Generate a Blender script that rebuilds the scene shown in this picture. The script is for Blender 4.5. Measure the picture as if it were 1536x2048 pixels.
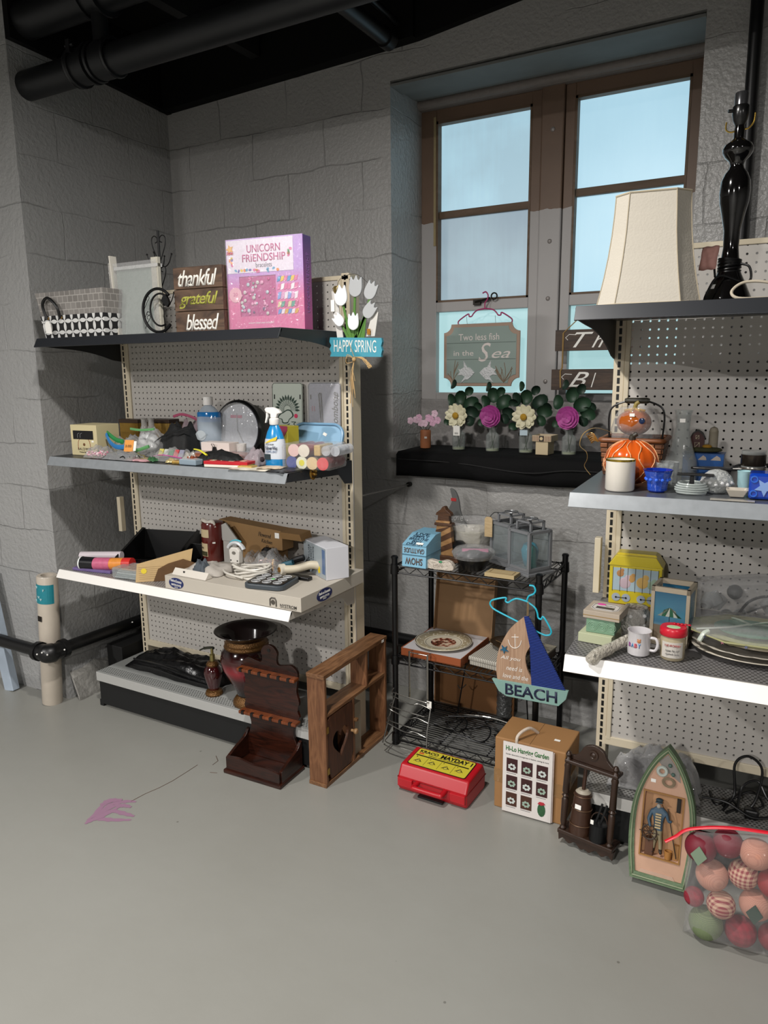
import bpy, bmesh, math, random
from mathutils import Vector, Matrix
for o in list(bpy.data.objects): bpy.data.objects.remove(o)
random.seed(7)
S = bpy.context.scene
C = bpy.context.collection
PI = math.pi
sin, cos = math.sin, math.cos
# ------------------------------------------------------------ camera
cd = bpy.data.cameras.new('camera'); cam = bpy.data.objects.new('camera', cd); C.objects.link(cam)
cd.sensor_fit = 'HORIZONTAL'; cd.sensor_width = 36; cd.lens = 1471.26/1536*36
cd.clip_start = .02
RIGHT = Vector((0.872058, 0.489293, -0.010383)); UP = Vector((-0.083400, 0.169481, 0.981998)); FWD = Vector((-0.482245, 0.855493, -0.188605))
m = Matrix((RIGHT, UP, -FWD)).transposed().to_4x4(); m.translation = Vector((0, 0, 1.525))
cam.matrix_world = m
S.camera = cam
# ------------------------------------------------------------ world, lamps, exposure
w = bpy.data.worlds.new('world'); S.world = w; w.use_nodes = True
w.node_tree.nodes['Background'].inputs[0].default_value = (.55, .58, .62, 1)
w.node_tree.nodes['Background'].inputs[1].default_value = .05
S.view_settings.view_transform = 'Standard'; S.view_settings.look = 'None'
S.view_settings.gamma = 1; S.view_settings.use_curve_mapping = False
S.view_settings.exposure = -0.2
def lamp(name, loc, size, power, col=(1, .97, .93), sy=None, target=None, spread=PI):
    l = bpy.data.lights.new(name, 'AREA'); l.energy = power; l.color = col; l.size = size; l.spread = spread
    if sy: l.shape = 'RECTANGLE'; l.size_y = sy
    o = bpy.data.objects.new(name, l); C.objects.link(o); o.location = loc
    if target: o.rotation_euler = (Vector(target)-Vector(loc)).to_track_quat('-Z', 'Y').to_euler()
    return o
lamp('ceiling_lamp', (-1.03, .93, 2.74), .12, 62, (1, .96, .91))
lamp('ceiling_lamp', (-3.2, -1.35, 2.74), .18, 165, (1, .97, .94))
lamp('ceiling_lamp', (-.4, -2.9, 2.74), .2, 215, (1, .97, .94))
lamp('ceiling_lamp', (1.6, -.6, 2.74), .2, 40, (1, .97, .94))
# ------------------------------------------------------------ helpers
def lin(c):
    if isinstance(c, str):
        c = [int(c[i:i+2], 16)/255 for i in (0, 2, 4)]
    return tuple((x/12.92 if x <= .04045 else ((x+.055)/1.055)**2.4) for x in c)+(1,)
MC = {}
def M(col, rough=.6, metal=0, spec=.5, noise=0, nscale=30, bump=0, bscale=60, coat=0):
    key = (col, rough, metal, spec, noise, nscale, bump, bscale, coat)
    if key in MC: return MC[key]
    m = bpy.data.materials.new('m_'+str(col)); m.use_nodes = True
    nt = m.node_tree; b = nt.nodes['Principled BSDF']
    L = lin(col)
    b.inputs['Base Color'].default_value = L; b.inputs['Roughness'].default_value = rough
    b.inputs['Metallic'].default_value = metal; b.inputs['Specular IOR Level'].default_value = spec
    b.inputs['Coat Weight'].default_value = coat
    if noise or bump:
        tc = nt.nodes.new('ShaderNodeTexCoord')
        nz = nt.nodes.new('ShaderNodeTexNoise'); nz.inputs['Scale'].default_value = nscale; nz.inputs['Detail'].default_value = 5
        nt.links.new(tc.outputs['Object'], nz.inputs['Vector'])
        if noise:
            mx = nt.nodes.new('ShaderNodeMix'); mx.data_type = 'RGBA'
            mx.inputs['A'].default_value = tuple(x*(1-noise) for x in L[:3])+(1,)
            mx.inputs['B'].default_value = tuple(min(1, x*(1+noise)) for x in L[:3])+(1,)
            nt.links.new(nz.outputs['Fac'], mx.inputs['Factor']); nt.links.new(mx.outputs['Result'], b.inputs['Base Color'])
        if bump:
            n2 = nt.nodes.new('ShaderNodeTexNoise'); n2.inputs['Scale'].default_value = bscale; n2.inputs['Detail'].default_value = 4
            nt.links.new(tc.outputs['Object'], n2.inputs['Vector'])
            bp = nt.nodes.new('ShaderNodeBump'); bp.inputs['Strength'].default_value = bump; bp.inputs['Distance'].default_value = .01
            nt.links.new(n2.outputs['Fac'], bp.inputs['Height']); nt.links.new(bp.outputs['Normal'], b.inputs['Normal'])
    MC[key] = m; return m
def wood(c1, c2, rough=.45, scale=(3, 60, 60), dist=2.5, bump=.15):
    key = ('wood', c1, c2, rough, scale)
    if key in MC: return MC[key]
    m = bpy.data.materials.new('wood'); m.use_nodes = True; nt = m.node_tree; b = nt.nodes['Principled BSDF']
    tc = nt.nodes.new('ShaderNodeTexCoord'); mp = nt.nodes.new('ShaderNodeMapping'); mp.inputs['Scale'].default_value = scale
    nz = nt.nodes.new('ShaderNodeTexNoise'); nz.inputs['Scale'].default_value = 1; nz.inputs['Detail'].default_value = 6; nz.inputs['Distortion'].default_value = dist
    cr = nt.nodes.new('ShaderNodeValToRGB'); cr.color_ramp.elements[0].position = .33; cr.color_ramp.elements[1].position = .68
    cr.color_ramp.elements[0].color = lin(c1); cr.color_ramp.elements[1].color = lin(c2)
    nt.links.new(tc.outputs['Object'], mp.inputs[0]); nt.links.new(mp.outputs[0], nz.inputs['Vector']); nt.links.new(nz.outputs['Fac'], cr.inputs[0])
    nt.links.new(cr.outputs[0], b.inputs['Base Color']); b.inputs['Roughness'].default_value = rough
    bp = nt.nodes.new('ShaderNodeBump'); bp.inputs['Strength'].default_value = bump; bp.inputs['Distance'].default_value = .002
    nt.links.new(nz.outputs['Fac'], bp.inputs['Height']); nt.links.new(bp.outputs[0], b.inputs['Normal'])
    MC[key] = m; return m
def film(col='ffffff', clear=.82, rough=.08, bump=.6, bscale=45, white=.35):
    """thin clear plastic: mostly see-through, with glints and a little haze"""
    key = ('film', col, clear, rough, bump, bscale)
    if key in MC: return MC[key]
    m = bpy.data.materials.new('film'); m.use_nodes = True; nt = m.node_tree; b = nt.nodes['Principled BSDF']
    b.inputs['Base Color'].default_value = tuple(x*.6 for x in lin(col)[:3])+(1,) if clear > .6 else lin(col); b.inputs['Roughness'].default_value = rough
    b.inputs['Specular IOR Level'].default_value = 1
    tr = nt.nodes.new('ShaderNodeBsdfTransparent'); tr.inputs[0].default_value = tuple(x**.22 for x in lin(col)[:3])+(1,) if clear > .45 else lin(col)
    mx = nt.nodes.new('ShaderNodeMixShader'); lw = nt.nodes.new('ShaderNodeLayerWeight'); lw.inputs[0].default_value = .35
    ma = nt.nodes.new('ShaderNodeMath'); ma.operation = 'MULTIPLY_ADD'; ma.inputs[1].default_value = .4; ma.inputs[2].default_value = 1-clear
    tc = nt.nodes.new('ShaderNodeTexCoord'); n2 = nt.nodes.new('ShaderNodeTexNoise'); n2.inputs['Scale'].default_value = bscale
    bp = nt.nodes.new('ShaderNodeBump'); bp.inputs['Strength'].default_value = bump; bp.inputs['Distance'].default_value = .01
    nt.links.new(tc.outputs['Object'], n2.inputs['Vector']); nt.links.new(n2.outputs['Fac'], bp.inputs['Height'])
    nt.links.new(bp.outputs[0], b.inputs['Normal']); nt.links.new(bp.outputs[0], lw.inputs['Normal'])
    nt.links.new(lw.outputs['Facing'], ma.inputs[0]); ma.use_clamp = True
    nt.links.new(ma.outputs[0], mx.inputs[0]); nt.links.new(tr.outputs[0], mx.inputs[1]); nt.links.new(b.outputs[0], mx.inputs[2])
    nt.links.new(mx.outputs[0], nt.nodes['Material Output'].inputs[0])
    MC[key] = m; return m
def ramp_mat(name, fn):
    m = bpy.data.materials.new(name); m.use_nodes = True; fn(m.node_tree, m.node_tree.nodes['Principled BSDF']); return m
def math_n(nt, op, a, b=None, c=None):
    n = nt.nodes.new('ShaderNodeMath'); n.operation = op
    for i, v in enumerate((a, b, c)):
        if v is None: continue
        if isinstance(v, (int, float)): n.inputs[i].default_value = v
        else: nt.links.new(v, n.inputs[i])
    return n.outputs[0]
def objxyz(nt):
    tc = nt.nodes.new('ShaderNodeTexCoord'); s = nt.nodes.new('ShaderNodeSeparateXYZ')
    nt.links.new(tc.outputs['Object'], s.inputs[0]); return s.outputs, tc.outputs['Object']
class MB:
    def __init__(s): s.v = []; s.f = []; s.T = Matrix.Identity(4)
    def at(s, loc=(0, 0, 0), rz=0, rx=0, ry=0):
        s.T = Matrix.Translation(loc) @ Matrix.Rotation(rz, 4, 'Z') @ Matrix.Rotation(ry, 4, 'Y') @ Matrix.Rotation(rx, 4, 'X'); return s
    def add(s, vs, fs):
        n = len(s.v); s.v += [tuple(s.T @ Vector(p)) for p in vs]; s.f += [tuple(i+n for i in f) for f in fs]; return s
    def box(s, x0, x1, y0, y1, z0, z1):
        vs = [(x, y, z) for z in (z0, z1) for y in (y0, y1) for x in (x0, x1)]
        return s.add(vs, [(0, 2, 3, 1), (4, 5, 7, 6), (0, 1, 5, 4), (1, 3, 7, 5), (3, 2, 6, 7), (2, 0, 4, 6)])
    def prism(s, poly, a, b, ax='y'):
        """poly in the two other axes (x,z for y; y,z for x; x,y for z)"""
        n = len(poly)
        g = {'y': lambda p, t: (p[0], t, p[1]), 'x': lambda p, t: (t, p[0], p[1]), 'z': lambda p, t: (p[0], p[1], t)}[ax]
        vs = [g(p, a) for p in poly]+[g(p, b) for p in poly]
        fs = [tuple(range(n)), tuple(range(2*n-1, n-1, -1))]+[(i, i+n, (i+1) % n+n, (i+1) % n) for i in range(n)]
        return s.add(vs, fs)
    def lathe(s, prof, seg=32, c=(0, 0), sx=1, sy=1, cap=True):
        vs = []; n = len(prof)
        for r, z in prof:
            for k in range(seg):
                a = 2*PI*k/seg; vs.append((c[0]+r*sx*cos(a), c[1]+r*sy*sin(a), z))
        fs = [(i*seg+k, i*seg+(k+1) % seg, (i+1)*seg+(k+1) % seg, (i+1)*seg+k) for i in range(n-1) for k in range(seg)]
        if cap:
            if prof[0][0] > 1e-5: fs.append(tuple(range(seg-1, -1, -1)))
            if prof[-1][0] > 1e-5: fs.append(tuple((n-1)*seg+k for k in range(seg)))
        return s.add(vs, fs)
    def tube(s, pts, r, seg=8, closed=False, flat=1):
        pts = [Vector(p) for p in pts]; n = len(pts); vs = []; rr = r if isinstance(r, (list, tuple)) else [r]*n
        up = None
        for i, p in enumerate(pts):
            d = (pts[(i+1) % n]-pts[i-1]) if closed else (pts[min(i+1, n-1)]-pts[max(i-1, 0)])
            d = d.normalized() if d.length > 1e-9 else Vector((0, 0, 1))
            if up is None:
                up = Vector((0, 0, 1)) if abs(d.z) < .9 else Vector((1, 0, 0))
            u = d.cross(up)
            u = u.normalized() if u.length > 1e-6 else d.orthogonal().normalized()
            up = u.cross(d).normalized()
            for k in range(seg):
                a = 2*PI*k/seg; vs.append(tuple(p+(u*cos(a)+up*sin(a)*flat)*rr[i]))
        m_ = n if closed else n-1
        fs = [(i*seg+k, i*seg+(k+1) % seg, ((i+1) % n)*seg+(k+1) % seg, ((i+1) % n)*seg+k) for i in range(m_) for k in range(seg)]
        if not closed: fs += [tuple(range(seg-1, -1, -1)), tuple((n-1)*seg+k for k in range(seg))]
        return s.add(vs, fs)
    def cyl(s, p0, p1, r, seg=16): return s.tube([p0, p1], r, seg)
    def ball(s, c, r, sx=1, sy=1, sz=1, seg=20, rings=12, fn=None):
        vs = []; 
        for i in range(rings+1):
            t = PI*i/rings
            for k in range(seg):
                a = 2*PI*k/seg; d = Vector((sin(t)*cos(a), sin(t)*sin(a), cos(t)))
                q = r*(fn(d) if fn else 1)
                vs.append((c[0]+d.x*q*sx, c[1]+d.y*q*sy, c[2]+d.z*q*sz))
        fs = [(i*seg+k, (i+1)*seg+k, (i+1)*seg+(k+1) % seg, i*seg+(k+1) % seg) for i in range(rings) for k in range(seg)]
        return s.add(vs, fs)
    def build(s, name, mat, parent=None, smooth=False, bev=0, loc=None, seg=2):
        me = bpy.data.meshes.new(name); me.from_pydata(s.v, [], s.f); me.update()
        bm = bmesh.new(); bm.from_mesh(me); bmesh.ops.remove_doubles(bm, verts=bm.verts, dist=1e-6)
        bmesh.ops.recalc_face_normals(bm, faces=bm.faces); bm.to_mesh(me); bm.free()
        me.materials.append(mat)
        o = bpy.data.objects.new(name, me); C.objects.link(o)
        if parent is not None: o.parent = parent
        if loc: o.location = loc
        if smooth:
            for p in me.polygons: p.use_smooth = True
            if smooth != 'all':
                try:
                    me.set_sharp_from_angle(angle=math.radians(40))
                except Exception: pass
        if bev:
            b = o.modifiers.new('bevel', 'BEVEL'); b.width = bev; b.segments = seg; b.limit_method = 'ANGLE'; b.angle_limit = math.radians(35)
        return o
def tag(o, label, cat, group=None, kind=None):
    if label: o['label'] = label
    if cat: o['category'] = cat
    if group: o['group'] = group
    if kind: o['kind'] = kind
    return o
def thing(name, label, cat, loc=(0, 0, 0), rz=0, group=None, rx=0, ry=0):
    o = bpy.data.objects.new(name, None); C.objects.link(o); o.location = loc; o.rotation_euler = (rx, ry, rz); o.empty_display_size = .02
    return tag(o, label, cat, group)
def struct(o): o['kind'] = 'structure'; return o
YR = 0.055296
ROX, ROY = -0.4755, 2.4286
def RW(a, b, z): return (ROX+a*cos(YR)-b*sin(YR), ROY+a*sin(YR)+b*cos(YR), z)
def copy_tree(o, parent=None):
    c = o.copy(); C.objects.link(c); c.parent = parent
    for ch in [q for q in bpy.data.objects if q.parent == o]: copy_tree(ch, c)
    return c
def text(s, w, h, mat, parent, loc, name='lettering', rx=PI/2, ry=0, rz=0, shear=0, depth=.0004, bold=0, flipx=False, space=1):
    """lettering fitted to a w x h box, centred on loc, lying in the local x-z plane unless rx is changed"""
    cu = bpy.data.curves.new(name, 'FONT'); cu.body = s; cu.size = 1; cu.shear = shear; cu.offset = bold; cu.resolution_u = 3; cu.space_character = space
    to = bpy.data.objects.new(name, cu); C.objects.link(to)
    me = bpy.data.meshes.new_from_object(to.evaluated_get(bpy.context.evaluated_depsgraph_get()))
    bpy.data.objects.remove(to)
    xs = [v.co.x for v in me.vertices]; ys = [v.co.y for v in me.vertices]
    if not xs: return None
    cx, cy = (min(xs)+max(xs))/2, (min(ys)+max(ys))/2; dx, dy = max(xs)-min(xs), max(ys)-min(ys)
    sx = w/dx if w else h/dy; sy = h/dy if h else sx
    if flipx: sx = -sx
    for v in me.vertices: v.co = Vector(((v.co.x-cx)*sx, (v.co.y-cy)*sy, 0))
    if depth:
        bm = bmesh.new(); bm.from_mesh(me)
        r = bmesh.ops.extrude_face_region(bm, geom=bm.faces[:])
        bmesh.ops.translate(bm, verts=[g for g in r['geom'] if isinstance(g, bmesh.types.BMVert)], vec=(0, 0, depth))
        bmesh.ops.recalc_face_normals(bm, faces=bm.faces); bm.to_mesh(me); bm.free()
    me.materials.clear(); me.materials.append(mat)
    o = bpy.data.objects.new(name, me); C.objects.link(o); o.parent = parent; o.location = loc; o.rotation_euler = (rx, ry, rz)
    return o
def arc(cx, cy, r, a0, a1, n): return [(cx+r*cos(math.radians(a0+(a1-a0)*i/n)), cy+r*sin(math.radians(a0+(a1-a0)*i/n))) for i in range(n+1)]
def rrect(w, h, r, n=5):
    p = []
    for sx, sy, a in ((1, 1, 0), (-1, 1, 90), (-1, -1, 180), (1, -1, 270)):
        p += arc(sx*(w/2-r), sy*(h/2-r), r, a, a+90, n)
    return p
def spl(pts, n=6, closed=False):
    """smooth curve through points (Catmull-Rom)"""
    P_ = [Vector(p) for p in pts]; out = []; N = len(P_)
    for i in range(N if closed else N-1):
        g = lambda k: P_[k % N] if closed else P_[max(0, min(N-1, k))]
        p0, p1, p2, p3 = g(i-1), g(i), g(i+1), g(i+2)
        for k in range(n):
            t = k/n; out.append(.5*((2*p1)+(p2-p0)*t+(2*p0-5*p1+4*p2-p3)*t*t+(3*p1-p0-3*p2+p3)*t**3))
    if not closed: out.append(P_[-1])
    return out
def pillow(mb, w, d, h, seed=0, amp=.12, z0=0, nx=14, ny=10, pinch=.75):
    """crumpled closed bag lying flat: w along x, d along y, thickness h"""
    rnd = random.Random(seed); ph = [rnd.uniform(0, 6) for _ in range(8)]
    def top(u, v_):
        e = (1-abs(u)**3)*(1-abs(v_)**3)
        wob = 1+amp*(sin(7*u+ph[0]+3*v_)+sin(11*v_+ph[1]-4*u)+.6*sin(17*u*v_+ph[2])+.5*sin(23*u+ph[3])*sin(19*v_+ph[4]))
        return h*(.08+max(0, e)**.55*wob*.9)
    vs = []; 
    for j in range(ny+1):
        for i in range(nx+1):
            u, v_ = 2*i/nx-1, 2*j/ny-1
            ex = 1+amp*.3*sin(5*v_+ph[5]); ey = 1+amp*.3*sin(6*u+ph[6])
            vs.append((u*w/2*ex, v_*d/2*ey, z0+top(u, v_)))
    n = len(vs)
    vs += [(x, y, z0+.0005+.02*h*(sin(i)+1)) for i, (x, y, z) in enumerate(vs)]
    fs = []
    W_ = nx+1
    for j in range(ny):
        for i in range(nx):
            a = j*W_+i; fs.append((a, a+1, a+W_+1, a+W_)); fs.append((n+a, n+a+W_, n+a+W_+1, n+a+1))
    for i in range(nx):
        fs.append((i, n+i, n+i+1, i+1)); a = ny*W_+i; fs.append((a, a+1, n+a+1, n+a))
    for j in range(ny):
        a = j*W_; fs.append((a, a+W_, n+a+W_, n+a)); a += nx; fs.append((a, n+a, n+a+W_, a+W_))
    return mb.add(vs, fs)
# shared materials
STICK = M('f2f0ea', .6); BLK = M('0c0c0d', .35); BLKM = M('101112', .6); WHT = M('e8e6e2', .5); CREAM = M('d8ccb4', .45)
FILM = film(); FILMD = film('dfe2e4', .7)
def sticker(parent, loc, w=.012, h=.007, rz=0, rx=0, ry=0, mat=None, name='price_sticker'):
    o = MB().box(-w/2, w/2, -.0004, 0, -h/2, h/2).build(name, mat or STICK, parent); o.location = loc; o.rotation_euler = (rx, ry, rz); return o
# ------------------------------------------------------------ the room
def wall_mat(col, noisy=.12, joints=.22):
    def fn(nt, b):
        o, vec = objxyz(nt)
        nz = nt.nodes.new('ShaderNodeTexNoise'); nz.inputs['Scale'].default_value = 5; nz.inputs['Detail'].default_value = 6; nt.links.new(vec, nz.inputs['Vector'])
        u = math_n(nt, 'ADD', o[0], o[1])
        wob = math_n(nt, 'MULTIPLY', math_n(nt, 'SUBTRACT', nz.outputs['Fac'], .5), .045)
        cv = nt.nodes.new('ShaderNodeCombineXYZ'); nt.links.new(math_n(nt, 'ADD', u, wob), cv.inputs[0]); nt.links.new(math_n(nt, 'ADD', o[2], wob), cv.inputs[1])
        br = nt.nodes.new('ShaderNodeTexBrick'); br.inputs['Scale'].default_value = 1; br.inputs['Brick Width'].default_value = .406; br.inputs['Row Height'].default_value = .203
        br.inputs['Mortar Size'].default_value = .003; br.inputs['Mortar Smooth'].default_value = .6; nt.links.new(cv.outputs[0], br.inputs['Vector'])
        # joints fade in and out
        n3 = nt.nodes.new('ShaderNodeTexNoise'); n3.inputs['Scale'].default_value = 3.1; nt.links.new(vec, n3.inputs['Vector'])
        fade = nt.nodes.new('ShaderNodeMapRange'); fade.inputs[1].default_value = .42; fade.inputs[2].default_value = .6; nt.links.new(n3.outputs['Fac'], fade.inputs[0])
        jt = math_n(nt, 'MULTIPLY', br.outputs['Fac'], fade.outputs[0])
        mx = nt.nodes.new('ShaderNodeMix'); mx.data_type = 'RGBA'; L = lin(col)
        mx.inputs['A'].default_value = tuple(x*(1-noisy) for x in L[:3])+(1,); mx.inputs['B'].default_value = tuple(x*(1+noisy) for x in L[:3])+(1,)
        n2 = nt.nodes.new('ShaderNodeTexNoise'); n2.inputs['Scale'].default_value = 2.2; n2.inputs['Detail'].default_value = 8; nt.links.new(vec, n2.inputs['Vector'])
        nt.links.new(n2.outputs['Fac'], mx.inputs['Factor'])
        m2 = nt.nodes.new('ShaderNodeMix'); m2.data_type = 'RGBA'; m2.inputs['B'].default_value = lin('3a3936'); nt.links.new(math_n(nt, 'MULTIPLY', jt, joints), m2.inputs['Factor'])
        nt.links.new(mx.outputs['Result'], m2.inputs['A']); nt.links.new(m2.outputs['Result'], b.inputs['Base Color'])
        b.inputs['Roughness'].default_value = .33
        f = nt.nodes.new('ShaderNodeTexNoise'); f.inputs['Scale'].default_value = 62; f.inputs['Detail'].default_value = 3; nt.links.new(vec, f.inputs['Vector'])
        g = nt.nodes.new('ShaderNodeTexNoise'); g.inputs['Scale'].default_value = 9; g.inputs['Detail'].default_value = 4; nt.links.new(vec, g.inputs['Vector'])
        h = math_n(nt, 'ADD', math_n(nt, 'MULTIPLY', f.outputs['Fac'], .5), math_n(nt, 'MULTIPLY', g.outputs['Fac'], .3))
        h = math_n(nt, 'SUBTRACT', h, math_n(nt, 'MULTIPLY', jt, .45))
        bp = nt.nodes.new('ShaderNodeBump'); bp.inputs['Strength'].default_value = .8; bp.inputs['Distance'].default_value = .012
        nt.links.new(h, bp.inputs['Height']); nt.links.new(bp.outputs[0], b.inputs['Normal'])
    return ramp_mat('painted block', fn)
WALL = wall_mat('a09f9d'); WALLS = wall_mat('9b9b9a')
def floor_fn(nt, b):
    o, vec = objxyz(nt)
    n = nt.nodes.new('ShaderNodeTexNoise'); n.inputs['Scale'].default_value = 1.3; n.inputs['Detail'].default_value = 9; n.inputs['Roughness'].default_value = .6; nt.links.new(vec, n.inputs['Vector'])
    mx = nt.nodes.new('ShaderNodeMix'); mx.data_type = 'RGBA'; mx.inputs['A'].default_value = lin('86857e'); mx.inputs['B'].default_value = lin('959590'); nt.links.new(n.outputs['Fac'], mx.inputs['Factor'])
    v_ = nt.nodes.new('ShaderNodeTexVoronoi'); v_.inputs['Scale'].default_value = 5.3; nt.links.new(vec, v_.inputs['Vector'])
    sp = math_n(nt, 'LESS_THAN', v_.outputs['Distance'], .022)
    m2 = nt.nodes.new('ShaderNodeMix'); m2.data_type = 'RGBA'; m2.inputs['B'].default_value = lin('55524c'); nt.links.new(math_n(nt, 'MULTIPLY', sp, .6), m2.inputs['Factor'])
    nt.links.new(mx.outputs['Result'], m2.inputs['A']); nt.links.new(m2.outputs['Result'], b.inputs['Base Color'])
    b.inputs['Roughness'].default_value = .36
    f = nt.nodes.new('ShaderNodeTexNoise'); f.inputs['Scale'].default_value = 6; f.inputs['Detail'].default_value = 7; nt.links.new(vec, f.inputs['Vector'])
    bp = nt.nodes.new('ShaderNodeBump'); bp.inputs['Strength'].default_value = .25; bp.inputs['Distance'].default_value = .01
    nt.links.new(f.outputs['Fac'], bp.inputs['Height']); nt.links.new(bp.outputs[0], b.inputs['Normal'])
FLOOR = ramp_mat('painted concrete', floor_fn)
fl = struct(MB().box(-6, 4, -5, 3.5, -.1, 0).build('floor', FLOOR))
# pink paint mark and hairline cracks in the floor paint
pk = MB()
def streak(pts, r0): 
    pts = spl(pts, 5); n = len(pts)
    vs = []
    for i, p in enumerate(pts):
        d = (pts[min(i+1, n-1)]-pts[max(i-1, 0)]).normalized(); s_ = Vector((-d.y, d.x, 0))
        r = r0*(.35+sin(PI*(i+.4)/n)*.8)*(1+.25*sin(i*2.3)); vs += [tuple(p+s_*r), tuple(p-s_*r)]
    pk.add(vs, [(2*i, 2*i+1, 2*i+3, 2*i+2) for i in range(n-1)])
for a in [[(-2.0427, 1.4955), (-2.0194, 1.5246), (-1.9684, 1.5455), (-1.9114, 1.5763)], [(-2.0454, 1.5039), (-2.0434, 1.5553), (-2.0463, 1.6128), (-2.0108, 1.6498), (-1.9811, 1.6623)], [(-2.0426, 1.512), (-2.0681, 1.5869), (-2.0777, 1.6173), (-2.0606, 1.6409)], [(-2.032, 1.5244), (-2.0194, 1.5785), (-1.9579, 1.5913), (-1.9182, 1.5959)], [(-2.0337, 1.484), (-2.03, 1.5122), (-2.0155, 1.5534), (-2.0094, 1.6256)], [(-2.0356, 1.5595), (-2.0283, 1.6084), (-1.9965, 1.6256), (-1.9702, 1.6293)], [(-2.0812, 1.5869), (-2.0616, 1.6259), (-2.0345, 1.6478)]]:
    streak([(x, y, .0007+.0001*len(pk.v)/40) for x, y in a], .009)
pk.build('paint_stain', M('957389', .4), fl)
ck = MB()
for a in [[(-1.9996, 1.6558), (-1.9918, 1.7147), (-1.9761, 1.7684), (-1.9667, 1.8277), (-1.9648, 1.8972), (-1.9645, 1.9602)], [(-1.912, 1.9885), (-1.9136, 2.0221), (-1.9474, 2.048)], [(-1.8823, 1.9416), (-1.8558, 1.9518)]]:
    ck.tube([(x, y, .0003) for x, y in a], .0015, 4)
ck.build('crack', M('57493f', .8), fl)
def hole_wall(x0, x1, z0, z1, a0, a1, c0, c1, y0, y1):
    vs = []
    for y in (y0, y1): vs += [(x0, y, z0), (x1, y, z0), (x1, y, z1), (x0, y, z1), (a0, y, c0), (a1, y, c0), (a1, y, c1), (a0, y, c1)]
    q = [(0, 1, 5, 4), (1, 2, 6, 5), (2, 3, 7, 6), (3, 0, 4, 7)]
    fs = q+[tuple(i+8 for i in f) for f in q]+[(4, 5, 13, 12), (5, 6, 14, 13), (6, 7, 15, 14), (7, 4, 12, 15), (0, 1, 9, 8), (2, 3, 11, 10), (1, 2, 10, 9), (3, 0, 8, 11)]
    return MB().add(vs, fs)
struct(hole_wall(-2.93, 4, 0, 3.1, -1.639, -.395, 1.155, 2.735, 3.0, 3.45).build('wall_back', WALL))
struct(MB().box(-6, -2.93, 2.12, 3.45, 0, 3.1).build('wall_left', WALLS))
struct(MB().box(4, 4.2, -5, 3.45, 0, 3.1).build('wall_right', WALL)); struct(MB().box(-6.2, -6, -5, 3.45, 0, 3.1).build('wall_far_left', WALL)); struct(MB().box(-6, 4, -5.2, -5, 0, 3.1).build('wall_front', WALL))
BLKC = M('070707', .8, spec=.2)
struct(MB().box(-6, 4, -5, 3.5, 3.1, 3.2).build('ceiling', BLKC))
# black painted timber ledge over the wall and joists
struct(MB().prism([(-2.93, 2.812), (-1.69, 2.852), (-1.5, 2.86), (-1.5, 3.1), (-2.93, 3.1)], 2.94, 3.0).build('trim_2', BLKC))
struct(MB().prism([(-1.5, 2.86), (-.9, 2.93), (0, 2.97), (0, 3.1), (-1.5, 3.1)], 2.965, 3.0).build('trim_3', BLKC))
struct(MB().prism([(2.12, 2.86), (2.6, 2.84), (3.0, 2.81), (3.0, 3.1), (2.12, 3.1)], -2.93, -2.90, 'x').build('trim_4', BLKC))
for i, x in enumerate((-2.3, -1.1, .1)):
    struct(MB().box(x-.025, x+.025, -4, 2.93, 2.93, 3.1).build('trim_%d' % (5+i), M('0a0a0a', .75)))
# broken plinth at the foot of the wall beside the shelving
pl = MB(); rnd = random.Random(3)
vs = []
for i in range(13):
    y = 2.13+i*.07; vs += [(-2.925, y, .13+.02*rnd.random()), (-2.895-.012*rnd.random(), y, .10+.02*rnd.random()), (-2.875+.012*rnd.random(), y, .03*rnd.random()), (-2.87, y, 0)]
pl.add(vs, [(i*4+k, i*4+k+1, i*4+k+5, i*4+k+4) for i in range(12) for k in range(3)]+[(0, 1, 2, 3)])
struct(pl.build('baseboard_left', M('8f8d88', .6, noise=.2, bump=.6, bscale=40)))
# ------------------------------------------------------------ window
def frame_fn(nt, b):
    o, vec = objxyz(nt)
    n = nt.nodes.new('ShaderNodeTexNoise'); n.inputs['Scale'].default_value = 22; nt.links.new(vec, n.inputs['Vector'])
    n2 = nt.nodes.new('ShaderNodeTexNoise'); n2.inputs['Scale'].default_value = 5; n2.inputs['Detail'].default_value = 6; nt.links.new(vec, n2.inputs['Vector'])
    z = math_n(nt, 'ADD', o[2], math_n(nt, 'MULTIPLY', math_n(nt, 'SUBTRACT', n.outputs['Fac'], .5), .03))
    up = math_n(nt, 'GREATER_THAN', z, 2.205)
    br = nt.nodes.new('ShaderNodeMix'); br.data_type = 'RGBA'; br.inputs['A'].default_value = lin('5e4a3c'); br.inputs['B'].default_value = lin('7a6250'); nt.links.new(n2.outputs['Fac'], br.inputs['Factor'])
    mx = nt.nodes.new('ShaderNodeMix'); mx.data_type = 'RGBA'; mx.inputs['A'].default_value = lin('a7a4a3')
    nt.links.new(up, mx.inputs['Factor']); nt.links.new(br.outputs['Result'], mx.inputs['B']); nt.links.new(mx.outputs['Result'], b.inputs['Base Color'])
    b.inputs['Roughness'].default_value = .5
FRAME = ramp_mat('half painted frame', frame_fn); BROWN = wood('56442f', '6e5847', .6, (2, 2, 8)); GREYP = M('a5a2a0', .5, noise=.1, nscale=6)
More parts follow.
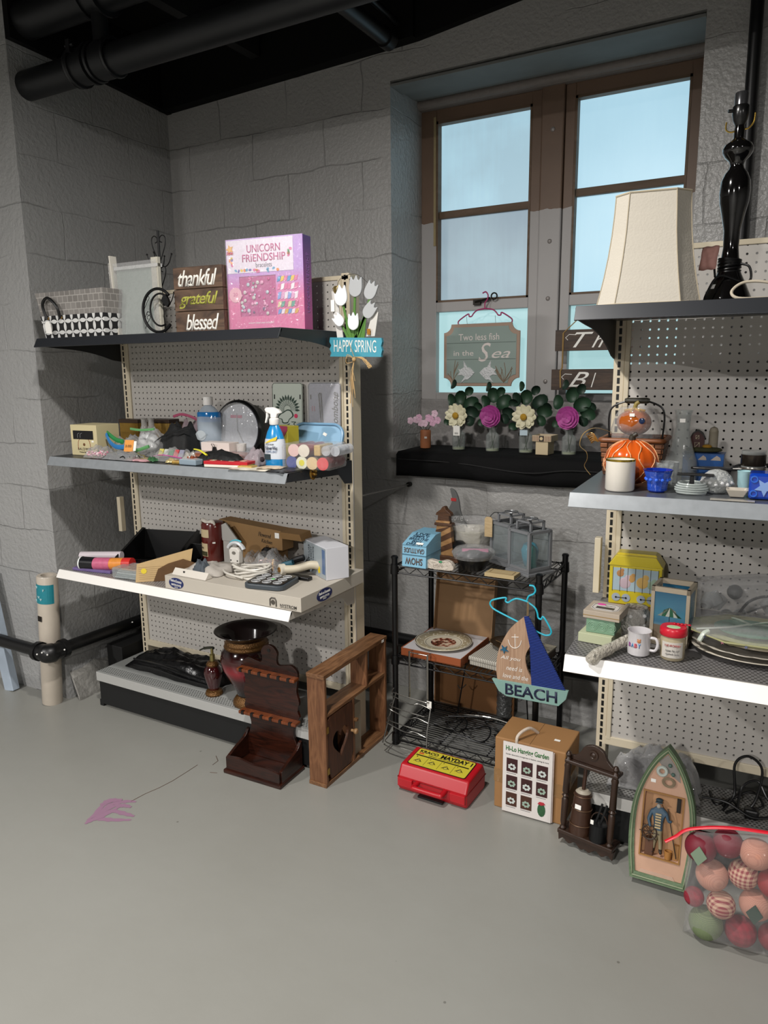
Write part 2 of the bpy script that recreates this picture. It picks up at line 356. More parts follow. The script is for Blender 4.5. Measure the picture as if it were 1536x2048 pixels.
def pane_fn(c1, c2, c3, st):
    def fn(nt, b):
        o, vec = objxyz(nt)
        n = nt.nodes.new('ShaderNodeTexNoise'); n.inputs['Scale'].default_value = 2.2; n.inputs['Detail'].default_value = 5; nt.links.new(vec, n.inputs['Vector'])
        mp = nt.nodes.new('ShaderNodeMapping'); mp.inputs['Scale'].default_value = (60, 60, 4); nt.links.new(vec, mp.inputs[0])
        s = nt.nodes.new('ShaderNodeTexNoise'); s.inputs['Scale'].default_value = 1; s.inputs['Detail'].default_value = 3; nt.links.new(mp.outputs[0], s.inputs['Vector'])
        cr = nt.nodes.new('ShaderNodeValToRGB'); cr.color_ramp.elements[0].position = .35; cr.color_ramp.elements[1].position = .68
        cr.color_ramp.elements[0].color = lin(c1); cr.color_ramp.elements[1].color = lin(c3); e = cr.color_ramp.elements.new(.5); e.color = lin(c2)
        nt.links.new(math_n(nt, 'ADD', n.outputs['Fac'], math_n(nt, 'MULTIPLY', math_n(nt, 'SUBTRACT', s.outputs['Fac'], .5), .12)), cr.inputs[0])
        nt.links.new(cr.outputs[0], b.inputs['Emission Color']); b.inputs['Emission Strength'].default_value = st
        b.inputs['Base Color'].default_value = lin('6f7c80'); b.inputs['Roughness'].default_value = .35
    return fn
P1 = ramp_mat('frosted pane', pane_fn('a3c3d2', 'abd0e0', 'b8dcea', 1.06)); P2 = ramp_mat('frosted pane dim', pane_fn('8fa3b2', '97acb9', 'a2bcc8', .92))
P3 = ramp_mat('frosted pane pale', pane_fn('a9d3d8', 'aed9dc', 'b5dfe2', .95)); P4 = ramp_mat('frosted pane bright', pane_fn('acd4e6', 'b0d8ea', 'b6dcec', 1.08))
def sash(nm, x0, x1, px0, px1, bar, panes, left):
    r = bpy.data.objects.new(nm, None); C.objects.link(r); r['kind'] = 'structure'
    f = MB()
    f.box(x0, px0, 3.30, 3.36, 1.385, 2.69).box(px1, x1, 3.30, 3.36, 1.385, 2.69)
    f.box(px0, px1, 3.30, 3.36, 1.385, 1.418).box(px0, px1, 3.30, 3.36, 1.797, 1.845).box(px0, px1, 3.30, 3.36, 2.637, 2.69)
    f.build('window_frame', FRAME, r, bev=.003)
    MB().box(px0, px1, 3.315, 3.35, bar-.016, bar+.016).build('glazing_bar', BROWN, r, bev=.003)
    g = MB()
    for a, b_ in ((px0, px0+.009), (px1-.009, px1)): g.box(a, b_, 3.298, 3.34, 1.842, 2.64)
    g.box(px0, px1, 3.298, 3.34, 1.842, 1.851).box(px0, px1, 3.298, 3.34, 2.629, 2.64)
    g.build('glazing_bead', BROWN, r)
    for (z0, z1), mt in zip(((bar+.016, 2.64), (1.843, bar-.016), (1.416, 1.799)), panes):
        MB().box(px0-.002, px1+.002, 3.336, 3.341, z0, z1).build('window_pane', mt, r)
    return r
w1 = sash('window_1', -1.64, -1.066, -1.562, -1.108, 2.237, (P1, P2, P3), 1)
w2 = sash('window_2', -.964, -.395, -.922, -.470, 2.262, (P4, P4, P3), 0)
MB().box(-1.575, -1.563, 3.296, 3.31, 2.1, 2.66).build('stile_strip', M('9a8a66', .6, noise=.2), w1)
mu = struct(MB().box(-1.064, -.966, 3.285, 3.37, 1.38, 2.70).build('trim_1', FRAME, bev=.006))
bo = MB()
for z in (2.52, 2.07, 1.83, 1.47): bo.at((-1.012, 3.285, z), rx=PI/2).lathe([(.010, 0), (.009, .004), (.004, .007), (0, .0075)], 12)
bo.build('bolt', M('8f8986', .4, .3), mu, smooth=True)
tp = MB(); tp.box(-1.64, -.395, 3.27, 3.36, 2.69, 2.735); tp.tube([(-1.64, 3.275, 2.712), (-.395, 3.275, 2.714)], .02, 10)
struct(tp.build('trim_8', M('7d7570', .6, noise=.15, bump=.3), smooth=True))
sf = MB()
for y0, y1, z in ((3.0, 3.108, 2.712), (3.124, 3.218, 2.72), (3.234, 3.345, 2.726)): sf.box(-1.638, -.396, y0, y1, z, z+.012)
struct(sf.build('trim_9', M('747674', .75, noise=.2, nscale=8, spec=.2), bev=.002))
struct(MB().box(-1.64, -.395, 3.29, 3.45, 1.15, 1.386).build('trim_10', M('8d8a88', .6, noise=.35, nscale=7, bump=.3), bev=.006))
struct(MB().box(-1.64, -.30, 2.965, 3.3, 1.13, 1.158).build('window_sill', M('8f8c89', .6, noise=.1), bev=.004))
bpy.data.objects['window_sill'].name = 'trim_11'
# window latch
t = thing('window_latch', 'dark iron latch with ring handle on the left window rail, behind the pink hanger', 'latch', (-1.335, 3.298, 1.832))
MB().box(-.03, .005, -.016, 0, -.012, .012).cyl((-.02, -.012, 0), (.055, -.02, .014), .006, 8).tube([(.075+.014*cos(a*PI/6), -.02, .022+.014*sin(a*PI/6)) for a in range(12)], .0035, 6, True).build('latch', M('231d18', .45, .5), t, smooth=True)
# ------------------------------------------------------------ pipes
PIPE = M('1b1c1e', .42, .2, noise=.3, nscale=12); PIPED = M('0d0d0e', .38)
def coupling(mb, p, d, r):
    p = Vector(p); d = Vector(d)
    mb.cyl(p-d*.035, p+d*.035, r*1.16, 20).cyl(p-d*.045, p-d*.033, r*1.3, 20).cyl(p+d*.033, p+d*.045, r*1.3, 20)
t = thing('ceiling_pipe', 'large dark cast pipe with a branch tee running below the black ceiling', 'pipe', (-2.5, 2.2, 2.715))
mp = MB().cyl((-3.3, 0, -.012), (4.5, 0, .0), .056, 24); mp.build('pipe', PIPE, t, smooth=True)
cp = MB(); coupling(cp, (-.06, 0, 0), (1, 0, 0), .058); cp.cyl((.02, 0, 0), (.09, 0, 0), .068, 24)
for x in (-.115, .0, .095): cp.tube([(x, .066*cos(a*PI/10), .066*sin(a*PI/10)) for a in range(20)], .008, 6, True)
cp.cyl((.03, 0, .05), (.03, 0, .19), .03, 16); cp.build('coupling', PIPE, t, smooth=True)
cp = MB(); cp.box(-.09, -.07, -.07, -.055, .03, .075).cyl((-.10, -.062, .055), (-.055, -.062, .055), .006, 8); cp.build('clamp_bolt', PIPE, t)
t = thing('ceiling_pipe', 'upper dark cast pipe at the top left, parallel above the teed pipe', 'pipe', (-2.5, 2.2, 2.955))
MB().cyl((-3.3, 0, -.012), (4.5, 0, .0), .07, 24).build('pipe', PIPE, t, smooth=True)
cp = MB(); coupling(cp, (.03, 0, 0), (1, 0, 0), .072); cp.build('coupling', PIPE, t, smooth=True)
t = thing('ceiling_pipe', 'short black pipe end poking out above the window corner', 'pipe', (-1.585, 2.9, 2.845))
MB().cyl((0, -1.6, 0), (0, 0, 0), .033, 20).cyl((0, -.05, 0), (0, .0, 0), .04, 20).build('pipe', PIPED, t, smooth=True)
MB().cyl((.10, -1.7, .07), (.02, .02, .07), .014, 10).build('conduit', PIPED, t, smooth=True)
t = thing('wall_pipe', 'upright black pipe on the block wall behind the black lamp', 'pipe', (-.225, 2.955, 1.2))
MB().cyl((0, 0, 0), (-.012, 0, 1.85), .021, 20).build('pipe', PIPED, t, smooth=True)
t = thing('heating_pipe', 'low black pipe that bends round the wall corner above the floor', 'pipe', (-2.86, 1.985, .29))
MB().cyl((-3, 0, .03), (0, 0, 0), .028, 20).build('pipe', PIPED, t, smooth=True)
MB().cyl((0, .02, 0), (-.0, .93, -.01), .028, 20).build('pipe', PIPED, t, smooth=True)
MB().cyl((0, .93, -.01), (6, .93, -.01), .028, 20).build('pipe', PIPED, t, smooth=True)
e = MB(); e.tube(spl([(-.06, 0, 0), (-.03, 0, 0), (0, .005, 0), (.005, .04, 0), (.005, .075, 0)], 4), [.038]*6+[.044]*5+[.038]*6, 16)
for p, d in (((-.065, 0, 0), (1, 0, 0)), ((.004, .075, 0), (0, 1, 0))): e.cyl(Vector(p)-Vector(d)*.012, Vector(p)+Vector(d)*.012, .044, 16)
e.build('elbow', PIPED, t, smooth=True)
d = MB(); 
for p in ((.01, -.038, .02), (.035, -.03, .012), (-.02, -.042, .008), (.046, .05, .01), (.3, .46, .028), (.03, .6, .02)): d.ball(p if p[0] < .1 else (.027, .46, .01), .004, seg=8, rings=6)
d.build('paint_drip', WHT, t)
# thin bracing rod from the shelving to the block wall
t = thing('bracing_rod', 'thin metal rod braced between the left shelving and the block wall', 'rod', (-1.5, 2.49, 1.035))
MB().tube([(0, 0, 0), (-.05, .5, -.027)], .003, 8).build('rod', M('8e8b86', .35, .8), t, smooth=True)
MB().cyl((-.05, .49, -.027), (-.05, .512, -.027), .011, 12).build('anchor', M('2b2927', .5, .5), t)
# ------------------------------------------------------------ gondola shelving
P_ = .0254
def peg_fn(col):
    def fn(nt, b):
        o, vec = objxyz(nt)
        fx = math_n(nt, 'SUBTRACT', math_n(nt, 'FRACT', math_n(nt, 'ADD', math_n(nt, 'MULTIPLY', o[0], 1/P_), .5)), .5)
        fz = math_n(nt, 'SUBTRACT', math_n(nt, 'FRACT', math_n(nt, 'ADD', math_n(nt, 'MULTIPLY', o[2], 1/P_), .5)), .5)
        d = math_n(nt, 'ADD', math_n(nt, 'MULTIPLY', fx, fx), math_n(nt, 'MULTIPLY', fz, fz))
        hole = math_n(nt, 'LESS_THAN', d, .0175)
        n = nt.nodes.new('ShaderNodeTexNoise'); n.inputs['Scale'].default_value = 3; n.inputs['Detail'].default_value = 4; nt.links.new(vec, n.inputs['Vector'])
        mx = nt.nodes.new('ShaderNodeMix'); mx.data_type = 'RGBA'; L = lin(col); mx.inputs['A'].default_value = L; mx.inputs['B'].default_value = tuple(x*1.12 for x in L[:3])+(1,)
        nt.links.new(n.outputs['Fac'], mx.inputs['Factor']); nt.links.new(mx.outputs['Result'], b.inputs['Base Color'])
        b.inputs['Roughness'].default_value = .4
        tr = nt.nodes.new('ShaderNodeBsdfTransparent'); ms = nt.nodes.new('ShaderNodeMixShader')
        nt.links.new(hole, ms.inputs[0]); nt.links.new(b.outputs[0], ms.inputs[1]); nt.links.new(tr.outputs[0], ms.inputs[2])
        nt.links.new(ms.outputs[0], nt.nodes['Material Output'].inputs[0])
    return fn
PEG = ramp_mat('pegboard', peg_fn('b8b4ae'))
def slot_fn(nt, b):
    o, vec = objxyz(nt)
    fz = math_n(nt, 'ABSOLUTE', math_n(nt, 'SUBTRACT', math_n(nt, 'FRACT', math_n(nt, 'MULTIPLY', o[2], 1/P_)), .5))
    inz = math_n(nt, 'LESS_THAN', fz, .37); inx = math_n(nt, 'LESS_THAN', math_n(nt, 'ABSOLUTE', o[0]), .0045)
    f = math_n(nt, 'MULTIPLY', math_n(nt, 'MULTIPLY', inz, inx), math_n(nt, 'LESS_THAN', o[1], .004))
    mx = nt.nodes.new('ShaderNodeMix'); mx.data_type = 'RGBA'; mx.inputs['A'].default_value = lin('cfc3ab'); mx.inputs['B'].default_value = lin('050505')
    nt.links.new(f, mx.inputs['Factor']); nt.links.new(mx.outputs['Result'], b.inputs['Base Color']); b.inputs['Roughness'].default_value = .42
SLOT = ramp_mat('slotted upright', slot_fn); CRM = M('cdc2aa', .42)
def perf_fn(col, y0, y1, nx=P_/2, rough=.4):
    def fn(nt, b):
        o, vec = objxyz(nt)
        row = math_n(nt, 'FLOOR', math_n(nt, 'MULTIPLY', o[1], 1/.011))
        odd = math_n(nt, 'MULTIPLY', math_n(nt, 'MODULO', row, 2), .5)
        fx = math_n(nt, 'SUBTRACT', math_n(nt, 'FRACT', math_n(nt, 'ADD', math_n(nt, 'MULTIPLY', o[0], 1/nx), odd)), .5)
        fy = math_n(nt, 'SUBTRACT', math_n(nt, 'FRACT', math_n(nt, 'MULTIPLY', o[1], 1/.011)), .5)
        f = math_n(nt, 'MULTIPLY', math_n(nt, 'LESS_THAN', math_n(nt, 'ABSOLUTE', fx), .27), math_n(nt, 'LESS_THAN', math_n(nt, 'ABSOLUTE', fy), .2))
        f = math_n(nt, 'MULTIPLY', f, math_n(nt, 'MULTIPLY', math_n(nt, 'GREATER_THAN', o[1], y0), math_n(nt, 'LESS_THAN', o[1], y1)))
        f = math_n(nt, 'MULTIPLY', f, math_n(nt, 'GREATER_THAN', o[2], -.0012))
        mx = nt.nodes.new('ShaderNodeMix'); mx.data_type = 'RGBA'; mx.inputs['A'].default_value = lin(col); mx.inputs['B'].default_value = lin('0c0c0c')
        nt.links.new(f, mx.inputs['Factor']); nt.links.new(mx.outputs['Result'], b.inputs['Base Color']); b.inputs['Roughness'].default_value = rough
    return fn
DKTOP = M('2c2e32', .35, .2); STEEL = M('9ca1a5', .25, .3, noise=.15, nscale=40); STEELD = M('33363a', .4, .3); LIPW = M('e9e6e1', .35)
PERFL = ramp_mat('perforated deck', perf_fn('8e8a88', .01, .43)); PERFR = ramp_mat('perforated deck front', perf_fn('6f6d6d', .008, .12, .0127)); DECKM = ramp_mat('base deck', perf_fn('979997', .012, .068))
BASEP = ramp_mat('base deck deep', perf_fn('83827f', .012, 2))
def shelf(nm, parent, x0, x1, yf, yb, z, top, lip, side, drop=.034, back=.09, curve=False):
    """metal shelf with a slanted front lip and end brackets; origin at front left of the deck"""
    W_, D = x1-x0, yb-yf
    sh = MB().box(0, W_, .002, D, -.004, 0).build(nm, top, parent, loc=(x0, yf, z), bev=.001)
    l = MB().prism([(.004, 0), (-.001, 0), (-.019, -drop), (-.016, -drop-.002), (.006, -.008)], 0, W_, 'x')
    l.build('front_lip', lip, sh, bev=.0006)
    for xs in (0, W_-.003):
        if curve: poly = [(.0, -.004), (D, -.004), (D, -back)]+[(D-.03-(D-.1)*t, -back+ (back-.038)*(1-(1-t)**2.2)) for t in (.05, .2, .35, .5, .7, .9)]+[(-.005, -.03)]
        else: poly = [(.0, -.002), (D, -.002), (D, -back), (D-.05, -back+.005), (D-.09, -drop*1.35), (-.01, -drop*.9)]
        MB().prism(poly, xs-.001, xs+.003, 'x').build('bracket', side, sh)
    return sh
def gondola(nm, label, loc, rz, x0, x1, ztop, shelves, board_bottom, bdeck):
    t = thing(nm, label, 'shelving unit', loc, rz)
    z0 = 1.525-.0366
    # board: origin sits on a hole
    MB().box(-.012, x1-x0-.045, 0, .006, board_bottom-z0, ztop-z0-.012).build('pegboard', PEG, t, loc=(0, 0, z0))
    MB().box(-.02, x1-x0-.04, -.004, .012, ztop-.016, ztop).build('top_rail', CRM, t, bev=.002)
    MB().box(-.02, x1-x0-.04, -.006, .012, board_bottom-.03, board_bottom).build('bottom_rail', CRM, t, bev=.002)
    for xu, s in ((x0+.017, 1), (x1-.017, -1)):
        MB().box(-.017, .017, 0, .075, 0, ztop+.008).build('upright', SLOT, t, loc=(xu, -.004, 0), bev=.003)
        MB().box(xu+s*.017, xu+s*.032, -.007, .01, board_bottom-.01, ztop-.004).build('trim_strip', CRM, t, bev=.002)
    MB().box(x0+.03, x1-.03, .066, .072, board_bottom, ztop-.36).build('added_shade_backing', M('3a3836', .8), t)  # added unseen dark sheet that makes the peg holes look shaded
    return t
X0, X1 = -.046, 1.189
t = gondola('gondola_shelving', 'cream pegboard shelving unit in the left corner with four laden shelves', (-2.689, 2.417, 0), 0, X0, X1, 1.875, None, .245, None)
GL = t
shelf('shelf', t, X0, X1, -.427, -.006, 1.668, DKTOP, DKTOP, M('1c1d1f', .45), curve=True)
shelf('shelf', t, X0, X1, -.419, -.006, 1.186, STEELD, STEEL, STEELD)
shelf('shelf', t, X0, X1, -.427, -.006, .698, PERFL, LIPW, M('b9b4ac', .4), drop=.032)
b = MB().box(0, X1-X0, 0, .28, -.003, 0).build('base_deck', DECKM, t, loc=(X0, -.285, .175))
MB().box(0, X1-X0, -.003, 0, -.042, .0).build('front_lip', M('a9a9a6', .4), b, bev=.001)
MB().box(0, X1-X0, .012, .28, -.16, -.043).build('kick_plate', M('0e0f10', .6), b)
MB().box(X0-.012, X0+.012, -.27, .0, 0, .03).build('base_foot', BLKM, t)
MB().box(-.055, -.033, -.06, -.035, .79, .955).build('joint_cover', CRM, t, bev=.002, loc=(-.03, 0, 0))
RX1 = 1.21
t = gondola('gondola_shelving', 'cream pegboard shelving unit at the right edge, with a black top shelf carrying the lamp', (ROX, ROY, 0), YR, -.052, 1.19, 1.885, None, .275, None)
GR = t
shelf('shelf', t, -.052, 1.19, -.592, -.006, 1.674, DKTOP, DKTOP, M('121214', .45), curve=True, back=.12)
shelf('shelf', t, -.052, 1.19, -.582, -.006, 1.216, M('5d6064', .3, .3), STEEL, STEELD)
shelf('shelf', t, -.052, 1.19, -.566, -.006, .773, PERFR, M('eeebe6', .35), M('8c8a88', .4), drop=.04)
b = MB().box(0, 1.24, 0, .20, -.003, 0).build('base_deck', BASEP, t, loc=(-.052, -.205, .175))
MB().box(0, 1.24, -.003, 0, -.042, .0).build('front_lip', M('d4d2cd', .4), b, bev=.001)
MB().box(0, 1.24, .012, .19, -.16, -.043).build('kick_plate', M('0e0f10', .6), b)
MB().box(-.066, -.046, -.06, -.03, .80, .985).build('joint_cover', CRM, t, bev=.002, loc=(-.01, 0, 0))
# ============================================================ left unit, top shelf
Z = 1.669
def lattice_fn(nt, b):
    o, vec = objxyz(nt); k = 1/.043
    u = math_n(nt, 'FRACT', math_n(nt, 'MULTIPLY', math_n(nt, 'ADD', o[0], o[1]), k)); v_ = math_n(nt, 'FRACT', math_n(nt, 'MULTIPLY', o[2], k))
    tot = None
    for cx in (0, 1):
        for cy in (0, 1):
            dx = math_n(nt, 'SUBTRACT', u, cx); dy = math_n(nt, 'SUBTRACT', v_, cy)
            d = math_n(nt, 'LESS_THAN', math_n(nt, 'ADD', math_n(nt, 'MULTIPLY', dx, dx), math_n(nt, 'MULTIPLY', dy, dy)), .47)
            tot = d if tot is None else math_n(nt, 'ADD', tot, d)
    f = math_n(nt, 'GREATER_THAN', tot, 1.5)
    du = math_n(nt, 'ABSOLUTE', math_n(nt, 'SUBTRACT', u, .5)); dv = math_n(nt, 'ABSOLUTE', math_n(nt, 'SUBTRACT', v_, .5))
    f = math_n(nt, 'MAXIMUM', f, math_n(nt, 'LESS_THAN', math_n(nt, 'ADD', du, dv), .1))
    mx = nt.nodes.new('ShaderNodeMix'); mx.data_type = 'RGBA'; mx.inputs['A'].default_value = lin('18181a'); mx.inputs['B'].default_value = lin('d6d6d4')
    nt.links.new(f, mx.inputs['Factor']); nt.links.new(mx.outputs['Result'], b.inputs['Base Color']); b.inputs['Roughness'].default_value = .8
LATT = ramp_mat('lattice print', lattice_fn)
def weave_fn(nt, b):
    o, vec = objxyz(nt)
    cv = nt.nodes.new('ShaderNodeCombineXYZ'); nt.links.new(math_n(nt, 'ADD', o[0], o[1]), cv.inputs[0]); nt.links.new(o[2], cv.inputs[1])
    br = nt.nodes.new('ShaderNodeTexBrick'); br.inputs['Scale'].default_value = 1; br.inputs['Brick Width'].default_value = .03; br.inputs['Row Height'].default_value = .026; br.inputs['Mortar Size'].default_value = .0016
    br.inputs['Color1'].default_value = lin('8b8783'); br.inputs['Color2'].default_value = lin('77736f'); br.inputs['Mortar'].default_value = lin('a7a39e')
    nt.links.new(cv.outputs[0], br.inputs['Vector']); nt.links.new(br.outputs['Color'], b.inputs['Base Color']); b.inputs['Roughness'].default_value = .8
WEAVE = ramp_mat('grey weave', weave_fn)
def openbox(mb, w0, w1, d0, d1, h, t=.004, flare=0):
    """open-topped box tapering from bottom (w0,d0) to top (w1,d1)"""
    vs = []
    for (a, b_, z) in ((w0, d0, 0), (w1, d1, h), (w1-2*t, d1-2*t, h), (w0-2*t, d0-2*t, t)):
        vs += [(-a/2, -b_/2, z), (a/2, -b_/2, z), (a/2, b_/2, z), (-a/2, b_/2, z)]
    fs = [(3, 2, 1, 0), (12, 13, 14, 15)]
    for r in range(3): fs += [(r*4+k, r*4+(k+1) % 4, r*4+4+(k+1) % 4, r*4+4+k) for k in range(4)]
    return mb.add(vs, fs)
t = thing('storage_basket', 'black and white lattice print basket with a grey woven lining and black handles', 'basket', (-2.555, 2.13, Z))
openbox(MB(), .355, .375, .2, .22, .088).build('outer_cover', LATT, t, bev=.002)
openbox(MB(), .345, .40, .19, .235, .175).build('lining', WEAVE, t, loc=(0, 0, .004), bev=.002)
for y in (-.118,):
    MB().tube(spl([(-.135, y, .075), (-.145, y-.008, .13), (-.105, y-.012, .155), (-.06, y-.008, .12), (-.055, y, .075)], 5), .006, 8).build('handle', BLK, t, smooth=True)
for x in (-.135, -.055): MB().at((x, -.112, .078), rx=PI/2).lathe([(.006, 0), (.005, .004), (0, .005)], 10).build('handle_rivet', M('b08a4c', .35, .8), t)
MB().prism([(-.14, .02), (-.105, .015), (-.11, .055), (-.12, .066), (-.133, .066), (-.142, .055)], -.125, -.122).build('tag', STICK, t)
t = thing('glass_panel_box', 'frosted upright glass panel set in a white board holder, wrapped in clear plastic', 'lamp glass', (-2.29, 2.11, Z))
MB().box(-.09, .135, .0, .006, .0, .262).build('frosted_panel', M('98a59d', .2, spec=.7), t, bev=.001)
MB().prism([(-.088, 0), (-.082, .0), (-.10, .305), (-.106, .305)], -.02, .012).build('white_board', M('d9d4c9', .5), t)
MB().prism([(-.125, 0), (-.088, .0), (-.106, .3), (-.135, .28)], -.0, .002).build('plastic_side', film('d5d2cc', .5, .1, 1, 60), t)
MB().box(.105, .14, -.006, .008, 0, .285).build('side_board', M('c4c0b2', .5), t)
MB().box(-.09, .14, -.012, .016, .25, .262).build('top_edge', film('ffffff', .5), t)
MB().box(-.09, .142, -.016, -.0155, .0, .275).build('plastic_wrap', film('ffffff', .86), t)
t = thing('jewellery_stand', 'black wrought-iron hook stand with scrolls behind the letter C', 'stand', (-2.236, 2.2, Z)); I = M('0b0b0c', .5, .3)
MB().cyl((0, 0, .005), (0, 0, .40), .0048, 10).build('post', I, t)
MB().lathe([(.05, 0), (.05, .004), (.01, .008), (.006, .012)], 20).build('base', I, t)
for zc, sc in ((.355, 1.0), (.245, .8)):
    for sx in (-1, 1):
        pts = [(0, 0, zc-.075*sc), (sx*.018*sc, 0, zc-.045*sc), (sx*.034*sc, 0, zc-.01*sc), (sx*.036*sc, 0, zc+.016*sc), (sx*.022*sc, 0, zc+.026*sc), (sx*.008*sc, 0, zc+.018*sc), (sx*.008*sc, 0, zc+.004*sc), (sx*.018*sc, 0, zc)]
        MB().tube(spl(pts, 5), .0019, 6).build('scroll', I, t, smooth=True)
for zc in (.30, .155):
    for a in range(4):
        c_, s_ = cos(a*PI/2+.4), sin(a*PI/2+.4)
        MB().tube(spl([(0, 0, zc-.02), (c_*.02, s_*.02, zc-.035), (c_*.038, s_*.038, zc-.02), (c_*.05, s_*.05, zc+.012)], 5), .002, 6).ball((c_*.05, s_*.05, zc+.012), .0038, seg=8, rings=6).build('hook', I, t, smooth=True)
t = thing('monogram_letter', 'black metal letter C with fine wire scrolls', 'letter', (-2.118, 2.06, Z+.007))
o_ = [(.078*cos(a), .078+.078*sin(a)) for a in [math.radians(x) for x in range(42, 319, 6)]]
i_ = [(.012+.052*cos(a), .08+.058*sin(a)) for a in [math.radians(x) for x in range(312, 47, -6)]]
cm = MB(); cm.tube([(x, 0, z) for x, z in o_], .0055, 8).build('outline', I, t, smooth=True)
MB().prism([(.056, .118), (.062, .10), (.05, .088), (.038, .098), (.022, .112), (.03, .124), (.045, .134)], -.005, .005).build('serif', I, t)
MB().tube([(x, 0, z) for x, z in i_[3:]], .0035, 8).build('outline', I, t, smooth=True)
for zc, s_ in ((.115, 1), (.08, -1), (.045, 1)):
    MB().tube(spl([(-.072, 0, zc-.03), (-.055, 0, zc-.005), (-.042, 0, zc+.01*s_), (-.05, 0, zc+.018*s_), (-.06, 0, zc+.01*s_), (-.054, 0, zc+.003*s_)], 5), .0012, 5).build('scroll', I, t, smooth=True)
t = thing('planter_pot', 'dark pot half hidden behind the letter C', 'pot', (-2.03, 2.22, Z))
MB().lathe([(.035, 0), (.045, .085), (.05, .09), (.046, .092), (.04, .01)], 24).build('pot', M('101213', .35), t, smooth=True)
t = thing('wooden_word_block', 'three stacked brown wooden blocks lettered thankful grateful blessed', 'sign', (-1.953, 2.14, Z), .1)
WB = wood('3c2c22', '6b523f', .6, (4, 40, 14))
for i, (s, c, sh) in enumerate((('blessed', 'efece4', .3), ('grateful', 'a9a94a', .3), ('thankful', 'efece4', .3))):
    o = MB().box(-.108, .108, -.045, .045, .0008, .0775).build('block', WB, t, bev=.0015, loc=(0, 0, i*.0785))
    text(s, .175 if i else .15, .058, M(c, .6), o, (.0 if i else .012, -.0455, .038), shear=.35, bold=.012, space=.86)
t = thing('bracelet_craft_kit', 'pink and purple boxed unicorn bracelet craft kit with a clear window', 'craft kit', (-1.688, 2.18, Z), .12)
def pinkfade(nt, b):
    o, vec = objxyz(nt); cr = nt.nodes.new('ShaderNodeValToRGB'); cr.color_ramp.elements[0].color = lin('d9679f'); cr.color_ramp.elements[1].color = lin('b489d2')
    cr.color_ramp.elements[0].position = .35; cr.color_ramp.elements[1].position = .65
    nt.links.new(math_n(nt, 'MULTIPLY', o[2], 3.1), cr.inputs[0]); nt.links.new(cr.outputs[0], b.inputs['Base Color']); b.inputs['Roughness'].default_value = .3
PF = ramp_mat('pink print', pinkfade)
def sidefade(nt, b):
    o, vec = objxyz(nt); cr = nt.nodes.new('ShaderNodeValToRGB'); cr.color_ramp.elements[0].color = lin('c0508f'); cr.color_ramp.elements[1].color = lin('5b3f86')
    nt.links.new(math_n(nt, 'MULTIPLY', o[2], 3.1), cr.inputs[0]); nt.links.new(cr.outputs[0], b.inputs['Base Color']); b.inputs['Roughness'].default_value = .3
kb = MB(); kb.box(-.155, .155, -.028, .03, 0, .318); kb.build('carton', ramp_mat('purple print', sidefade), t, bev=.002)
f = MB()   # front card with a window cut into it
f.box(-.155, -.105, -.031, -.0285, 0, .318).box(.045, .155, -.031, -.0285, 0, .318).box(-.105, .045, -.031, -.0285, 0, .052).box(-.105, .045, -.031, -.0285, .19, .318)
f.build('front_card', PF, t)
MB().box(-.152, .118, -.0325, -.0312, .202, .314).build('title_panel', M('ded3e3', .3), t)
MB().box(-.105, .045, -.0284, -.0280, .052, .19).build('window_backing', M('b33f85', .4), t)
text('UNICORN', .135, .026, M('c4588f', .4), t, (0, -.0326, .282), bold=.01); text('FRIENDSHIP', .175, .026, M('c4588f', .4), t, (0, -.0326, .251), bold=.01); text('bracelets', .065, .016, M('4a3a55', .4), t, (0, -.0326, .226))
rr = random.Random(5)
for i in range(26):
    c = rr.choice(['e2c23f', '5aa0c8', 'd9679f', '6f57a8', 'e58a3c', '57a46a'])
    x, z = (rr.uniform(-.145, .11), rr.choice([.212, .208])) if i < 14 else (rr.choice([-.14, .1, .108, -.132]), rr.uniform(.21, .305))
    mbq = MB(); mbq.at((x, -.0326, z+rr.uniform(-.004, .004)), ry=rr.uniform(0, 6)).prism([(rr.uniform(.5, 1)*.0065*cos(k*PI/3), .0065*sin(k*PI/3)) for k in range(6)], -.0005, 0)
    mbq.build('printed_doodle', M(c, .4), t)
for i, (z0, z1, cs) in enumerate(((.165, .185, ('3f8fc4', 'e2c23f', 'd9679f')), (.137, .16, ('d9679f', 'eee', 'd9679f')), (.105, .132, ('7f9bd8', 'd998c4', 'e8dce8')), (.078, .10, ('d8c9a0', '4a9a8a', 'c05a8a')), (.055, .074, ('5f8fd0', 'e8dce8', 'd2a040')))):
    for k in range(6):
        x0 = .05+k*.0135; c = cs[k % 3]; c = 'efe8ee' if c == 'eee' else c
        MB().prism([(x0, z0), (x0+.0125, z0+.004), (x0+.0175, z1), (x0+.004, z1-.003)], -.0325, -.0312).build('printed_bracelet', M(c, .4), t)
MB().at((-.122, -.0315, .128), rx=PI/2).lathe([(.026, 0), (.026, .0012)], 24).build('round_badge', M('e3a9bb', .4), t)
text('20', .018, .012, M('c4588f', .4), t, (-.122, -.0328, .13))
for i in range(40):
    mm = MB(); x, z = rr.uniform(-.1, .035), rr.uniform(.057, .185)
    mm.ball((x, -.031, z), rr.uniform(.004, .0075), sy=.3, seg=8, rings=6); mm.build('bead_pack', M(rr.choice(['c9c2c4', 'd487b4', '8f8a90', 'e39fc4', '6a4f7c', 'b9c8d4', 'c83f8c']), .2), t, smooth=True)
text('unicorn bead case included!', .105, .008, M('f0e4ee', .4), t, (-.02, -.0316, .03)); text('UNICORN FRIENDSHIP', .2, .02, M('a06ab4', .4), t, (.1555, 0, .16), rz=PI/2, ry=-PI/2, name='side_lettering')
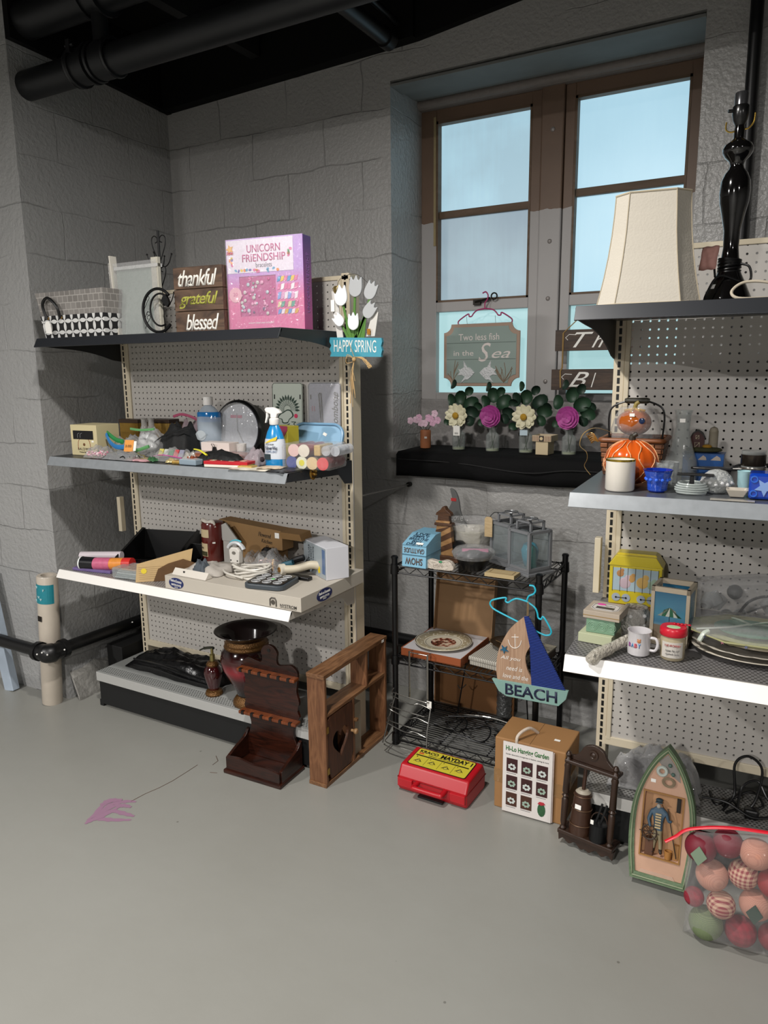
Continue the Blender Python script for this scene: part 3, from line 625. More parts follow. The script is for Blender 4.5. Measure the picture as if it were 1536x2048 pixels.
o = MB().at((-.137, -.0345, .285)).prism([((.016 if k % 2 else .008)*cos(k*PI/5), (.016 if k % 2 else .008)*sin(k*PI/5)) for k in range(10)], 0, .001).build('logo_star', M('e2a73f', .4), t)
text('Style', .028, .014, M('d9545f', .4), t, (-.137, -.0352, .27), shear=.3, bold=.01)
MB().box(-.156, .156, -.0352, -.035, .001, .318).build('shrink_wrap', film('ffffff', .93, .05), t)
# hanging spring sign: white tulips above a teal board
t = thing('spring_tulip_sign', 'white wooden tulips over a teal board lettered HAPPY SPRING with a raffia bow', 'sign', (-1.384, 2.268, 1.603), 0)
GREEN = M('4c7a2e', .6); TW = M('e3e6e8', .4); TW2 = M('a9acae', .4)
q = MB(); zz = [(.1-.0, .034), ]
n = 12
top = [(-.105+.21*i/n, .04-.007*i/n) for i in range(n+1)]
poly = [(-.105, .041), (.106, .033)]+[(.106+(.002 if k % 2 else -.002), .033-.014*k) for k in range(1, 5)]+[(.104, -.031), (-.107, -.026)]+[(-.105+(.004 if k % 2 else -.003), -.026+.013*k) for k in range(1, 5)]
MB().prism(poly, -.006, .006).build('name_board', M('3f93a8', .5, noise=.15, nscale=8), t)
text('HAPPY SPRING', .175, .042, M('d9dcd8', .6), t, (-.002, -.0065, .008), shear=-.05, ry=.035)
def tulip(cx, cz, s, rot, mt, y):
    p = [(-.5, .35), (-.52, -.1), (-.38, -.45), (0, -.62), (.38, -.45), (.52, -.1), (.5, .35), (.42, .75), (.2, .5), (0, .85), (-.2, .5), (-.42, .75)]
    p = [tuple(v) for v in spl([(a, b_, 0) for a, b_ in p], 3, True)]
    c_, s_ = cos(rot), sin(rot)
    return MB().prism([(cx+s*(a*c_-b_*s_), cz+s*(a*s_+b_*c_)) for a, b_, _ in p], y-.007, y).build('tulip', mt, t, bev=.002)
for i, a in enumerate(((-.055, .178, .05, .12, TW, -.004), (.005, .205, .05, -.1, TW2, -.002), (.062, .19, .045, -.5, TW2, .002), (.058, .125, .043, -.75, TW2, -.002), (-.062, .098, .036, .8, TW, -.008), (.0, .088, .042, 0, TW, -.012))): tulip(*a)
for x0, z0, x1, z1 in ((-.02, .035, -.05, .15), (-.01, .035, 0, .18), (.0, .035, .05, .13), (-.03, .035, -.055, .08), (0, .035, .0, .07), (.01, .035, .06, .17)):
    MB().prism([(x0-.006, z0), (x0+.006, z0), (x1+.004, z1), (x1-.004, z1)], -.003, .0).build('stem', GREEN, t)
MB().prism([(-.035, .035), (-.045, .12), (-.02, .09), (0, .12), (.02, .09), (.045, .12), (.035, .035)], -.001, .001).build('leaves', GREEN, t)
MB().prism([(-.08, .04), (-.1, .2), (-.08, .2), (-.055, .04)], .002, .006).build('back_slat', M('c9c7c2', .5), t); MB().prism([(.04, .04), (.07, .13), (.09, .12), (.075, .04)], .002, .006).build('back_slat', M('c9c7c2', .5), t)
RAF = M('b99a6b', .8); rr = random.Random(9)
rb = MB()
for i in range(26):
    a = rr.uniform(-.5, .6) if i < 16 else rr.uniform(-.1, .2)
    L_ = rr.uniform(.05, .10) if i < 16 else rr.uniform(.1, .165)
    if i < 10: pts = [(0, -.014, -.035), (.03*rr.random()+.01, -.02, -.03), (.045+.02*rr.random(), -.02, -.05+.02*rr.random()), (.055+.02*rr.random(), -.018, -.06-.01*rr.random())]
    elif i < 14: pts = [(0, -.014, -.035), (-.025, -.02, -.028+.01*rr.random()), (-.03, -.018, -.05), (0, -.015, -.045)]
    else: pts = [(0, -.014, -.04), (a*.02-.008, -.018, -.04-L_*.4), (a*.06-.01, -.016, -.04-L_*.75), (a*.09-.012, -.014, -.04-L_)]
    rb.tube(spl(pts, 4), .0011, 5)
rb.tube(spl([(-.02, -.016, .02), (-.008, -.018, -.005), (.004, -.018, -.035)], 3), .0012, 5)
rb.build('raffia_bow', RAF, t, smooth=True)
MB().ball((0, -.016, -.038), .008, seg=10, rings=8).build('bow_knot', RAF, t, smooth=True)
wr = MB()
for i in range(10): wr.tube([(-.075, -.012, .19), (-.075+.008*cos(i), -.016, .205+.008*sin(i)), (-.07+.006*cos(i*2), -.012, .215)], .001, 5)
wr.build('wire_twist', M('7d6a35', .4, .6), t)
MB().tube(spl([(-.075, -.004, .2), (-.06, 0, .24), (0, .002, .252), (.05, .0, .22), (.065, 0, .2)], 5), .0008, 5).build('hanging_wire', M('2a2a2a', .5, .5), t)
MB().box(.05, .062, -.008, -.005, .045, .065).build('bell_clip', M('a9762e', .3, .8), t); MB().box(-.10, -.085, -.004, -.002, .13, .17).build('paper_tag', STICK, t)
# ============================================================ left unit, middle shelf
Z = 1.187
t = thing('candlestick_carton', 'cream cardboard carton with a dark window and a small crest', 'carton', (-2.62, 2.13, Z), .06)
BC = M('c9bd94', .55)
MB().box(-.075, .075, -.05, .075, 0, .128).build('carton', BC, t, bev=.0015)
MB().box(-.06, .055, -.0515, -.0502, .068, .104).build('dark_window', BLK, t)
for x in (-.02, -.005): MB().tube(spl([(x-.012, -.053, .074), (x-.01, -.053, .09), (x, -.053, .094)], 3), .0012, 5).build('chrome_item', M('c8ccd0', .2, .9), t, smooth=True)
MB().tube([(x, -.0505, z) for x, z in [(-.035, .026), (-.035, .045)]+arc(-.0, .045, .035, 180, 0, 8)+[(.035, .045), (.035, .026)]], .0011, 5).build('crest_arch', M('8a4a30', .5), t)
MB().at((0, -.0505, .046), rx=PI/2).lathe([(.006, 0), (.006, .001)], 12).build('crest_disc', M('6a4526', .5), t)
text('BALDWIN', .075, .011, M('2c2824', .5), t, (0, -.0505, .027), space=1.2); text('Premium Bath Ware', .06, .006, M('2c2824', .5), t, (0, -.0505, .014))
sticker(t, (.05, -.0505, .06))
def bag(nm, label, cat, loc, w, d, h, seed, mat=None, rz=0, zipc=None, group=None, rx=0, inner=None):
    t = thing(nm, label, cat, loc, rz, group, rx)
    pillow(MB(), w, d, h, seed, .16).build('bag', mat or FILM, t, smooth='all')
    if zipc: MB().tube(spl([(-w*.48, -d*.3, h*.4), (-w*.1, -d*.42, h*.62), (w*.46, -d*.38, h*.42)], 5), .0035, 6, flat=.6).build('zip_strip', M(zipc, .3), t, smooth=True)
    return t
t = bag('bead_bag', 'clear bag of pink beads beside the cream carton', 'bag', (-2.495, 2.055, Z), .11, .08, .045, 11); rr = random.Random(2)
for i in range(45):
    MB().ball((rr.uniform(-.05, .04), rr.uniform(-.03, .025), .006+rr.random()*.02), .0045, seg=8, rings=6).build('bead', M(rr.choice(['e58aa2', 'f0b7c4', 'd96a88', 'e9d2d6']), .25), t, smooth=True)
t = bag('trinket_bag', 'flat clear bag of silvery trinkets near the shelf edge', 'bag', (-2.345, 2.045, Z), .17, .075, .03, 12, film('d8dadc', .62, .05)); 
for i in range(22):
    x, y = rr.uniform(-.08, .08), rr.uniform(-.035, .03); a = rr.uniform(0, 3)
    MB().tube(spl([(x, y, .012), (x+.018*cos(a), y+.01*sin(a), .018), (x+.03*cos(a+.5), y+.018*sin(a), .01)], 3), .0018, 5).build('silver_trinket', M(rr.choice(['c9cccf', '3c3a36', 'dcdcdc']), .2, .9), t, smooth=True)
t = bag('zip_bag', 'clear zip bag with a green and blue strip and an orange tag', 'bag', (-2.42, 2.165, Z), .18, .13, .075, 13)
MB().tube(spl([(-.1, -.05, .09), (-.07, -.06, .06), (-.02, -.07, .042), (.04, -.07, .045)], 5), .0035, 6, flat=3).build('blue_strip', M('2f7fc0', .3), t, smooth=True)
MB().tube(spl([(-.105, -.04, .095), (-.075, -.05, .085), (-.04, -.05, .068), (.0, -.05, .062)], 5), .0035, 6, flat=3).build('green_strip', M('2f8a4a', .3), t, smooth=True)
MB().at((.062, -.078, .05), rz=.15, rx=-.3).box(-.022, .022, -.001, 0, -.024, .024).build('orange_tag', M('e0953c', .5), t)
text('3.00', .03, .01, M('6b4420', .5), t, (.062, -.082, .05), rx=PI/2-.3, rz=.15); MB().at((.093, -.075, .05), rz=.2, rx=-.3).box(-.006, .006, -.001, 0, -.02, .02).build('white_tag', STICK, t)
GOLD = M('a8853f', .25, .75, noise=.25, nscale=60)
t = thing('gold_box', 'gold foil box standing against the pegboard in the far corner of the shelf', 'box', (-2.615, 2.34, Z), .05, 'gold foil boxes')
MB().box(-.055, .055, -.02, .03, 0, .135).build('carton', GOLD, t, bev=.002); MB().box(-.057, .057, -.022, .032, .12, .137).build('lid', M('3c2a1c', .4), t, bev=.002)
t = thing('gold_box', 'gold foil box under clear wrap between the clear cups and the black pouch', 'box', (-2.425, 2.345, Z), .03, 'gold foil boxes')
MB().box(-.06, .062, -.03, .03, 0, .125).build('carton', M('c8a45a', .22, .7, noise=.3, nscale=50), t, bev=.002); MB().box(-.062, .064, -.032, .032, .125, .142).build('lid', M('33241b', .4), t, bev=.002)
t = thing('clear_cups', 'pair of joined clear plastic bottles standing in front of the gold boxes', 'cups', (-2.43, 2.26, Z))
for x in (-.02, .022): MB().lathe([(.019, 0), (.02, .1), (.013, .118), (.012, .14), (.016, .15), (.013, .15), (.010, .14), (.011, .118), (.018, .1), (.017, .004)], 18, c=(x, 0)).build('bottle', film('d5d2cd', .62), t, smooth=True)
t = bag('zip_bag', 'zip bag with a green seal holding white cloth items', 'bag', (-2.325, 2.19, Z), .15, .12, .10, 14, zipc=None)
MB().at((-.01, -.0, .0)).ball((-.02, 0, .055), .045, sx=1.2, sy=.8, sz=.95).ball((-.035, -.04, .03), .03, sx=1.3, sz=.7).build('white_cloth', M('c9cbcc', .7), t, smooth='all')
MB().tube(spl([(-.065, -.06, .115), (0, -.065, .112), (.075, -.065, .118)], 5), .003, 6, flat=1.8).build('green_seal', M('5f9a62', .35), t, smooth=True)
MB().tube(spl([(-.06, -.08, .03), (0, -.09, .033), (.06, -.085, .05)], 5), .005, 6, flat=1.5).build('green_seal', M('5f9a62', .35), t, smooth=True)
t = bag('zip_bag', 'zip bag with a dark pink seal slumped against the pegboard', 'bag', (-2.26, 2.365, Z), .19, .06, .13, 15, film('d9c3cb', .6))
MB().tube(spl([(-.08, -.04, .155), (-.03, -.04, .165), (.04, -.04, .15), (.12, -.04, .115)], 5), .004, 6, flat=1.6).build('pink_seal', M('b0506f', .35), t, smooth=True)
t = thing('fabric_pouch', 'black fabric pouch slumped beside the blue soap bottle', 'pouch', (-2.215, 2.235, Z))
pillow(MB(), .155, .14, .125, 5, .12).build('pouch', M('0f1011', .75, bump=.5, bscale=25), t, smooth='all')
MB().tube(spl([(-.09, -.06, .06), (-.03, -.075, .085), (.05, -.07, .11), (.09, -.04, .12)], 5), .0025, 6).build('zipper', M('1f2123', .4), t, smooth=True)
t = thing('soap_bottle', 'clear bottle of blue liquid soap with a white cap', 'bottle', (-2.118, 2.3, Z), .1)
MB().lathe([(.052, 0), (.056, .006), (.056, .15), (.05, .175), (.03, .198), (.017, .206), (.017, .215)], 28, sy=.6).build('bottle', film('c8d4de', .55, .05, .1), t, smooth=True)
MB().lathe([(.050, .003), (.053, .008), (.053, .135), (.0527, .14), (.0, .14)], 28, sy=.58).build('lower_liquid', M('8d99a8', .2), t, smooth=True)
MB().lathe([(.054, .14), (.054, .175), (.05, .18), (.0, .18)], 28, sy=.59).build('blue_liquid', M('2273b6', .1, spec=.8), t, smooth=True)
MB().lathe([(.020, .208), (.020, .238), (.018, .241), (0, .241)], 20).build('cap', WHT, t, smooth=True)
MB().at((-.02, -.0335, .085), rx=PI/2).lathe([(.026, 0), (.026, .0008)], 24, sy=.8).build('oval_label', M('b5bdc2', .5), t)
t = thing('wall_clock', 'round black-rimmed wall clock in crinkled clear plastic leaning on the pegboard', 'clock', (-1.99, 2.33, Z+.105), 0, None, -.12)
MB().at(rx=PI/2).lathe([(.118, -.015), (.124, -.008), (.124, .008), (.116, .016), (.108, .01), (.108, .0)], 48).build('rim', BLK, t, smooth=True)
MB().at(rx=PI/2).lathe([(.109, 0), (.109, .004), (0, .004)], 48).build('dial', M('cfd3dc', .3, .3, noise=.1), t)
MB().at((0, -.0045, 0)).prism([(-.003, .0), (.003, 0), (-.006, .07), (-.009, .07)], -.001, 0).build('minute_hand', M('c7cbd0', .2, .8), t); MB().at((0, -.0045, 0)).prism([(-.003, .0), (.003, 0), (.035, -.045), (.03, -.05)], -.001, 0).build('hour_hand', M('c7cbd0', .2, .8), t)
text('12', .018, .014, M('e8e8ee', .4), t, (0.01, -.0055, .085)); MB().box(-.04, .02, -.0052, -.0045, .05, .062).build('pink_print', M('c06a86', .5), t)
MB().at(rx=PI/2).lathe([(.112, .018), (.07, .021), (0, .022)], 40, cap=False).build('plastic_wrap', film('ffffff', .72, .12, 1.0, 30), t, smooth='all')
t = thing('storage_case', 'long white box held by a black binder clip', 'box', (-1.985, 2.2, Z+.035), .03)
MB().box(-.07, .07, -.02, .04, 0, .034).build('box', M('d9cdc6', .5), t, bev=.001); MB().prism([(-.012, 0), (.012, 0), (.006, .018), (-.006, .018)], -.026, -.02).at((0, -.03, .0)).box(-.016, .016, -.001, .004, -.006, .002).build('binder_clip', BLK, t)
MB().tube([(-.005, -.026, .016), (-.006, -.034, .03), (.006, -.034, .03), (.005, -.026, .016)], .0012, 5).build('clip_wire', BLK, t)
t = thing('wrapped_carton', 'long orange carton in clear wrap lying under the white clipped box', 'carton', (-1.925, 2.165, Z), -.04)
MB().box(-.125, .115, -.03, .05, 0, .034).build('carton', M('b0664a', .4, noise=.15), t, bev=.002); MB().box(-.13, .17, -.033, .053, .0, .037).build('wrap', film('e8e4ea', .75), t, bev=.004)
t = thing('eyeglass_case', 'black soft case with a yellow stripe', 'case', (-1.868, 2.08, Z), -.12)
pillow(MB(), .225, .075, .05, 8, .08).build('case', M('121314', .6, bump=.3), t, smooth='all')
MB().tube(spl([(-.11, -.03, .055), (-.07, -.036, .052), (-.03, -.04, .038)], 4), .0055, 6, flat=.5).build('stripe', M('d8d23a', .4), t, smooth=True)
t = thing('small_carton', 'flat red and white carton at the front of the shelf', 'carton', (-1.80, 2.055, Z), .16)
MB().box(-.09, .09, -.035, .035, .0, .010).build('white_base', M('e6dccf', .5), t, bev=.001); MB().box(-.091, .091, -.036, .036, .010, .022).build('red_lid', M('b8202a', .35), t, bev=.001)
for i in range(4): MB().box(-.075+i*.04, -.055+i*.04, -.02+.01*(i % 2), .01, .022, .0226).build('printed_mark', M('d8c9a8', .5), t)
t = bag('zip_bag', 'small zip bag with a pink seal and coloured papers at the front', 'bag', (-2.125, 2.10, Z), .165, .10, .042, 16, zipc='c0509a')
for i, c in enumerate(('c9bf62', 'b9bdb6', '3f7a52', 'b8484c', '8a8a9c')): MB().at((-.055+i*.027, -.02, .018), rx=-.5).box(-.011, .011, -.002, .002, 0, .03).build('folded_paper', M(c, .5), t)
t = thing('label_maker_box', 'small blue-grey clear box at the shelf front edge', 'box', (-1.975, 2.035, Z)); MB().box(-.042, .042, -.02, .03, 0, .020).build('box', M('8a9aa6', .25), t, bev=.003)
MB().box(-.038, .038, -.016, .026, .020, .0215).build('lid', film('dfe6ea', .5), t)
for i, (x, y, c, w_, rz, lb) in enumerate(((-2.04, 2.045, 'a5853f', .05, .2, 'tiny gold card lying between the zip bag and the blue-grey box'), (-1.985, 2.11, '9a5a3e', .06, -.3, 'rust brown wrapped packet behind the blue-grey box'), (-1.70, 2.03, 'b59a50', .06, .1, 'small brass-coloured clasp packet beside the flat red carton'), (-1.72, 2.06, '6f8a3f', .035, .4, 'small green packet beside the spray bottle'))):
    o = MB().box(-w_/2, w_/2, -.02, .02, 0, .012).build('small_packet', M(c, .35, .2, noise=.3, nscale=90), None, bev=.003); o.location = (x, y, Z+(.022 if i == 1 else 0)); o.rotation_euler = (0, 0, rz); tag(o, lb, 'packet')
for x, y, w_, d_, c, rz, lb in ((-2.25, 2.035, .12, .04, 'd8a7ac', 0, 'flat pink strip packet lying in front of the white cloth bag'), (-2.27, 2.075, .14, .08, 'b09a6a', .1, 'flat tan packet under the zip bag with the green seal'), (-1.66, 2.03, .20, .08, 'd8d2c2', .05, 'thin cream paper packet poking out below the spray bottle'), (-1.565, 2.05, .12, .12, '1d1e20', -.1, 'flat black foil packet on the right front corner'), (-1.60, 2.035, .09, .06, 'c9b7a0', .3, 'flat packet with a red and brown print on the black foil packet')):
    o = pillow(MB(), w_, d_, .007, int(w_*100), .1).build('flat_packet', M(c, .35, .1, noise=.25, nscale=60), None, smooth='all'); o.location = (x, y, Z+(.008 if c == 'c9b7a0' else .0005)); o.rotation_euler = (0, 0, rz); tag(o, lb, 'packet')
t = bag('hardware_bag', 'clear bag of dark hardware between the black case and spray bottle', 'bag', (-1.735, 2.12, Z), .07, .07, .055, 19, film('b9aeb4', .5)); MB().ball((0, 0, .022), .03, sx=1.2, sy=.9, sz=.65).build('contents', M('3c2f33', .5, noise=.5, nscale=80), t, smooth=True)
# spray bottle
t = thing('spray_bottle', 'bright blue spray bottle with a white trigger head', 'spray bottle', (-1.643, 2.12, Z), .1)
MB().lathe([(.037, 0), (.041, .006), (.041, .075), (.038, .10), (.030, .125), (.018, .148), (.013, .155)], 28, sy=.6).build('bottle', M('1f86c4', .2, spec=.7), t, smooth=True)
MB().lathe([(.0415, .03), (.0416, .085), (.038, .102)], 28, sy=.61, cap=False).build('label', M('c9cfd8', .4), t, smooth=True)
MB().lathe([(.016, .152), (.018, .156), (.018, .172), (.013, .176), (0, .176)], 20).build('collar', WHT, t, smooth=True)
h = MB().prism([(-.012, .176), (-.012, .19), (-.03, .196), (-.036, .206), (-.03, .213), (.0, .214), (.022, .206), (.032, .194), (.016, .19), (.012, .176)], -.008, .008).build('trigger_head', WHT, t, bev=.003)
MB().prism([(-.03, .197), (-.024, .196), (-.024, .18), (-.032, .158), (-.037, .158), (-.032, .178)], -.005, .005).build('trigger', WHT, t, bev=.001)
MB().prism([(-.03, .086), (.02, .098), (.026, .112), (-.0, .103)], -.026, -.024).build('yellow_flash', M('e0c43a', .4), t); text('NeverWet', .05, .014, M('222a44', .4), t, (0, -.0265, .07), shear=.2, bold=.01); text('REPELLENT', .045, .007, M('5b6f92', .4), t, (0, -.0265, .057))
MB().box(-.03, -.005, -.0268, -.0255, .028, .048).build('picture', M('24343a', .4), t)
text('RUST-OLEUM', .03, .005, M('222', .4) if 0 else M('222428', .4), t, (-.005, -.0265, .083))
t = thing('snack_carton', 'maroon and yellow carton standing behind the spray bottle', 'carton', (-1.68, 2.24, Z), -.35)
MB().box(-.045, .045, -.025, .025, 0, .14).build('carton', M('a79b2f', .4), t, bev=.001); MB().prism([(-.045, 0), (.0, 0), (-.01, .06), (.02, .1), (.045, .125), (.045, .14), (-.045, .14)], -.0265, -.0252).build('maroon_print', M('8a2f4c', .4), t)
MB().at((.0, -.0266, .055)).ball((0, 0, 0), .014, sy=.15, sz=1.3).build('pink_print', M('c83a6c', .4), t)
# plates
def plate(lb, x, w_, paint, text_fn):
    t = thing('license_plate', lb, 'license plate', (x, 2.393, 1.187), 0, None, -.03)
    poly = [(a, b_+.15) for a, b_ in rrect(w_, .29, .012)]
    MB().prism(poly, -.001, .001).build('plate', M(paint, .25, .15), t)
    e = MB(); e.tube([(a, -.001, b_) for a, b_ in [(a, b_+.15) for a, b_ in rrect(w_-.004, .286, .011)]], .0013, 5, True).build('raised_edge', M('4a5048', .4), t)
    for sx in (-1, 1):
        for z in (.24,): MB().box(sx*(w_/2-.012)-.0025, sx*(w_/2-.012)+.0025, -.0018, -.0009, z-.009, z+.009).build('slot', BLK, t)
    text_fn(t); return t
def p1_(t):
    G = M('1f3a2c', .5)
    MB().prism([tuple(v)[:2] for v in spl([(-.04, .17, 0), (-.05, .155, 0), (-.03, .15, 0), (-.025, .135, 0), (0, .135, 0), (.01, .15, 0), (.03, .165, 0), (.02, .185, 0), (0, .19, 0), (-.02, .18, 0)], 3, True)], -.0018, -.001).build('printed_face', G, t)
    MB().prism([tuple(v)[:2] for v in spl([(-.034, .168, 0), (-.043, .156, 0), (-.026, .152, 0), (-.02, .139, 0), (0, .14, 0), (.008, .152, 0), (.024, .165, 0), (.016, .181, 0), (0, .185, 0), (-.018, .176, 0)], 3, True)], -.0022, -.0018).build('printed_face', M('c6cfc4', .4), t)
    for k in range(15):
        a = math.radians(200-k*14.5); c0 = (.0, .19); r0, r1 = .016, .062
        p = lambda r, da: (c0[0]+r*cos(a+da), c0[1]+r*sin(a+da)*.95)
        MB().prism([p(r0, -.05), p(r0, .05), p(r1-.012, .1), p(r1, 0), p(r1-.012, -.1)], -.0018, -.001).build('printed_feather', G, t)
        MB().prism([p(r0+.004, -.02), p(r0+.004, .02), p(r1-.022, .05), p(r1-.022, -.05)], -.0022, -.0017).build('printed_feather', M('c6cfc4', .4), t)
    MB().at((.042, -.0015, .165), rx=PI/2).lathe([(.0085, 0), (.0085, .001)], 16).build('pink_sticker', M('d8305f', .5), t)
    text('ME', .035, .022, G, t, (.03, -.0018, .125), ry=PI/2); text('W', .03, .022, G, t, (.0, -.0018, .12), ry=PI/2)
plate('white license plate printed with a green feathered headdress profile', -1.79, .150, 'c6cfc4', p1_)
def p2_(t):
    K = M('18181a', .4)
    text('Trombone', .15, .028, K, t, (.05, -.0018, .185), ry=-PI/2, shear=.35, bold=.01)
    MB().tube([(-.02, -.003, .255), (-.024, -.003, .25), (-.012, -.003, .12), (-.004, -.003, .118), (-.014, -.003, .255), (-.02, -.003, .255)], .0022, 6).build('printed_slide', K, t)
    MB().prism([(-.058, .14), (-.02, .145), (-.035, .115)], -.002, -.001).build('printed_bell', M('8a6d4a', .5), t)
    for x in (-.055, -.045): MB().tube([(x, -.0015, .185), (x-.002, -.0015, .195), (x, -.0015, .205)], .001, 5).build('red_mark', M('c8354a', .5), t)
    MB().box(-.077, .077, -.006, -.0055, .01, .292).build('plastic_wrap', film('ffffff', .84, .05), t)
plate('shiny wrapped license plate with trombone lettering and a slide', -1.613, .150, 'b4b6c4', p2_)
t = thing('plastic_tray', 'light blue plastic tray with rounded corners leaning behind the paper tubes', 'tray', (-1.60, 2.29, Z), 0, None, -.35)
tr = MB(); tr.prism([(a, b_+.078) for a, b_ in rrect(.24, .15, .05, 8)], 0, .004); tr.build('tray', M('86aecb', .4), t, smooth=True)
MB().tube([(a, -.004, b_+.078) for a, b_ in rrect(.232, .142, .047, 8)], .005, 8, True).build('rim', M('7ba4c4', .35), t, smooth=True); sticker(t, (.035, -.001, .11), .018, .011, ry=.4)
# roll caps: wrapped paper tubes
tb = thing('paper_tube', 'deep blue capped paper tube, front left of the wrapped bundle', 'tube', (-1.555, 2.10, Z+.0235), .1, 'paper tubes in clear wrap')
MB().cyl((0, 0, 0), (0, .13, 0), .021, 20).build('tube', M('7c2f35', .4), tb, smooth=True); capm = MB().cyl((0, -.003, 0), (0, .0, 0), .0225, 20); capm.build('end_cap', M('2f3f8a', .4), tb, smooth=True)
for x, z, c, tc_, lb in ((-1.512, .0235, 'dcdcc4', '7c2f35', 'white-capped paper tube with a yellow centre, second in the lower row'), (-1.468, .0235, 'd3b98c', '8a7a62', 'tan-capped paper tube, third in the lower row'), (-1.424, .0235, 'd0484c', '6e2026', 'red-capped paper tube, right end of the lower row'), (-1.545, .066, 'd8b4b0', '8a3038', 'pale pink-capped paper tube, left in the upper row'), (-1.502, .066, 'd8cfc0', '8a3038', 'off-white-capped paper tube in the upper row, right of the pale pink cap')):
    r = thing('paper_tube', lb, 'tube', (x, 2.10, Z+z), .1, 'paper tubes in clear wrap')
    o = MB().cyl((0, 0, 0), (0, .13, 0), .021, 20).build('tube', M(tc_, .4), r, smooth=True)
    MB().cyl((0, -.003, 0), (0, .0, 0), .0225, 20).build('end_cap', M(c, .4), r, smooth=True)
    if 'yellow' in lb: MB().cyl((0, -.004, 0), (0, -.002, 0), .011, 16).build('yellow_centre', M('dcd22f', .4), r)
t = thing('cork_bundle', 'tan wrapped stick bundle and clear tubes on top of the paper tubes', 'bundle', (-1.455, 2.11, Z+.048), .1)
MB().box(-.013, .013, 0, .10, 0, .038).build('tan_bundle', M('b59a62', .6, noise=.3, nscale=90), t, bev=.004)
for x in (.03, .066): MB().cyl((x, .01, .018), (x, .12, .018), .018, 18).build('clear_tube', film('dfe2e8', .6), t, smooth=True)
t = thing('bundle_wrap', 'clear plastic wrap stretched round the paper tubes', 'wrap', (-1.485, 2.09, Z+.001), .1); MB().box(-.10, .095, -.006, .13, 0, .09).build('wrap', film('ffffff', .9, .05, .8), t, bev=.012)
t = thing('brass_knob', 'round pierced brass knob stuck on the right end of the metal shelf', 'knob', (-1.482, 2.12, 1.172), PI/2)
MB().at(rx=PI/2).lathe([(.021, 0), (.023, .003), (.018, .007), (.008, .006), (.006, .014), (0, .015)], 24).build('disc', M('b9924a', .2, .95), t, smooth=True)
for k in range(5): MB().at((.0145*cos(k*1.256), -.0065, .0145*sin(k*1.256)), rx=PI/2).lathe([(.0035, 0), (.0035, .001)], 8).build('pierced_hole', M('1c130a', .6), t)
t = thing('plastic_tub', 'small clear plastic tub beside the white clipped box', 'tub', (-1.885, 2.22, Z+.036)); MB().lathe([(.018, 0), (.02, .03), (.018, .03), (.016, .002)], 16).build('tub', film('e0dcd8', .55), t, smooth=True)

rr = random.Random(77); Z = 1.187
for i, (x, y, w_, d_, h_, c, rz, lb) in enumerate(((-2.31, 2.08, .07, .04, .018, 'a89a6a', .3, 'small khaki foil packet on the pink strip packet'), (-2.19, 2.05, .05, .03, .014, '4a7a52', -.2, 'tiny green foil packet near the shelf edge under the pink zip bag'), (-2.04, 2.10, .06, .05, .03, 'c9c4bc', .5, 'crumpled clear wrapper beside the folded coloured papers'), (-1.99, 2.06, .07, .045, .022, 'a8583c', -.5, 'rust red packet behind the small blue-grey box'), (-1.95, 2.105, .06, .04, .02, 'd8d8dc', .2, 'small silver wrapper left of the yellow striped case'), (-2.09, 2.055, .05, .035, .012, 'd2c08a', .7, 'little gold foil square left of the blue-grey box'), (-2.41, 2.03, .06, .03, .012, '6a6a6c', .1, 'small grey foil strip at the shelf edge under the silvery trinkets'))):
    o = pillow(MB(), w_, d_, h_, 200+i, .25).build('foil_packet', M(c, .2, .35, noise=.3, nscale=80, bump=.6, bscale=60), None, smooth='all'); o.location = (x, y, Z+.001); o.rotation_euler = (0, 0, rz); tag(o, lb, 'packet', 'loose packets on the middle shelf')
# ============================================================ left unit, lower shelf
Z = .699
t = thing('plastic_roll', 'thin white-pink plastic roll lying along the shelf beside the wall', 'roll', (-2.55, 2.11, Z+.045), .22)
MB().cyl((-.15, 0, .0), (.05, .012, .01), .017, 18).build('roll', M('c9bfc4', .3), t, smooth=True); MB().cyl((-.154, 0, .0), (-.149, 0, .0), .012, 14).build('roll_core', M('f0ecec', .4), t)
t = thing('wrapping_roll', 'black, pink and orange printed roll with a white open end', 'roll', (-2.51, 2.06, Z+.03), .25)
MB().cyl((-.125, 0, 0), (-.06, 0, 0), .028, 24).build('black_print', M('16161a', .3), t, smooth=True); MB().cyl((-.06, 0, 0), (.02, 0, 0.004), .027, 24).build('pink_print', M('c0607f', .35, noise=.3, nscale=40), t, smooth=True)
MB().cyl((.02, 0, .004), (.08, 0, .008), .026, 24).build('orange_print', M('d8893a', .35, noise=.3, nscale=60), t, smooth=True); MB().cyl((.08, 0, .008), (.12, 0, .01), .026, 24).build('red_print', M('c8302c', .35), t, smooth=True)
MB().at((-.125, 0, 0), ry=-PI/2).lathe([(.029, -.002), (.029, .004), (.022, .004), (.022, -.03)], 24, cap=False).build('white_core', M('dfe2e0', .4), t, smooth=True)
o = MB().box(-.11, .09, -.02, .04, 0, .012).build('sheet_stack', M('6a5a8a', .4, noise=.3, nscale=30), None, bev=.002); o.location = (-2.56, 2.04, Z); o.rotation_euler = (0, 0, .15); tag(o, 'purple printed sheets lying under the rolls at the left end of the shelf', 'paper')
t = thing('packet_stack', 'stack of flat packets in clear wrap topped by a tan card', 'packets', (-2.345, 2.055, Z), .12)
for i in range(4): MB().box(-.065+.006*i, .06+.003*i, -.045, .045, .001+i*.009, .009+i*.009).build('packet', M(('9aa3a0', '7f8a88', 'aab0ad', '8c8f8a')[i], .3, noise=.2), t, bev=.002)
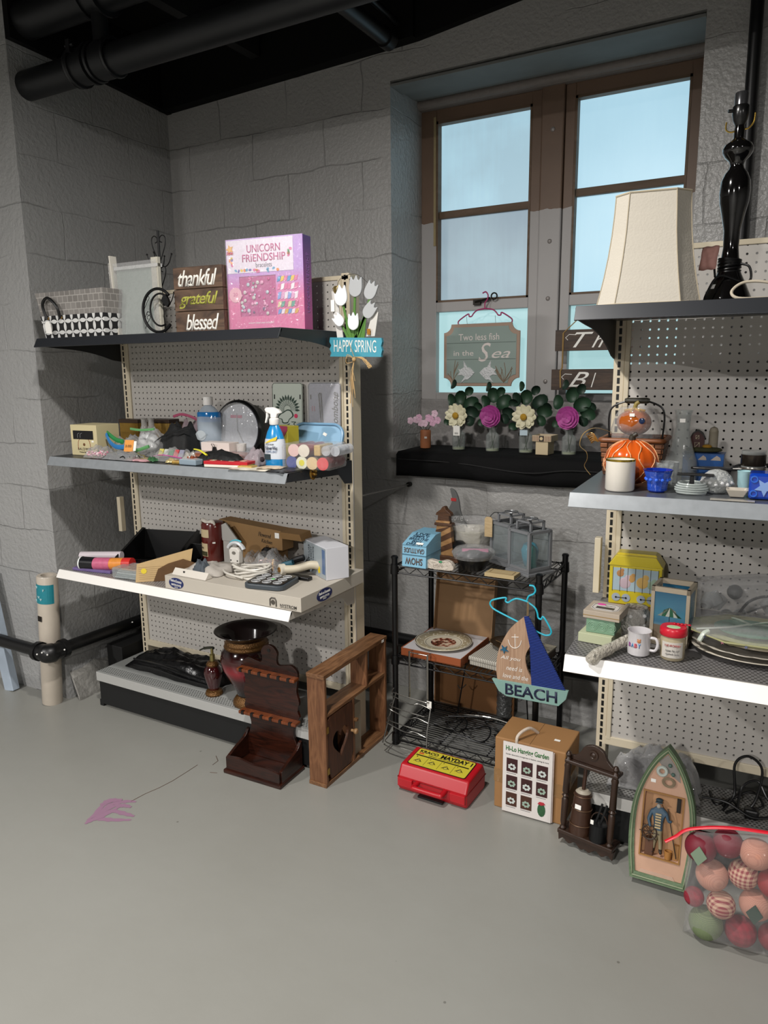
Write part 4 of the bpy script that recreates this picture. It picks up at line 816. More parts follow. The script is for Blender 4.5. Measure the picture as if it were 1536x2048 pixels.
MB().box(-.03, .075, -.04, .045, .037, .042).build('tan_card', M('b58c5f', .6), t); MB().box(-.075, .08, -.05, .05, .0, .045).build('wrap', film('e8eef0', .72, .08, 1.0, 60), t, bev=.006)
t = thing('storage_bin', 'black plastic open-front bin tipped back at the rear of the shelf', 'bin', (-2.398, 2.24, Z), .25)
K = M('0b0b0c', .3)
b_ = MB(); b_.prism([(-.1, 0), (.1, 0), (.12, .13), (.10, .135), (-.11, .05)], -.14, -.134, 'x').prism([(-.1, 0), (.1, 0), (.12, .13), (.10, .135), (-.11, .05)], .134, .14, 'x')
b_.box(-.14, .14, -.1, .1, 0, .005).prism([(-.1, 0), (-.112, .05), (-.107, .05), (-.095, 0)], -.14, .14, 'x').prism([(.1, 0), (.12, .13), (.115, .13), (.095, 0)], -.14, .14, 'x')
b_.build('bin', K, t, bev=.003)
for x in (-.137, .137): MB().tube([(x, -.112, .052), (x, .105, .137), (x, .12, .132)], .0045, 6).build('rim', K, t)
MB().box(-.125, .125, -.113, -.109, .02, .044).build('label_recess', M('141415', .2), t)
t = thing('storage_bin', 'second black plastic bin nested in front, right of the tipped bin', 'bin', (-2.175, 2.225, Z), .3)
b_ = MB(); b_.prism([(-.08, 0), (.08, 0), (.09, .10), (.07, .105), (-.09, .045)], -.05, -.045, 'x').prism([(-.08, 0), (.08, 0), (.09, .10), (.07, .105), (-.09, .045)], .045, .05, 'x').box(-.05, .05, -.08, .08, 0, .005).prism([(-.08, 0), (-.09, .045), (-.085, .045), (-.075, 0)], -.05, .05, 'x').prism([(.08, 0), (.09, .1), (.085, .1), (.075, 0)], -.05, .05, 'x')
b_.build('bin', K, t, bev=.003)
t = thing('greeting_cards', 'cream sheet music card with a yellow dot standing aslant', 'card', (-2.195, 2.07, Z), .75)
MB().prism([(-.11, 0), (.09, .0), (.11, .07), (.12, .125), (-.10, .075)], -.002, .002).build('cream_card', M('c2a577', .6, noise=.1), t); MB().at((-.075, -.0025, .045), rx=PI/2).lathe([(.011, 0), (.011, .001)], 20).build('yellow_dot', M('e2c93a', .5), t)
for i in range(7): MB().box(-.095, .07-.01*(i % 3), -.0028, -.002, .012+i*.008, .0125+i*.008).build('printed_line', M('8a744e', .6), t)
MB().prism([(-.04, 0), (.12, 0), (.14, .06), (.08, .085), (.02, .07), (-.02, .05)], -.008, -.004).build('brown_leaf', M('5f4326', .6, noise=.3), t)
t = thing('pillar_candle', 'tall red-brown labelled candle jar with white paper on top', 'candle', (-2.095, 2.262, Z+.053), .1)
t.scale = (1, 1, .84)
RB = M('5e1c16', .2, spec=.6)
MB().lathe([(.043, 0), (.047, .005), (.047, .185), (.043, .195), (.03, .198), (0, .198)], 32).build('jar', RB, t, smooth=True)
def curved(mbx, r, a0, a1, z0, z1, n=8, t_=.0008):
    vs = [( (r+k)*sin(a0+(a1-a0)*i/n), -(r+k)*cos(a0+(a1-a0)*i/n), z) for k in (0, t_) for z in (z0, z1) for i in range(n+1)]; m_ = n+1
    fs = [(2*m_+i, 2*m_+i+1, 3*m_+i+1, 3*m_+i) for i in range(n)]+[(i, m_+i, m_+i+1, i+1) for i in range(n)]
    fs += [(i, i+1, 2*m_+i+1, 2*m_+i) for i in range(n)]+[(m_+i, 3*m_+i, 3*m_+i+1, m_+i+1) for i in range(n)]+[(0, 2*m_, 3*m_, m_), (n, m_+n, 3*m_+n, 2*m_+n)]
    return mbx.add(vs, fs)
curved(MB(), .0472, -1.3, .1, .03, .095).build('cream_label', M('c9b791', .5), t); curved(MB(), .0472, -1.3, .25, .125, .165).build('upper_label', M('c9b791', .5), t)
curved(MB(), .0482, -1.2, .05, .033, .055).build('label_picture', M('3c3a22', .5, noise=.5, nscale=80), t)
text('OLIVER', .03, .009, M('33261c', .5), t, (-.026, -.0415, .072), rz=-.6); sticker(t, (.03, -.0375, .1), .012, .008, rz=.65)
MB().tube(spl([(-.05, -.01, .17), (-.045, -.01, .205), (-.02, -.03, .207), (.0, -.03, .2), (.02, -.03, .205), (.03, -.03, .175)], 4), .009, 8, flat=.5).build('paper_cuff', M('cfc8bc', .7), t, smooth=True)
CB = M('8a6a42', .75, noise=.12, nscale=8)
t = thing('cardboard_carton', 'long flat brown cardboard box standing on edge, with handwriting and a price tag', 'box', (-1.90, 2.335, Z+.0015), -.04)
MB().prism([(-.215, .05), (-.205, .20), (-.2, .218), (.14, .20), (.14, .12), (.11, .12), (.11, .05)], -.035, .035).build('carton', CB, t, bev=.001)
MB().prism([(-.036, 0), (.03, 0), (.02, .035), (-.05, .03)], .14, .24, 'x').build('open_flap', CB, t).location = (0, 0, .17)
text('Flowered', .065, .018, M('2a2018', .6), t, (.05, -.0358, .175), shear=.2, ry=.08); text('Kitchen', .055, .016, M('2a2018', .6), t, (.06, -.0358, .15), shear=.2, ry=.08); text('Shelf', .045, .016, M('2a2018', .6), t, (.075, -.0358, .125), shear=.2, ry=.08); sticker(t, (.115, -.036, .18), .022, .022)
# big flat white carton with lettering
t = thing('board_game_carton', 'large flat off-white carton with blue oval stickers lying across the shelf', 'carton', (-1.785, 2.20, Z), .0)
WC = M('b9b2a6', .5, noise=.06, nscale=6)
MB().box(-.325, .325, -.205, .22, 0, .052).build('carton', WC, t, bev=.001)
NB = M('1f2a5c', .4); o = MB().at((-.265, -.2055, .027), rx=PI/2).lathe([(.038, 0), (.038, .0008)], 32, sy=.56).build('oval_sticker', NB, t)
text('Hands-on Economics', .058, .012, STICK, t, (-.265, -.2067, .036), shear=.3, ry=.1); text('UNITED STATES', .05, .008, STICK, t, (-.265, -.2067, .019), ry=.08, bold=.015); text('HISTORY', .018, .003, STICK, t, (-.265, -.2067, .010), ry=.08)
MB().at((.3255, -.06, .027), rx=PI/2, rz=PI/2).lathe([(.05, 0), (.05, .0008)], 32, sy=.46).build('oval_sticker', NB, t)
text('Hands-on Economics', .075, .011, STICK, t, (.3266, -.06, .036), rz=PI/2, shear=.3); text('UNITED STATES', .06, .008, STICK, t, (.3266, -.06, .02), rz=PI/2, bold=.015); text('HISTORY', .02, .003, STICK, t, (.3266, -.06, .012), rz=PI/2)
text('NYSTROM', .072, .011, M('3c3833', .5), t, (.27, -.2058, .014), bold=.01); text('HERFF JONES EDUCATION DIVISION', .07, .003, M('4a4640', .5), t, (.27, -.2058, .006))
MB().tube([(.19, -.2055, .006), (.19, -.2055, .03), (.197, -.2055, .036), (.212, -.2055, .036), (.217, -.2055, .028), (.217, -.2055, .006)], .0028, 6).build('logo_mark', M('4a453e', .5), t); MB().at((.203, -.2055, .02), rx=PI/2).lathe([(.009, 0), (.009, .001)], 16).build('logo_mark', M('4a453e', .5), t)
ZB = Z+.053
t = thing('curtain_bracket', 'white cardboard prism strip lying on the carton front edge', 'strip', (-2.00, 2.03, ZB), -.04)
MB().prism([(-.02, 0), (.02, 0), (.0, .024)], -.09, .09, 'x').build('strip', M('cfc9bf', .45), t, bev=.001); MB().box(-.035, -.028, -.012, -.009, .012, .018).build('slot', BLK, t)
t = thing('striped_shirt', 'folded grey and white printed cloth behind the cardboard strip', 'cloth', (-1.985, 2.12, ZB)); pillow(MB(), .17, .13, .03, 21, .2).build('cloth', M('a9a39b', .8, noise=.3, nscale=30), t, smooth='all'); pillow(MB(), .07, .06, .045, 22, .2).build('grey_fold', M('4a5158', .8), t, smooth='all').location = (-.01, -.035, 0)
WP = M('c9c5bc', .35)
t = thing('extension_cord', 'coiled white extension cord with a large plug head', 'cord', (-1.80, 2.12, ZB), .0)
for k in range(7):
    rr = random.Random(k); pts = [(.055*cos(a)*(1+.1*rr.random())+.02+.006*k*sin(a), .045*sin(a)+.01*rr.random(), .006+.008*k*.8+.006*sin(a*2+k)) for a in [i*2*PI/10 for i in range(10)]]
    MB().tube(spl(pts, 4, True), .0042, 7, True).build('cord_loop', WP, t, smooth=True)
MB().tube(spl([(.02, -.05, .01), (-.06, -.05, .02), (-.12, .0, .015), (-.16, .04, .012)], 5), .004, 7).build('cord_end', WP, t, smooth=True)
MB().tube(spl([(-.02, .02, .02), (-.05, .035, .05), (-.06, .04, .085)], 4), .005, 7).build('cord_end', WP, t, smooth=True)
MB().prism([(-.024, .05), (.02, .05), (.024, .1), (.012, .112), (-.018, .112), (-.028, .1)], -.012, .014).build('plug_body', M('cac6bf', .3), t, bev=.004).location = (-.05, .0, -.0)
MB().tube([(-.05+.04*cos(a), .0, .095+.035*sin(a)) for a in [math.radians(20+i*14) for i in range(11)]], .009, 8, flat=.8).build('plug_guard', M('b9bcbe', .3), t, smooth=True)
MB().tube([(-.052+.044*cos(a), .008, .10+.038*sin(a)) for a in [math.radians(60+i*10) for i in range(9)]], .003, 6).build('teal_trim', M('3fa6b8', .4), t, smooth=True)
for x in (-.068, -.036): MB().at((x, -.0125, .062), rx=PI/2).lathe([(.003, 0), (.003, .001)], 8).build('screw', BLK, t)
MB().at((-.052, -.0125, .092), rx=PI/2).lathe([(.009, 0), (.009, .0012)], 10, sy=.7).build('socket_face', M('6a665f', .4, noise=.5, nscale=200), t)
t = bag('decoration_bag', 'clear crinkled bag of red and gold decorations', 'bag', (-1.77, 2.23, ZB), .14, .12, .075, 31, film('ffffff', .7, .04, 1, 60)); rr = random.Random(3)
for i in range(14): MB().tube(spl([(rr.uniform(-.05, .05), rr.uniform(-.04, .0), rr.uniform(.02, .05)), (rr.uniform(-.05, .05), rr.uniform(-.045, .0), rr.uniform(.02, .06)), (rr.uniform(-.05, .05), rr.uniform(-.045, .0), rr.uniform(.01, .05))], 3), .004, 5, flat=.4).build('ornament_strip', M(rr.choice(['8a1f28', 'b5873a', 'c9a24a', '6e2a1c']), .25, .3), t, smooth=True)
t = bag('parts_bag', 'small clear bag beside the plug, left of the red and gold bag', 'bag', (-1.87, 2.24, ZB), .07, .09, .06, 33)
t = thing('electrical_fitting', 'black rubber fitting between the plug and the brown carton', 'fitting', (-1.835, 2.29, ZB)); MB().ball((0, 0, .05), .032, sx=1, sy=.6, sz=.9, seg=10, rings=6).box(-.02, .02, -.014, .014, 0, .04).build('fitting', BLK, t, bev=.003)
t = thing('cable_connector', 'off-white connector with a brass centre and thick cream lead', 'connector', (-1.66, 2.20, ZB)); MB().tube(spl([(-.03, 0, .025), (.02, .01, .03), (.07, .04, .045), (.1, .06, .04)], 5), .016, 10).build('lead', M('c2b9a4', .5), t, smooth=True)
MB().at((-.032, -.004, .025), rx=PI/2, rz=-.5).lathe([(.022, -.01), (.022, .008), (.018, .01)], 16).build('connector_head', M('cfc8b8', .4), t, smooth=True); MB().at((-.038, -.014, .025), rx=PI/2, rz=-.5).lathe([(.01, -.002), (.01, .003)], 10).build('brass_centre', M('a97c3a', .3, .8), t)
for i, (x, y, c, lb) in enumerate(((-1.68, 2.26, '1a1a1c', 'black tool handle lying behind the cream lead'), (-1.70, 2.215, '2d5f70', 'small teal clip behind the connector'))):
    o = MB().tube(spl([(-.03, 0, .01), (0, 0, .035), (.04, .01, .05)], 4), .012, 8).build('small_part', M(c, .4), None, smooth=True); o.location = (x, y, ZB+.012 if i == 0 else ZB); tag(o, lb, 'part')
t = thing('handheld_game', 'dark grey square electronic game pad with nine ringed buttons', 'game', (-1.655, 2.085, ZB), .18)
MB().prism(rrect(.165, .155, .03), 0, .018, 'z').build('body', M('3f464c', .4), t, bev=.003); MB().prism(rrect(.145, .135, .02), .018, .0205, 'z').build('face', M('0c0d0f', .25), t)
for i in range(3):
    for j in range(3):
        x, y = (i-1)*.044, (j-1)*.041
        MB().tube([(x+.0165*cos(a*PI/10), y+.0145*sin(a*PI/10), .021) for a in range(20)], .0013, 5, True).build('button_ring', M('c9cacb', .4), t)
        MB().tube([(x+.010*cos(a*PI/5), y+.009*sin(a*PI/5), .0212) for a in range(10)], .0009, 5, True).tube([(x-.006, y, .0212), (x+.006, y, .0212)], .001, 5).build('button_icon', M('9a9b9c', .4), t)
MB().prism([(.006*cos(k*PI/4)*(1.4 if k % 2 else .9), .006+.007*sin(k*PI/4)) for k in range(8)], .0212, .0222, 'z').build('green_sticker', M('3cc84a', .5), t).location = (.008, -.01, 0)
t = thing('plug_adapter', 'black plug adapter lying behind the game pad', 'adapter', (-1.60, 2.19, ZB)); MB().box(-.045, .045, -.015, .015, 0, .014).build('adapter', BLK, t, bev=.004)
t = thing('light_bulb_carton', 'white carton with a blue and yellow printed side standing on the big carton', 'carton', (-1.565, 2.245, ZB), 0)
# quadrilateral footprint taken from its three visible corners
fp = [(.066, -.03), (.115, .05), (-.06, .155), (-.11, .075)]
c_ = MB(); c_.prism(fp, 0, .124, 'z').build('carton', M('cfd0d6', .45), t, bev=.001)
ang = math.atan2(-.03-.075, .066+.11); cx, cy = (-.022, .0225); nx, ny = sin(ang), -cos(ang)
pr_ = thing('printed_side', None, None, (cx+nx*.0008, cy+ny*.0008, 0), ang); pr_.parent = t
MB().box(-.10, .10, -.0008, 0, .003, .121).build('printed_panel', M('9aa3a8', .4, noise=.25, nscale=14), pr_)
for x, w_, s in ((-.05, .10, 'MULTI-USE'), (-.03, .09, 'LED LIGHT')): text(s, w_, .012, M('26303a', .5), pr_, (x, -.001, .062), ry=-PI/2)
for x, w_, s in ((-.01, .06, 'Flexible'),): text(s, w_, .009, M('26303a', .5), pr_, (x, -.001, .08), ry=-PI/2)
MB().prism([(.04+.013*cos(k*PI/5)*(1 if k % 2 else .7), .03+.018*sin(k*PI/5)*(1 if k % 2 else .7)) for k in range(10)], -.0015, -.0008).build('yellow_burst', M('ddc42e', .4), pr_); MB().box(.07, .095, -.0014, -.0008, .02, .115).build('blue_panel', M('5a7196', .4), pr_)
t = thing('folded_paper', 'grey-white paper cone leaning between the candle jar and the brown box', 'paper', (-2.015, 2.265, Z+.053)); MB().prism([(-.03, .09), (.04, .06), (.05, .10), (-.01, .165), (-.045, .15)], -.003, .003).build('paper', M('a9a7a2', .6), t); MB().box(-.02, .02, -.01, .01, 0, .09).build('base', M('a9a7a2', .6), t)
# ============================================================ left unit, base deck
Z = .176
t = thing('soap_pump', 'dark red soap dispenser with a gold pump and footed base', 'dispenser', (-2.085, 2.205, Z))
RED = M('3c0d10', .12, spec=.8, coat=.5); BRZ = M('6a4a26', .35, .6, noise=.5, nscale=140, bump=.5, bscale=160)
MB().lathe([(.036, 0), (.038, .006), (.034, .016), (.022, .022)], 28).build('foot', BRZ, t, smooth=True)
MB().lathe([(.020, .02), (.026, .04), (.036, .075), (.040, .098), (.034, .118), (.024, .13)], 32).build('body', RED, t, smooth=True)
MB().lathe([(.025, .128), (.028, .136), (.023, .144), (.018, .15), (0, .15)], 28).build('neck', BRZ, t, smooth=True)
GLD = M('8f8352', .3, .7); MB().lathe([(.011, .148), (.011, .178), (.006, .18), (.006, .205), (0, .206)], 16).build('pump', GLD, t, smooth=True)
MB().tube(spl([(.01, 0, .206), (0, 0, .208), (-.03, -.012, .204), (-.05, -.02, .194)], 4), [.006]*9+[.0035]*4, 8).build('spout', M('3c3d33', .3, .6), t, smooth=True)
t = thing('floor_vase', 'large dark red glazed vase with a wide black mouth and gold patterned bands', 'vase', (-1.895, 2.205, Z))
t.scale = (1, 1, .93)
def vfade(nt, b):
    o, vec = objxyz(nt); cr = nt.nodes.new('ShaderNodeValToRGB'); e = cr.color_ramp.elements
    e[0].color = lin('1a1516'); e[1].color = lin('1c0b0b'); e[0].position = .2; e[1].position = .9
    x = e.new(.45); x.color = lin('3a1216'); x = e.new(.6); x.color = lin('8a1c28'); x = e.new(.75); x.color = lin('3a0f0f')
    nt.links.new(math_n(nt, 'MULTIPLY', o[2], 3.4), cr.inputs[0]); nt.links.new(cr.outputs[0], b.inputs['Base Color']); b.inputs['Roughness'].default_value = .12; b.inputs['Coat Weight'].default_value = .5
MB().lathe([(.062, 0), (.066, .008), (.064, .02), (.055, .035), (.046, .045)], 40).build('patterned_foot', BRZ, t, smooth=True)
MB().lathe([(.045, .043), (.052, .07), (.075, .12), (.098, .17), (.108, .215), (.102, .25), (.088, .27)], 48, cap=False).build('body', ramp_mat('red glaze', vfade), t, smooth='all')
MB().lathe([(.088, .268), (.092, .276), (.086, .284), (.088, .292), (.084, .298), (.082, .31)], 48, cap=False).build('neck_band', BRZ, t, smooth=True)
MB().lathe([(.082, .308), (.09, .322), (.112, .336), (.125, .342), (.128, .346), (.122, .348), (.1, .335), (.078, .315), (.07, .25), (.0, .2)], 48, cap=False).build('mouth', M('140a0a', .15, coat=.5), t, smooth='all')
sticker(t, (-.055, -.088, .225), .02, .016, rz=-.55, ry=.7)
t = thing('folded_bag', 'black plastic sheeting folded flat at the back of the base deck', 'sheeting', (-2.37, 2.31, Z), -.03)
pillow(MB(), .55, .17, .085, 44, .12, nx=30, ny=12).build('sheeting', M('08080a', .28, bump=.8, bscale=14), t, smooth='all')
for zz in (.03, .055): MB().tube(spl([(-.22, -.088, zz), (-.05, -.093, zz+.006), (.1, -.09, zz-.004), (.25, -.08, zz-.01)], 5), .004, 6).build('fold_edge', M('0b0b0d', .2), t, smooth=True)
# black shape of a low bench beside the wall
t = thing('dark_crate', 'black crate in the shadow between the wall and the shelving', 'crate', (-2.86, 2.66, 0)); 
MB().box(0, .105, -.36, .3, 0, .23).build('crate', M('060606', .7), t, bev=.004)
# ============================================================ wire rack by the wall
WK = M('0e0e10', .35, .2)
t = thing('wire_rack', 'black three-tier wire rack against the block wall between the two shelving units', 'rack', (-1.355, 2.485, 0)); WR = t
RW_, RD = .59, .335
for x, y in ((0, 0), (RW_, 0), (0, RD), (RW_, RD)):
    MB().cyl((x, y, .0), (x, y, .80), .0118, 14).lathe([(.014, .795), (.014, .802), (.009, .806), (0, .807)], 14, c=(x, y)).lathe([(.016, 0), (.014, .012)], 14, c=(x, y)).build('post', WK, t, smooth=True)
for z in (.765, .385, .045):
    s_ = MB(); s_.box(0, .001, 0, .001, z, z+.001); s_ = MB()
    for x in [i*.0185+.018 for i in range(31)]: s_.cyl((x, .0, z+.004), (x, RD, z+.004), .0016, 5)
    if z < .1:
        s_ = MB()
        for y in [i*.0165+.012 for i in range(20)]: s_.cyl((0, y, z+.004), (RW_, y, z+.004), .0022, 5)
    for zz in (z, z-.028):
        for a, b_ in (((0, 0), (RW_, 0)), ((RW_, 0), (RW_, RD)), ((RW_, RD), (0, RD)), ((0, RD), (0, 0))): s_.cyl((*a, zz), (*b_, zz), .0034, 8)
    for y in (0, RD):
        p = [(i*.0328, y, z-.001 if i % 2 else z-.027) for i in range(19)]; s_.tube(p, .002, 5)
    for x in (0, RW_):
        p = [(x, i*.0335, z-.001 if i % 2 else z-.027) for i in range(11)]; s_.tube(p, .002, 5)
    for x in (.2, .4): s_.cyl((x, 0, z-.001), (x, RD, z-.001), .003, 6)
    sh = s_.build('wire_shelf', WK, t, smooth=True)
    for x, y in ((0, 0), (RW_, 0), (0, RD), (RW_, RD)): MB().lathe([(.0165, z-.034), (.0175, z-.03), (.0155, z+.006)], 14, c=(x, y)).build('collar', WK, sh, smooth=True)
Z = .772
BL = M('7fb2cc', .6, noise=.12, nscale=14)
t = thing('word_box', 'pale blue wooden word box stacked with a lid, lettered upside down', 'box', (-1.262, 2.56, Z), 0)
b_ = MB(); b_.prism([(-.09, 0), (.085, 0), (.085, .087), (-.085, .087)], -.052, .052, 'x').build('box', BL, t, bev=.001)
MB().prism([(-.091, .048), (.087, .048), (.087, .0495), (-.091, .0495)], -.053, .053, 'x').build('seam', M('3f6478', .6), t)
MB().prism([(-.09, .087), (.087, .087), (.105, .118), (-.0, .118)], -.052, .052, 'x').build('lid', BL, t, bev=.001)
NV = M('1f3b52', .6); BRW = M('5c4335', .6)
text('SHOW', .075, .028, BRW, t, (.0, -.0905, .024), ry=PI, bold=.015); text('GRATITUDE', .088, .02, BRW, t, (0, -.088, .066), ry=PI, bold=.01)
for i, (s, w_) in enumerate((('DREAM', .07), ('BIG', .04), ('BREATHE', .08), ('SIMPLY', .07), ('LIVE', .06))):
    f_ = .1+i*.2; yy = -.09+.09*f_; zz = .087+.031*f_; text(s, w_, .017, NV, t, (0, yy, zz+.0006), rx=.33, bold=.02)
sticker(t, (.02, -.078, .093), .03, .012, rx=-.9)
t = thing('wooden_lighthouse', 'brown and tan striped wooden lighthouse figure beside the blue word box', 'ornament', (-1.20, 2.62, Z), .0)
LW = wood('8a6238', 'a98358', .5, (10, 10, 30)); DW = wood('3f2615', '5a3a22', .5, (10, 10, 30))
body = [(-.046, .02), (.044, .02), (.03, .145), (-.03, .145)]
MB().prism(body, -.012, .012).build('tower', LW, t, bev=.002)
for z in (.02, .062, .104):
    wl = lambda q: .046-(q-.02)*.128
    MB().prism([(-wl(z), z), (wl(z+.04), z+.04), (wl(z+.06), min(.145, z+.062)), (-wl(z+.022), z+.022)], -.0135, .0135).build('dark_stripe', DW, t)
MB().box(-.038, .038, -.017, .017, .145, .156).prism([(-.026, .156), (.026, .156), (.024, .188), (-.024, .188)], -.013, .013).build('gallery', DW, t, bev=.002)
MB().prism([(-.034, .186), (.034, .186), (.03, .197), (.012, .21), (.005, .222), (-.005, .222), (-.012, .21), (-.03, .197)], -.014, .014).build('cap', DW, t, bev=.002)
MB().box(-.03, .03, -.019, -.012, .158, .166).build('railing', LW, t)
MB().prism([(-.07, 0), (.07, 0), (.062, .02), (.03, .026), (-.04, .026), (-.062, .018)], -.022, .022).build('base', DW, t, bev=.003)
t = thing('gnome_sign', 'grey curved gnome hat sign with white script and a red mark, behind the lighthouse', 'sign', (-1.235, 2.80, Z))
MB().prism([tuple(v)[:2] for v in spl([(-.05, .10, 0), (-.03, .17, 0), (-.012, .215, 0), (-.018, .25, 0), (-.02, .265, 0), (.002, .255, 0), (.018, .22, 0), (.03, .16, 0), (.06, .10, 0), (.01, .085, 0)], 4, True)], -.005, .005).build('hat', M('5f605f', .6), t, bev=.001)
text('Love', .06, .03, M('e6e6e4', .5), t, (.01, -.0057, .145), shear=.3); text('IS HERE', .065, .014, M('d0d0ce', .5), t, (.012, -.0057, .112)); MB().box(-.016, .008, -.0062, -.005, .212, .225).build('red_mark', M('b03030', .5), t)
MB().ball((.018, -.004, .08), .017, sy=.6, seg=12, rings=8).build('nose', M('c99c62', .5), t, smooth=True); MB().prism([(-.045, 0), (.055, 0), (.06, .09), (-.045, .1)], -.004, .004).build('body', M('3b3b3c', .7), t)
t = thing('word_plaque', 'small white carved stone plaque at the front edge of the rack', 'plaque', (-1.165, 2.50, Z)); 
MB().prism([tuple(v)[:2] for v in spl([(-.055, .0, 0), (-.06, .02, 0), (-.04, .034, 0), (0, .03, 0), (.03, .037, 0), (.055, .028, 0), (.056, 0, 0)], 4, True)], -.014, .014).build('plaque', M('c3b9ac', .7, noise=.2, nscale=60, bump=.8, bscale=90), t, bev=.004, smooth=True)
text('HOPE', .04, .01, M('9a8f84', .7), t, (0, -.0146, .014)); MB().ball((.01, -.012, .03), .006, sx=1.6, sz=.7, seg=8, rings=6).build('green_stone', M('2f8a5a', .2), t)
t = thing('coil_bowl', 'black wire-ribbed bowl filled with wrapped black, grey and pink cloth', 'bowl', (-1.045, 2.55, Z))
MB().lathe([(.038, 0), (.045, .005), (.068, .055), (.072, .062), (.064, .055), (.04, .01), (0, .01)], 32, cap=False).build('bowl', BLK, t, smooth='all')
rb = MB()
for i in range(9): rr_ = .042+.0032*i; rb.tube([(rr_*cos(a*PI/14), rr_*sin(a*PI/14), .006+.0065*i) for a in range(28)], .0022, 5, True)
rb.build('rib', BLK, t, smooth=True)
MB().ball((0, 0, .062), .07, sz=.28, seg=20, rings=8).build('cloth', M('3f4246', .7, noise=.6, nscale=18), t, smooth='all')
MB().at((.01, -.01, .075), rx=.2, rz=.4).box(-.05, .05, -.012, .012, 0, .006).build('pink_strip', M('b86a8c', .5), t, bev=.002); MB().at((-.03, -.04, .06), rz=-.1).box(-.02, .03, -.01, .01, 0, .005).build('pink_strip', M('b86a8c', .5), t, bev=.002)
MB().lathe([(.078, .05), (.085, .07), (.07, .085), (.03, .092), (0, .09)], 24, cap=False).build('plastic_wrap', film('ffffff', .86, .05, 1, 50), t, smooth='all')
t = thing('ceramic_pot', 'cream square-rimmed pot in a dark ring, wrapped in clear plastic', 'pot', (-1.13, 2.735, Z))
MB().lathe([(.05, 0), (.062, .05), (.066, .055)], 24).build('dark_holder', M('1a1518', .35), t, smooth=True)
MB().lathe([(.066, .048), (.078, .07), (.086, .10), (.089, .116), (.084, .118), (.078, .10), (.06, .06)], 8, cap=False).build('pot', M('b9b4a4', .3), t, bev=.003)
MB().lathe([(.08, .03), (.088, .08), (.093, .12), (.1, .155), (.088, .15), (.084, .12)], 28, cap=False).build('plastic_wrap', film('ffffff', .78, .05, 1.2, 40), t, smooth='all')
t = thing('wine_glass_charm', 'black knob and stem standing behind the lighthouse and the bowl', 'knob', (-1.14, 2.63, Z)); MB().lathe([(.02, 0), (.006, .01), (.006, .03), (.028, .045), (.03, .07), (.015, .085), (0, .087)], 16).build('knob', BLK, t, smooth=True)
GZ = M('77797c', .45); GLS = film('d9e3e6', .95, .03, .1)
def lantern(lb, x, y, rz, nm='candle_lantern'):
    t = thing(nm, lb, 'lantern', (x, y, Z), rz, 'grey metal candle lanterns')
    w_ = .052
    MB().box(-w_-.012, w_+.012, -w_-.012, w_+.012, 0, .010).box(-w_-.004, w_+.004, -w_-.004, w_+.004, .01, .018).build('base', GZ, t, bev=.001)
    f = MB()
    for sx in (-1, 1):
        for sy in (-1, 1): f.box(sx*w_-.0055, sx*w_+.0055, sy*w_-.0055, sy*w_+.0055, .018, .165)
    for z in (.018, .157):
        for s_ in (-1, 1): f.box(-w_, w_, s_*w_-.0055, s_*w_+.0055, z, z+.01).box(s_*w_-.0055, s_*w_+.0055, -w_, w_, z, z+.01)
    f.build('frame', GZ, t)
    for s_ in (-1, 1):
        MB().box(-w_+.005, w_-.005, s_*w_-.0005, s_*w_+.0005, .028, .157).build('glass_pane', GLS, t); MB().box(s_*w_-.0005, s_*w_+.0005, -w_+.005, w_-.005, .028, .157).build('glass_pane', GLS, t)
    MB().prism([(-.03, -.03), (.03, -.03), (.03, .03), (-.03, .03)], .167, .17, 'z').build('roof', M('2a2c2f', .5), t)
    r = MB()
    for sx in (-1, 1): r.box(sx*.036-.004, sx*.036+.004, -.036, -.028, .165, .20).box(sx*.036-.004, sx*.036+.004, .028, .036, .165, .20).box(sx*.036-.004, sx*.036+.004, -.036, .036, .194, .20)
    r.box(-.036, .036, -.036, -.03, .194, .20).box(-.036, .036, .03, .036, .194, .20).build('top_frame', GZ, t)
    MB().tube([(.026*cos(a*PI/10), .026*sin(a*PI/10), .206) for a in range(20)], .002, 6, True).build('ring', M('a8abad', .25, .8), t)
    return t
t = lantern('grey metal lantern with a hanging wooden tag, behind its twin', -.955, 2.71, -.5)
o = MB().prism([(-.016, 0), (.016, 0), (.016, .072), (.009, .08), (-.009, .08), (-.016, .072)], -.002, .002).build('wooden_tag', wood('a48d68', 'bda680', .6, (8, 8, 40)), t, loc=(-.05, -.072, .105)); o.rotation_euler = (0, 0, .5)
MB().tube(spl([(-.05, -.072, .178), (-.045, -.05, .2), (-.03, -.03, .2)], 4), .0018, 5).build('tag_cord', BLK, t)
t = lantern('grey metal lantern at the rack corner holding teal glass pieces', -.845, 2.615, -.5)
TG = film('3aa0b8', .35, .05, .4, 40)
MB().lathe([(.022, .02), (.03, .05), (.034, .08), (.024, .105), (.012, .11)], 16, c=(-.012, .012)).build('teal_glass', TG, t, smooth='all'); MB().lathe([(.020, .02), (.012, .1), (.005, .108)], 12, c=(.022, -.01)).build('teal_glass', film('5fc0b8', .4, .05, .4, 40), t, smooth='all')
t = thing('carved_plaque', 'small cream wooden plaque lying flat at the rack front', 'plaque', (-.915, 2.515, Z), -.02)
MB().box(-.058, .058, -.035, .03, 0, .014).build('plaque', M('b5a077', .6), t, bev=.001); MB().tube([(x, y, .0145) for x, y in rrect(.09, .042, .004, 2)], .0012, 4, True).build('carved_border', M('8a7650', .6, noise=.4, nscale=200), t)
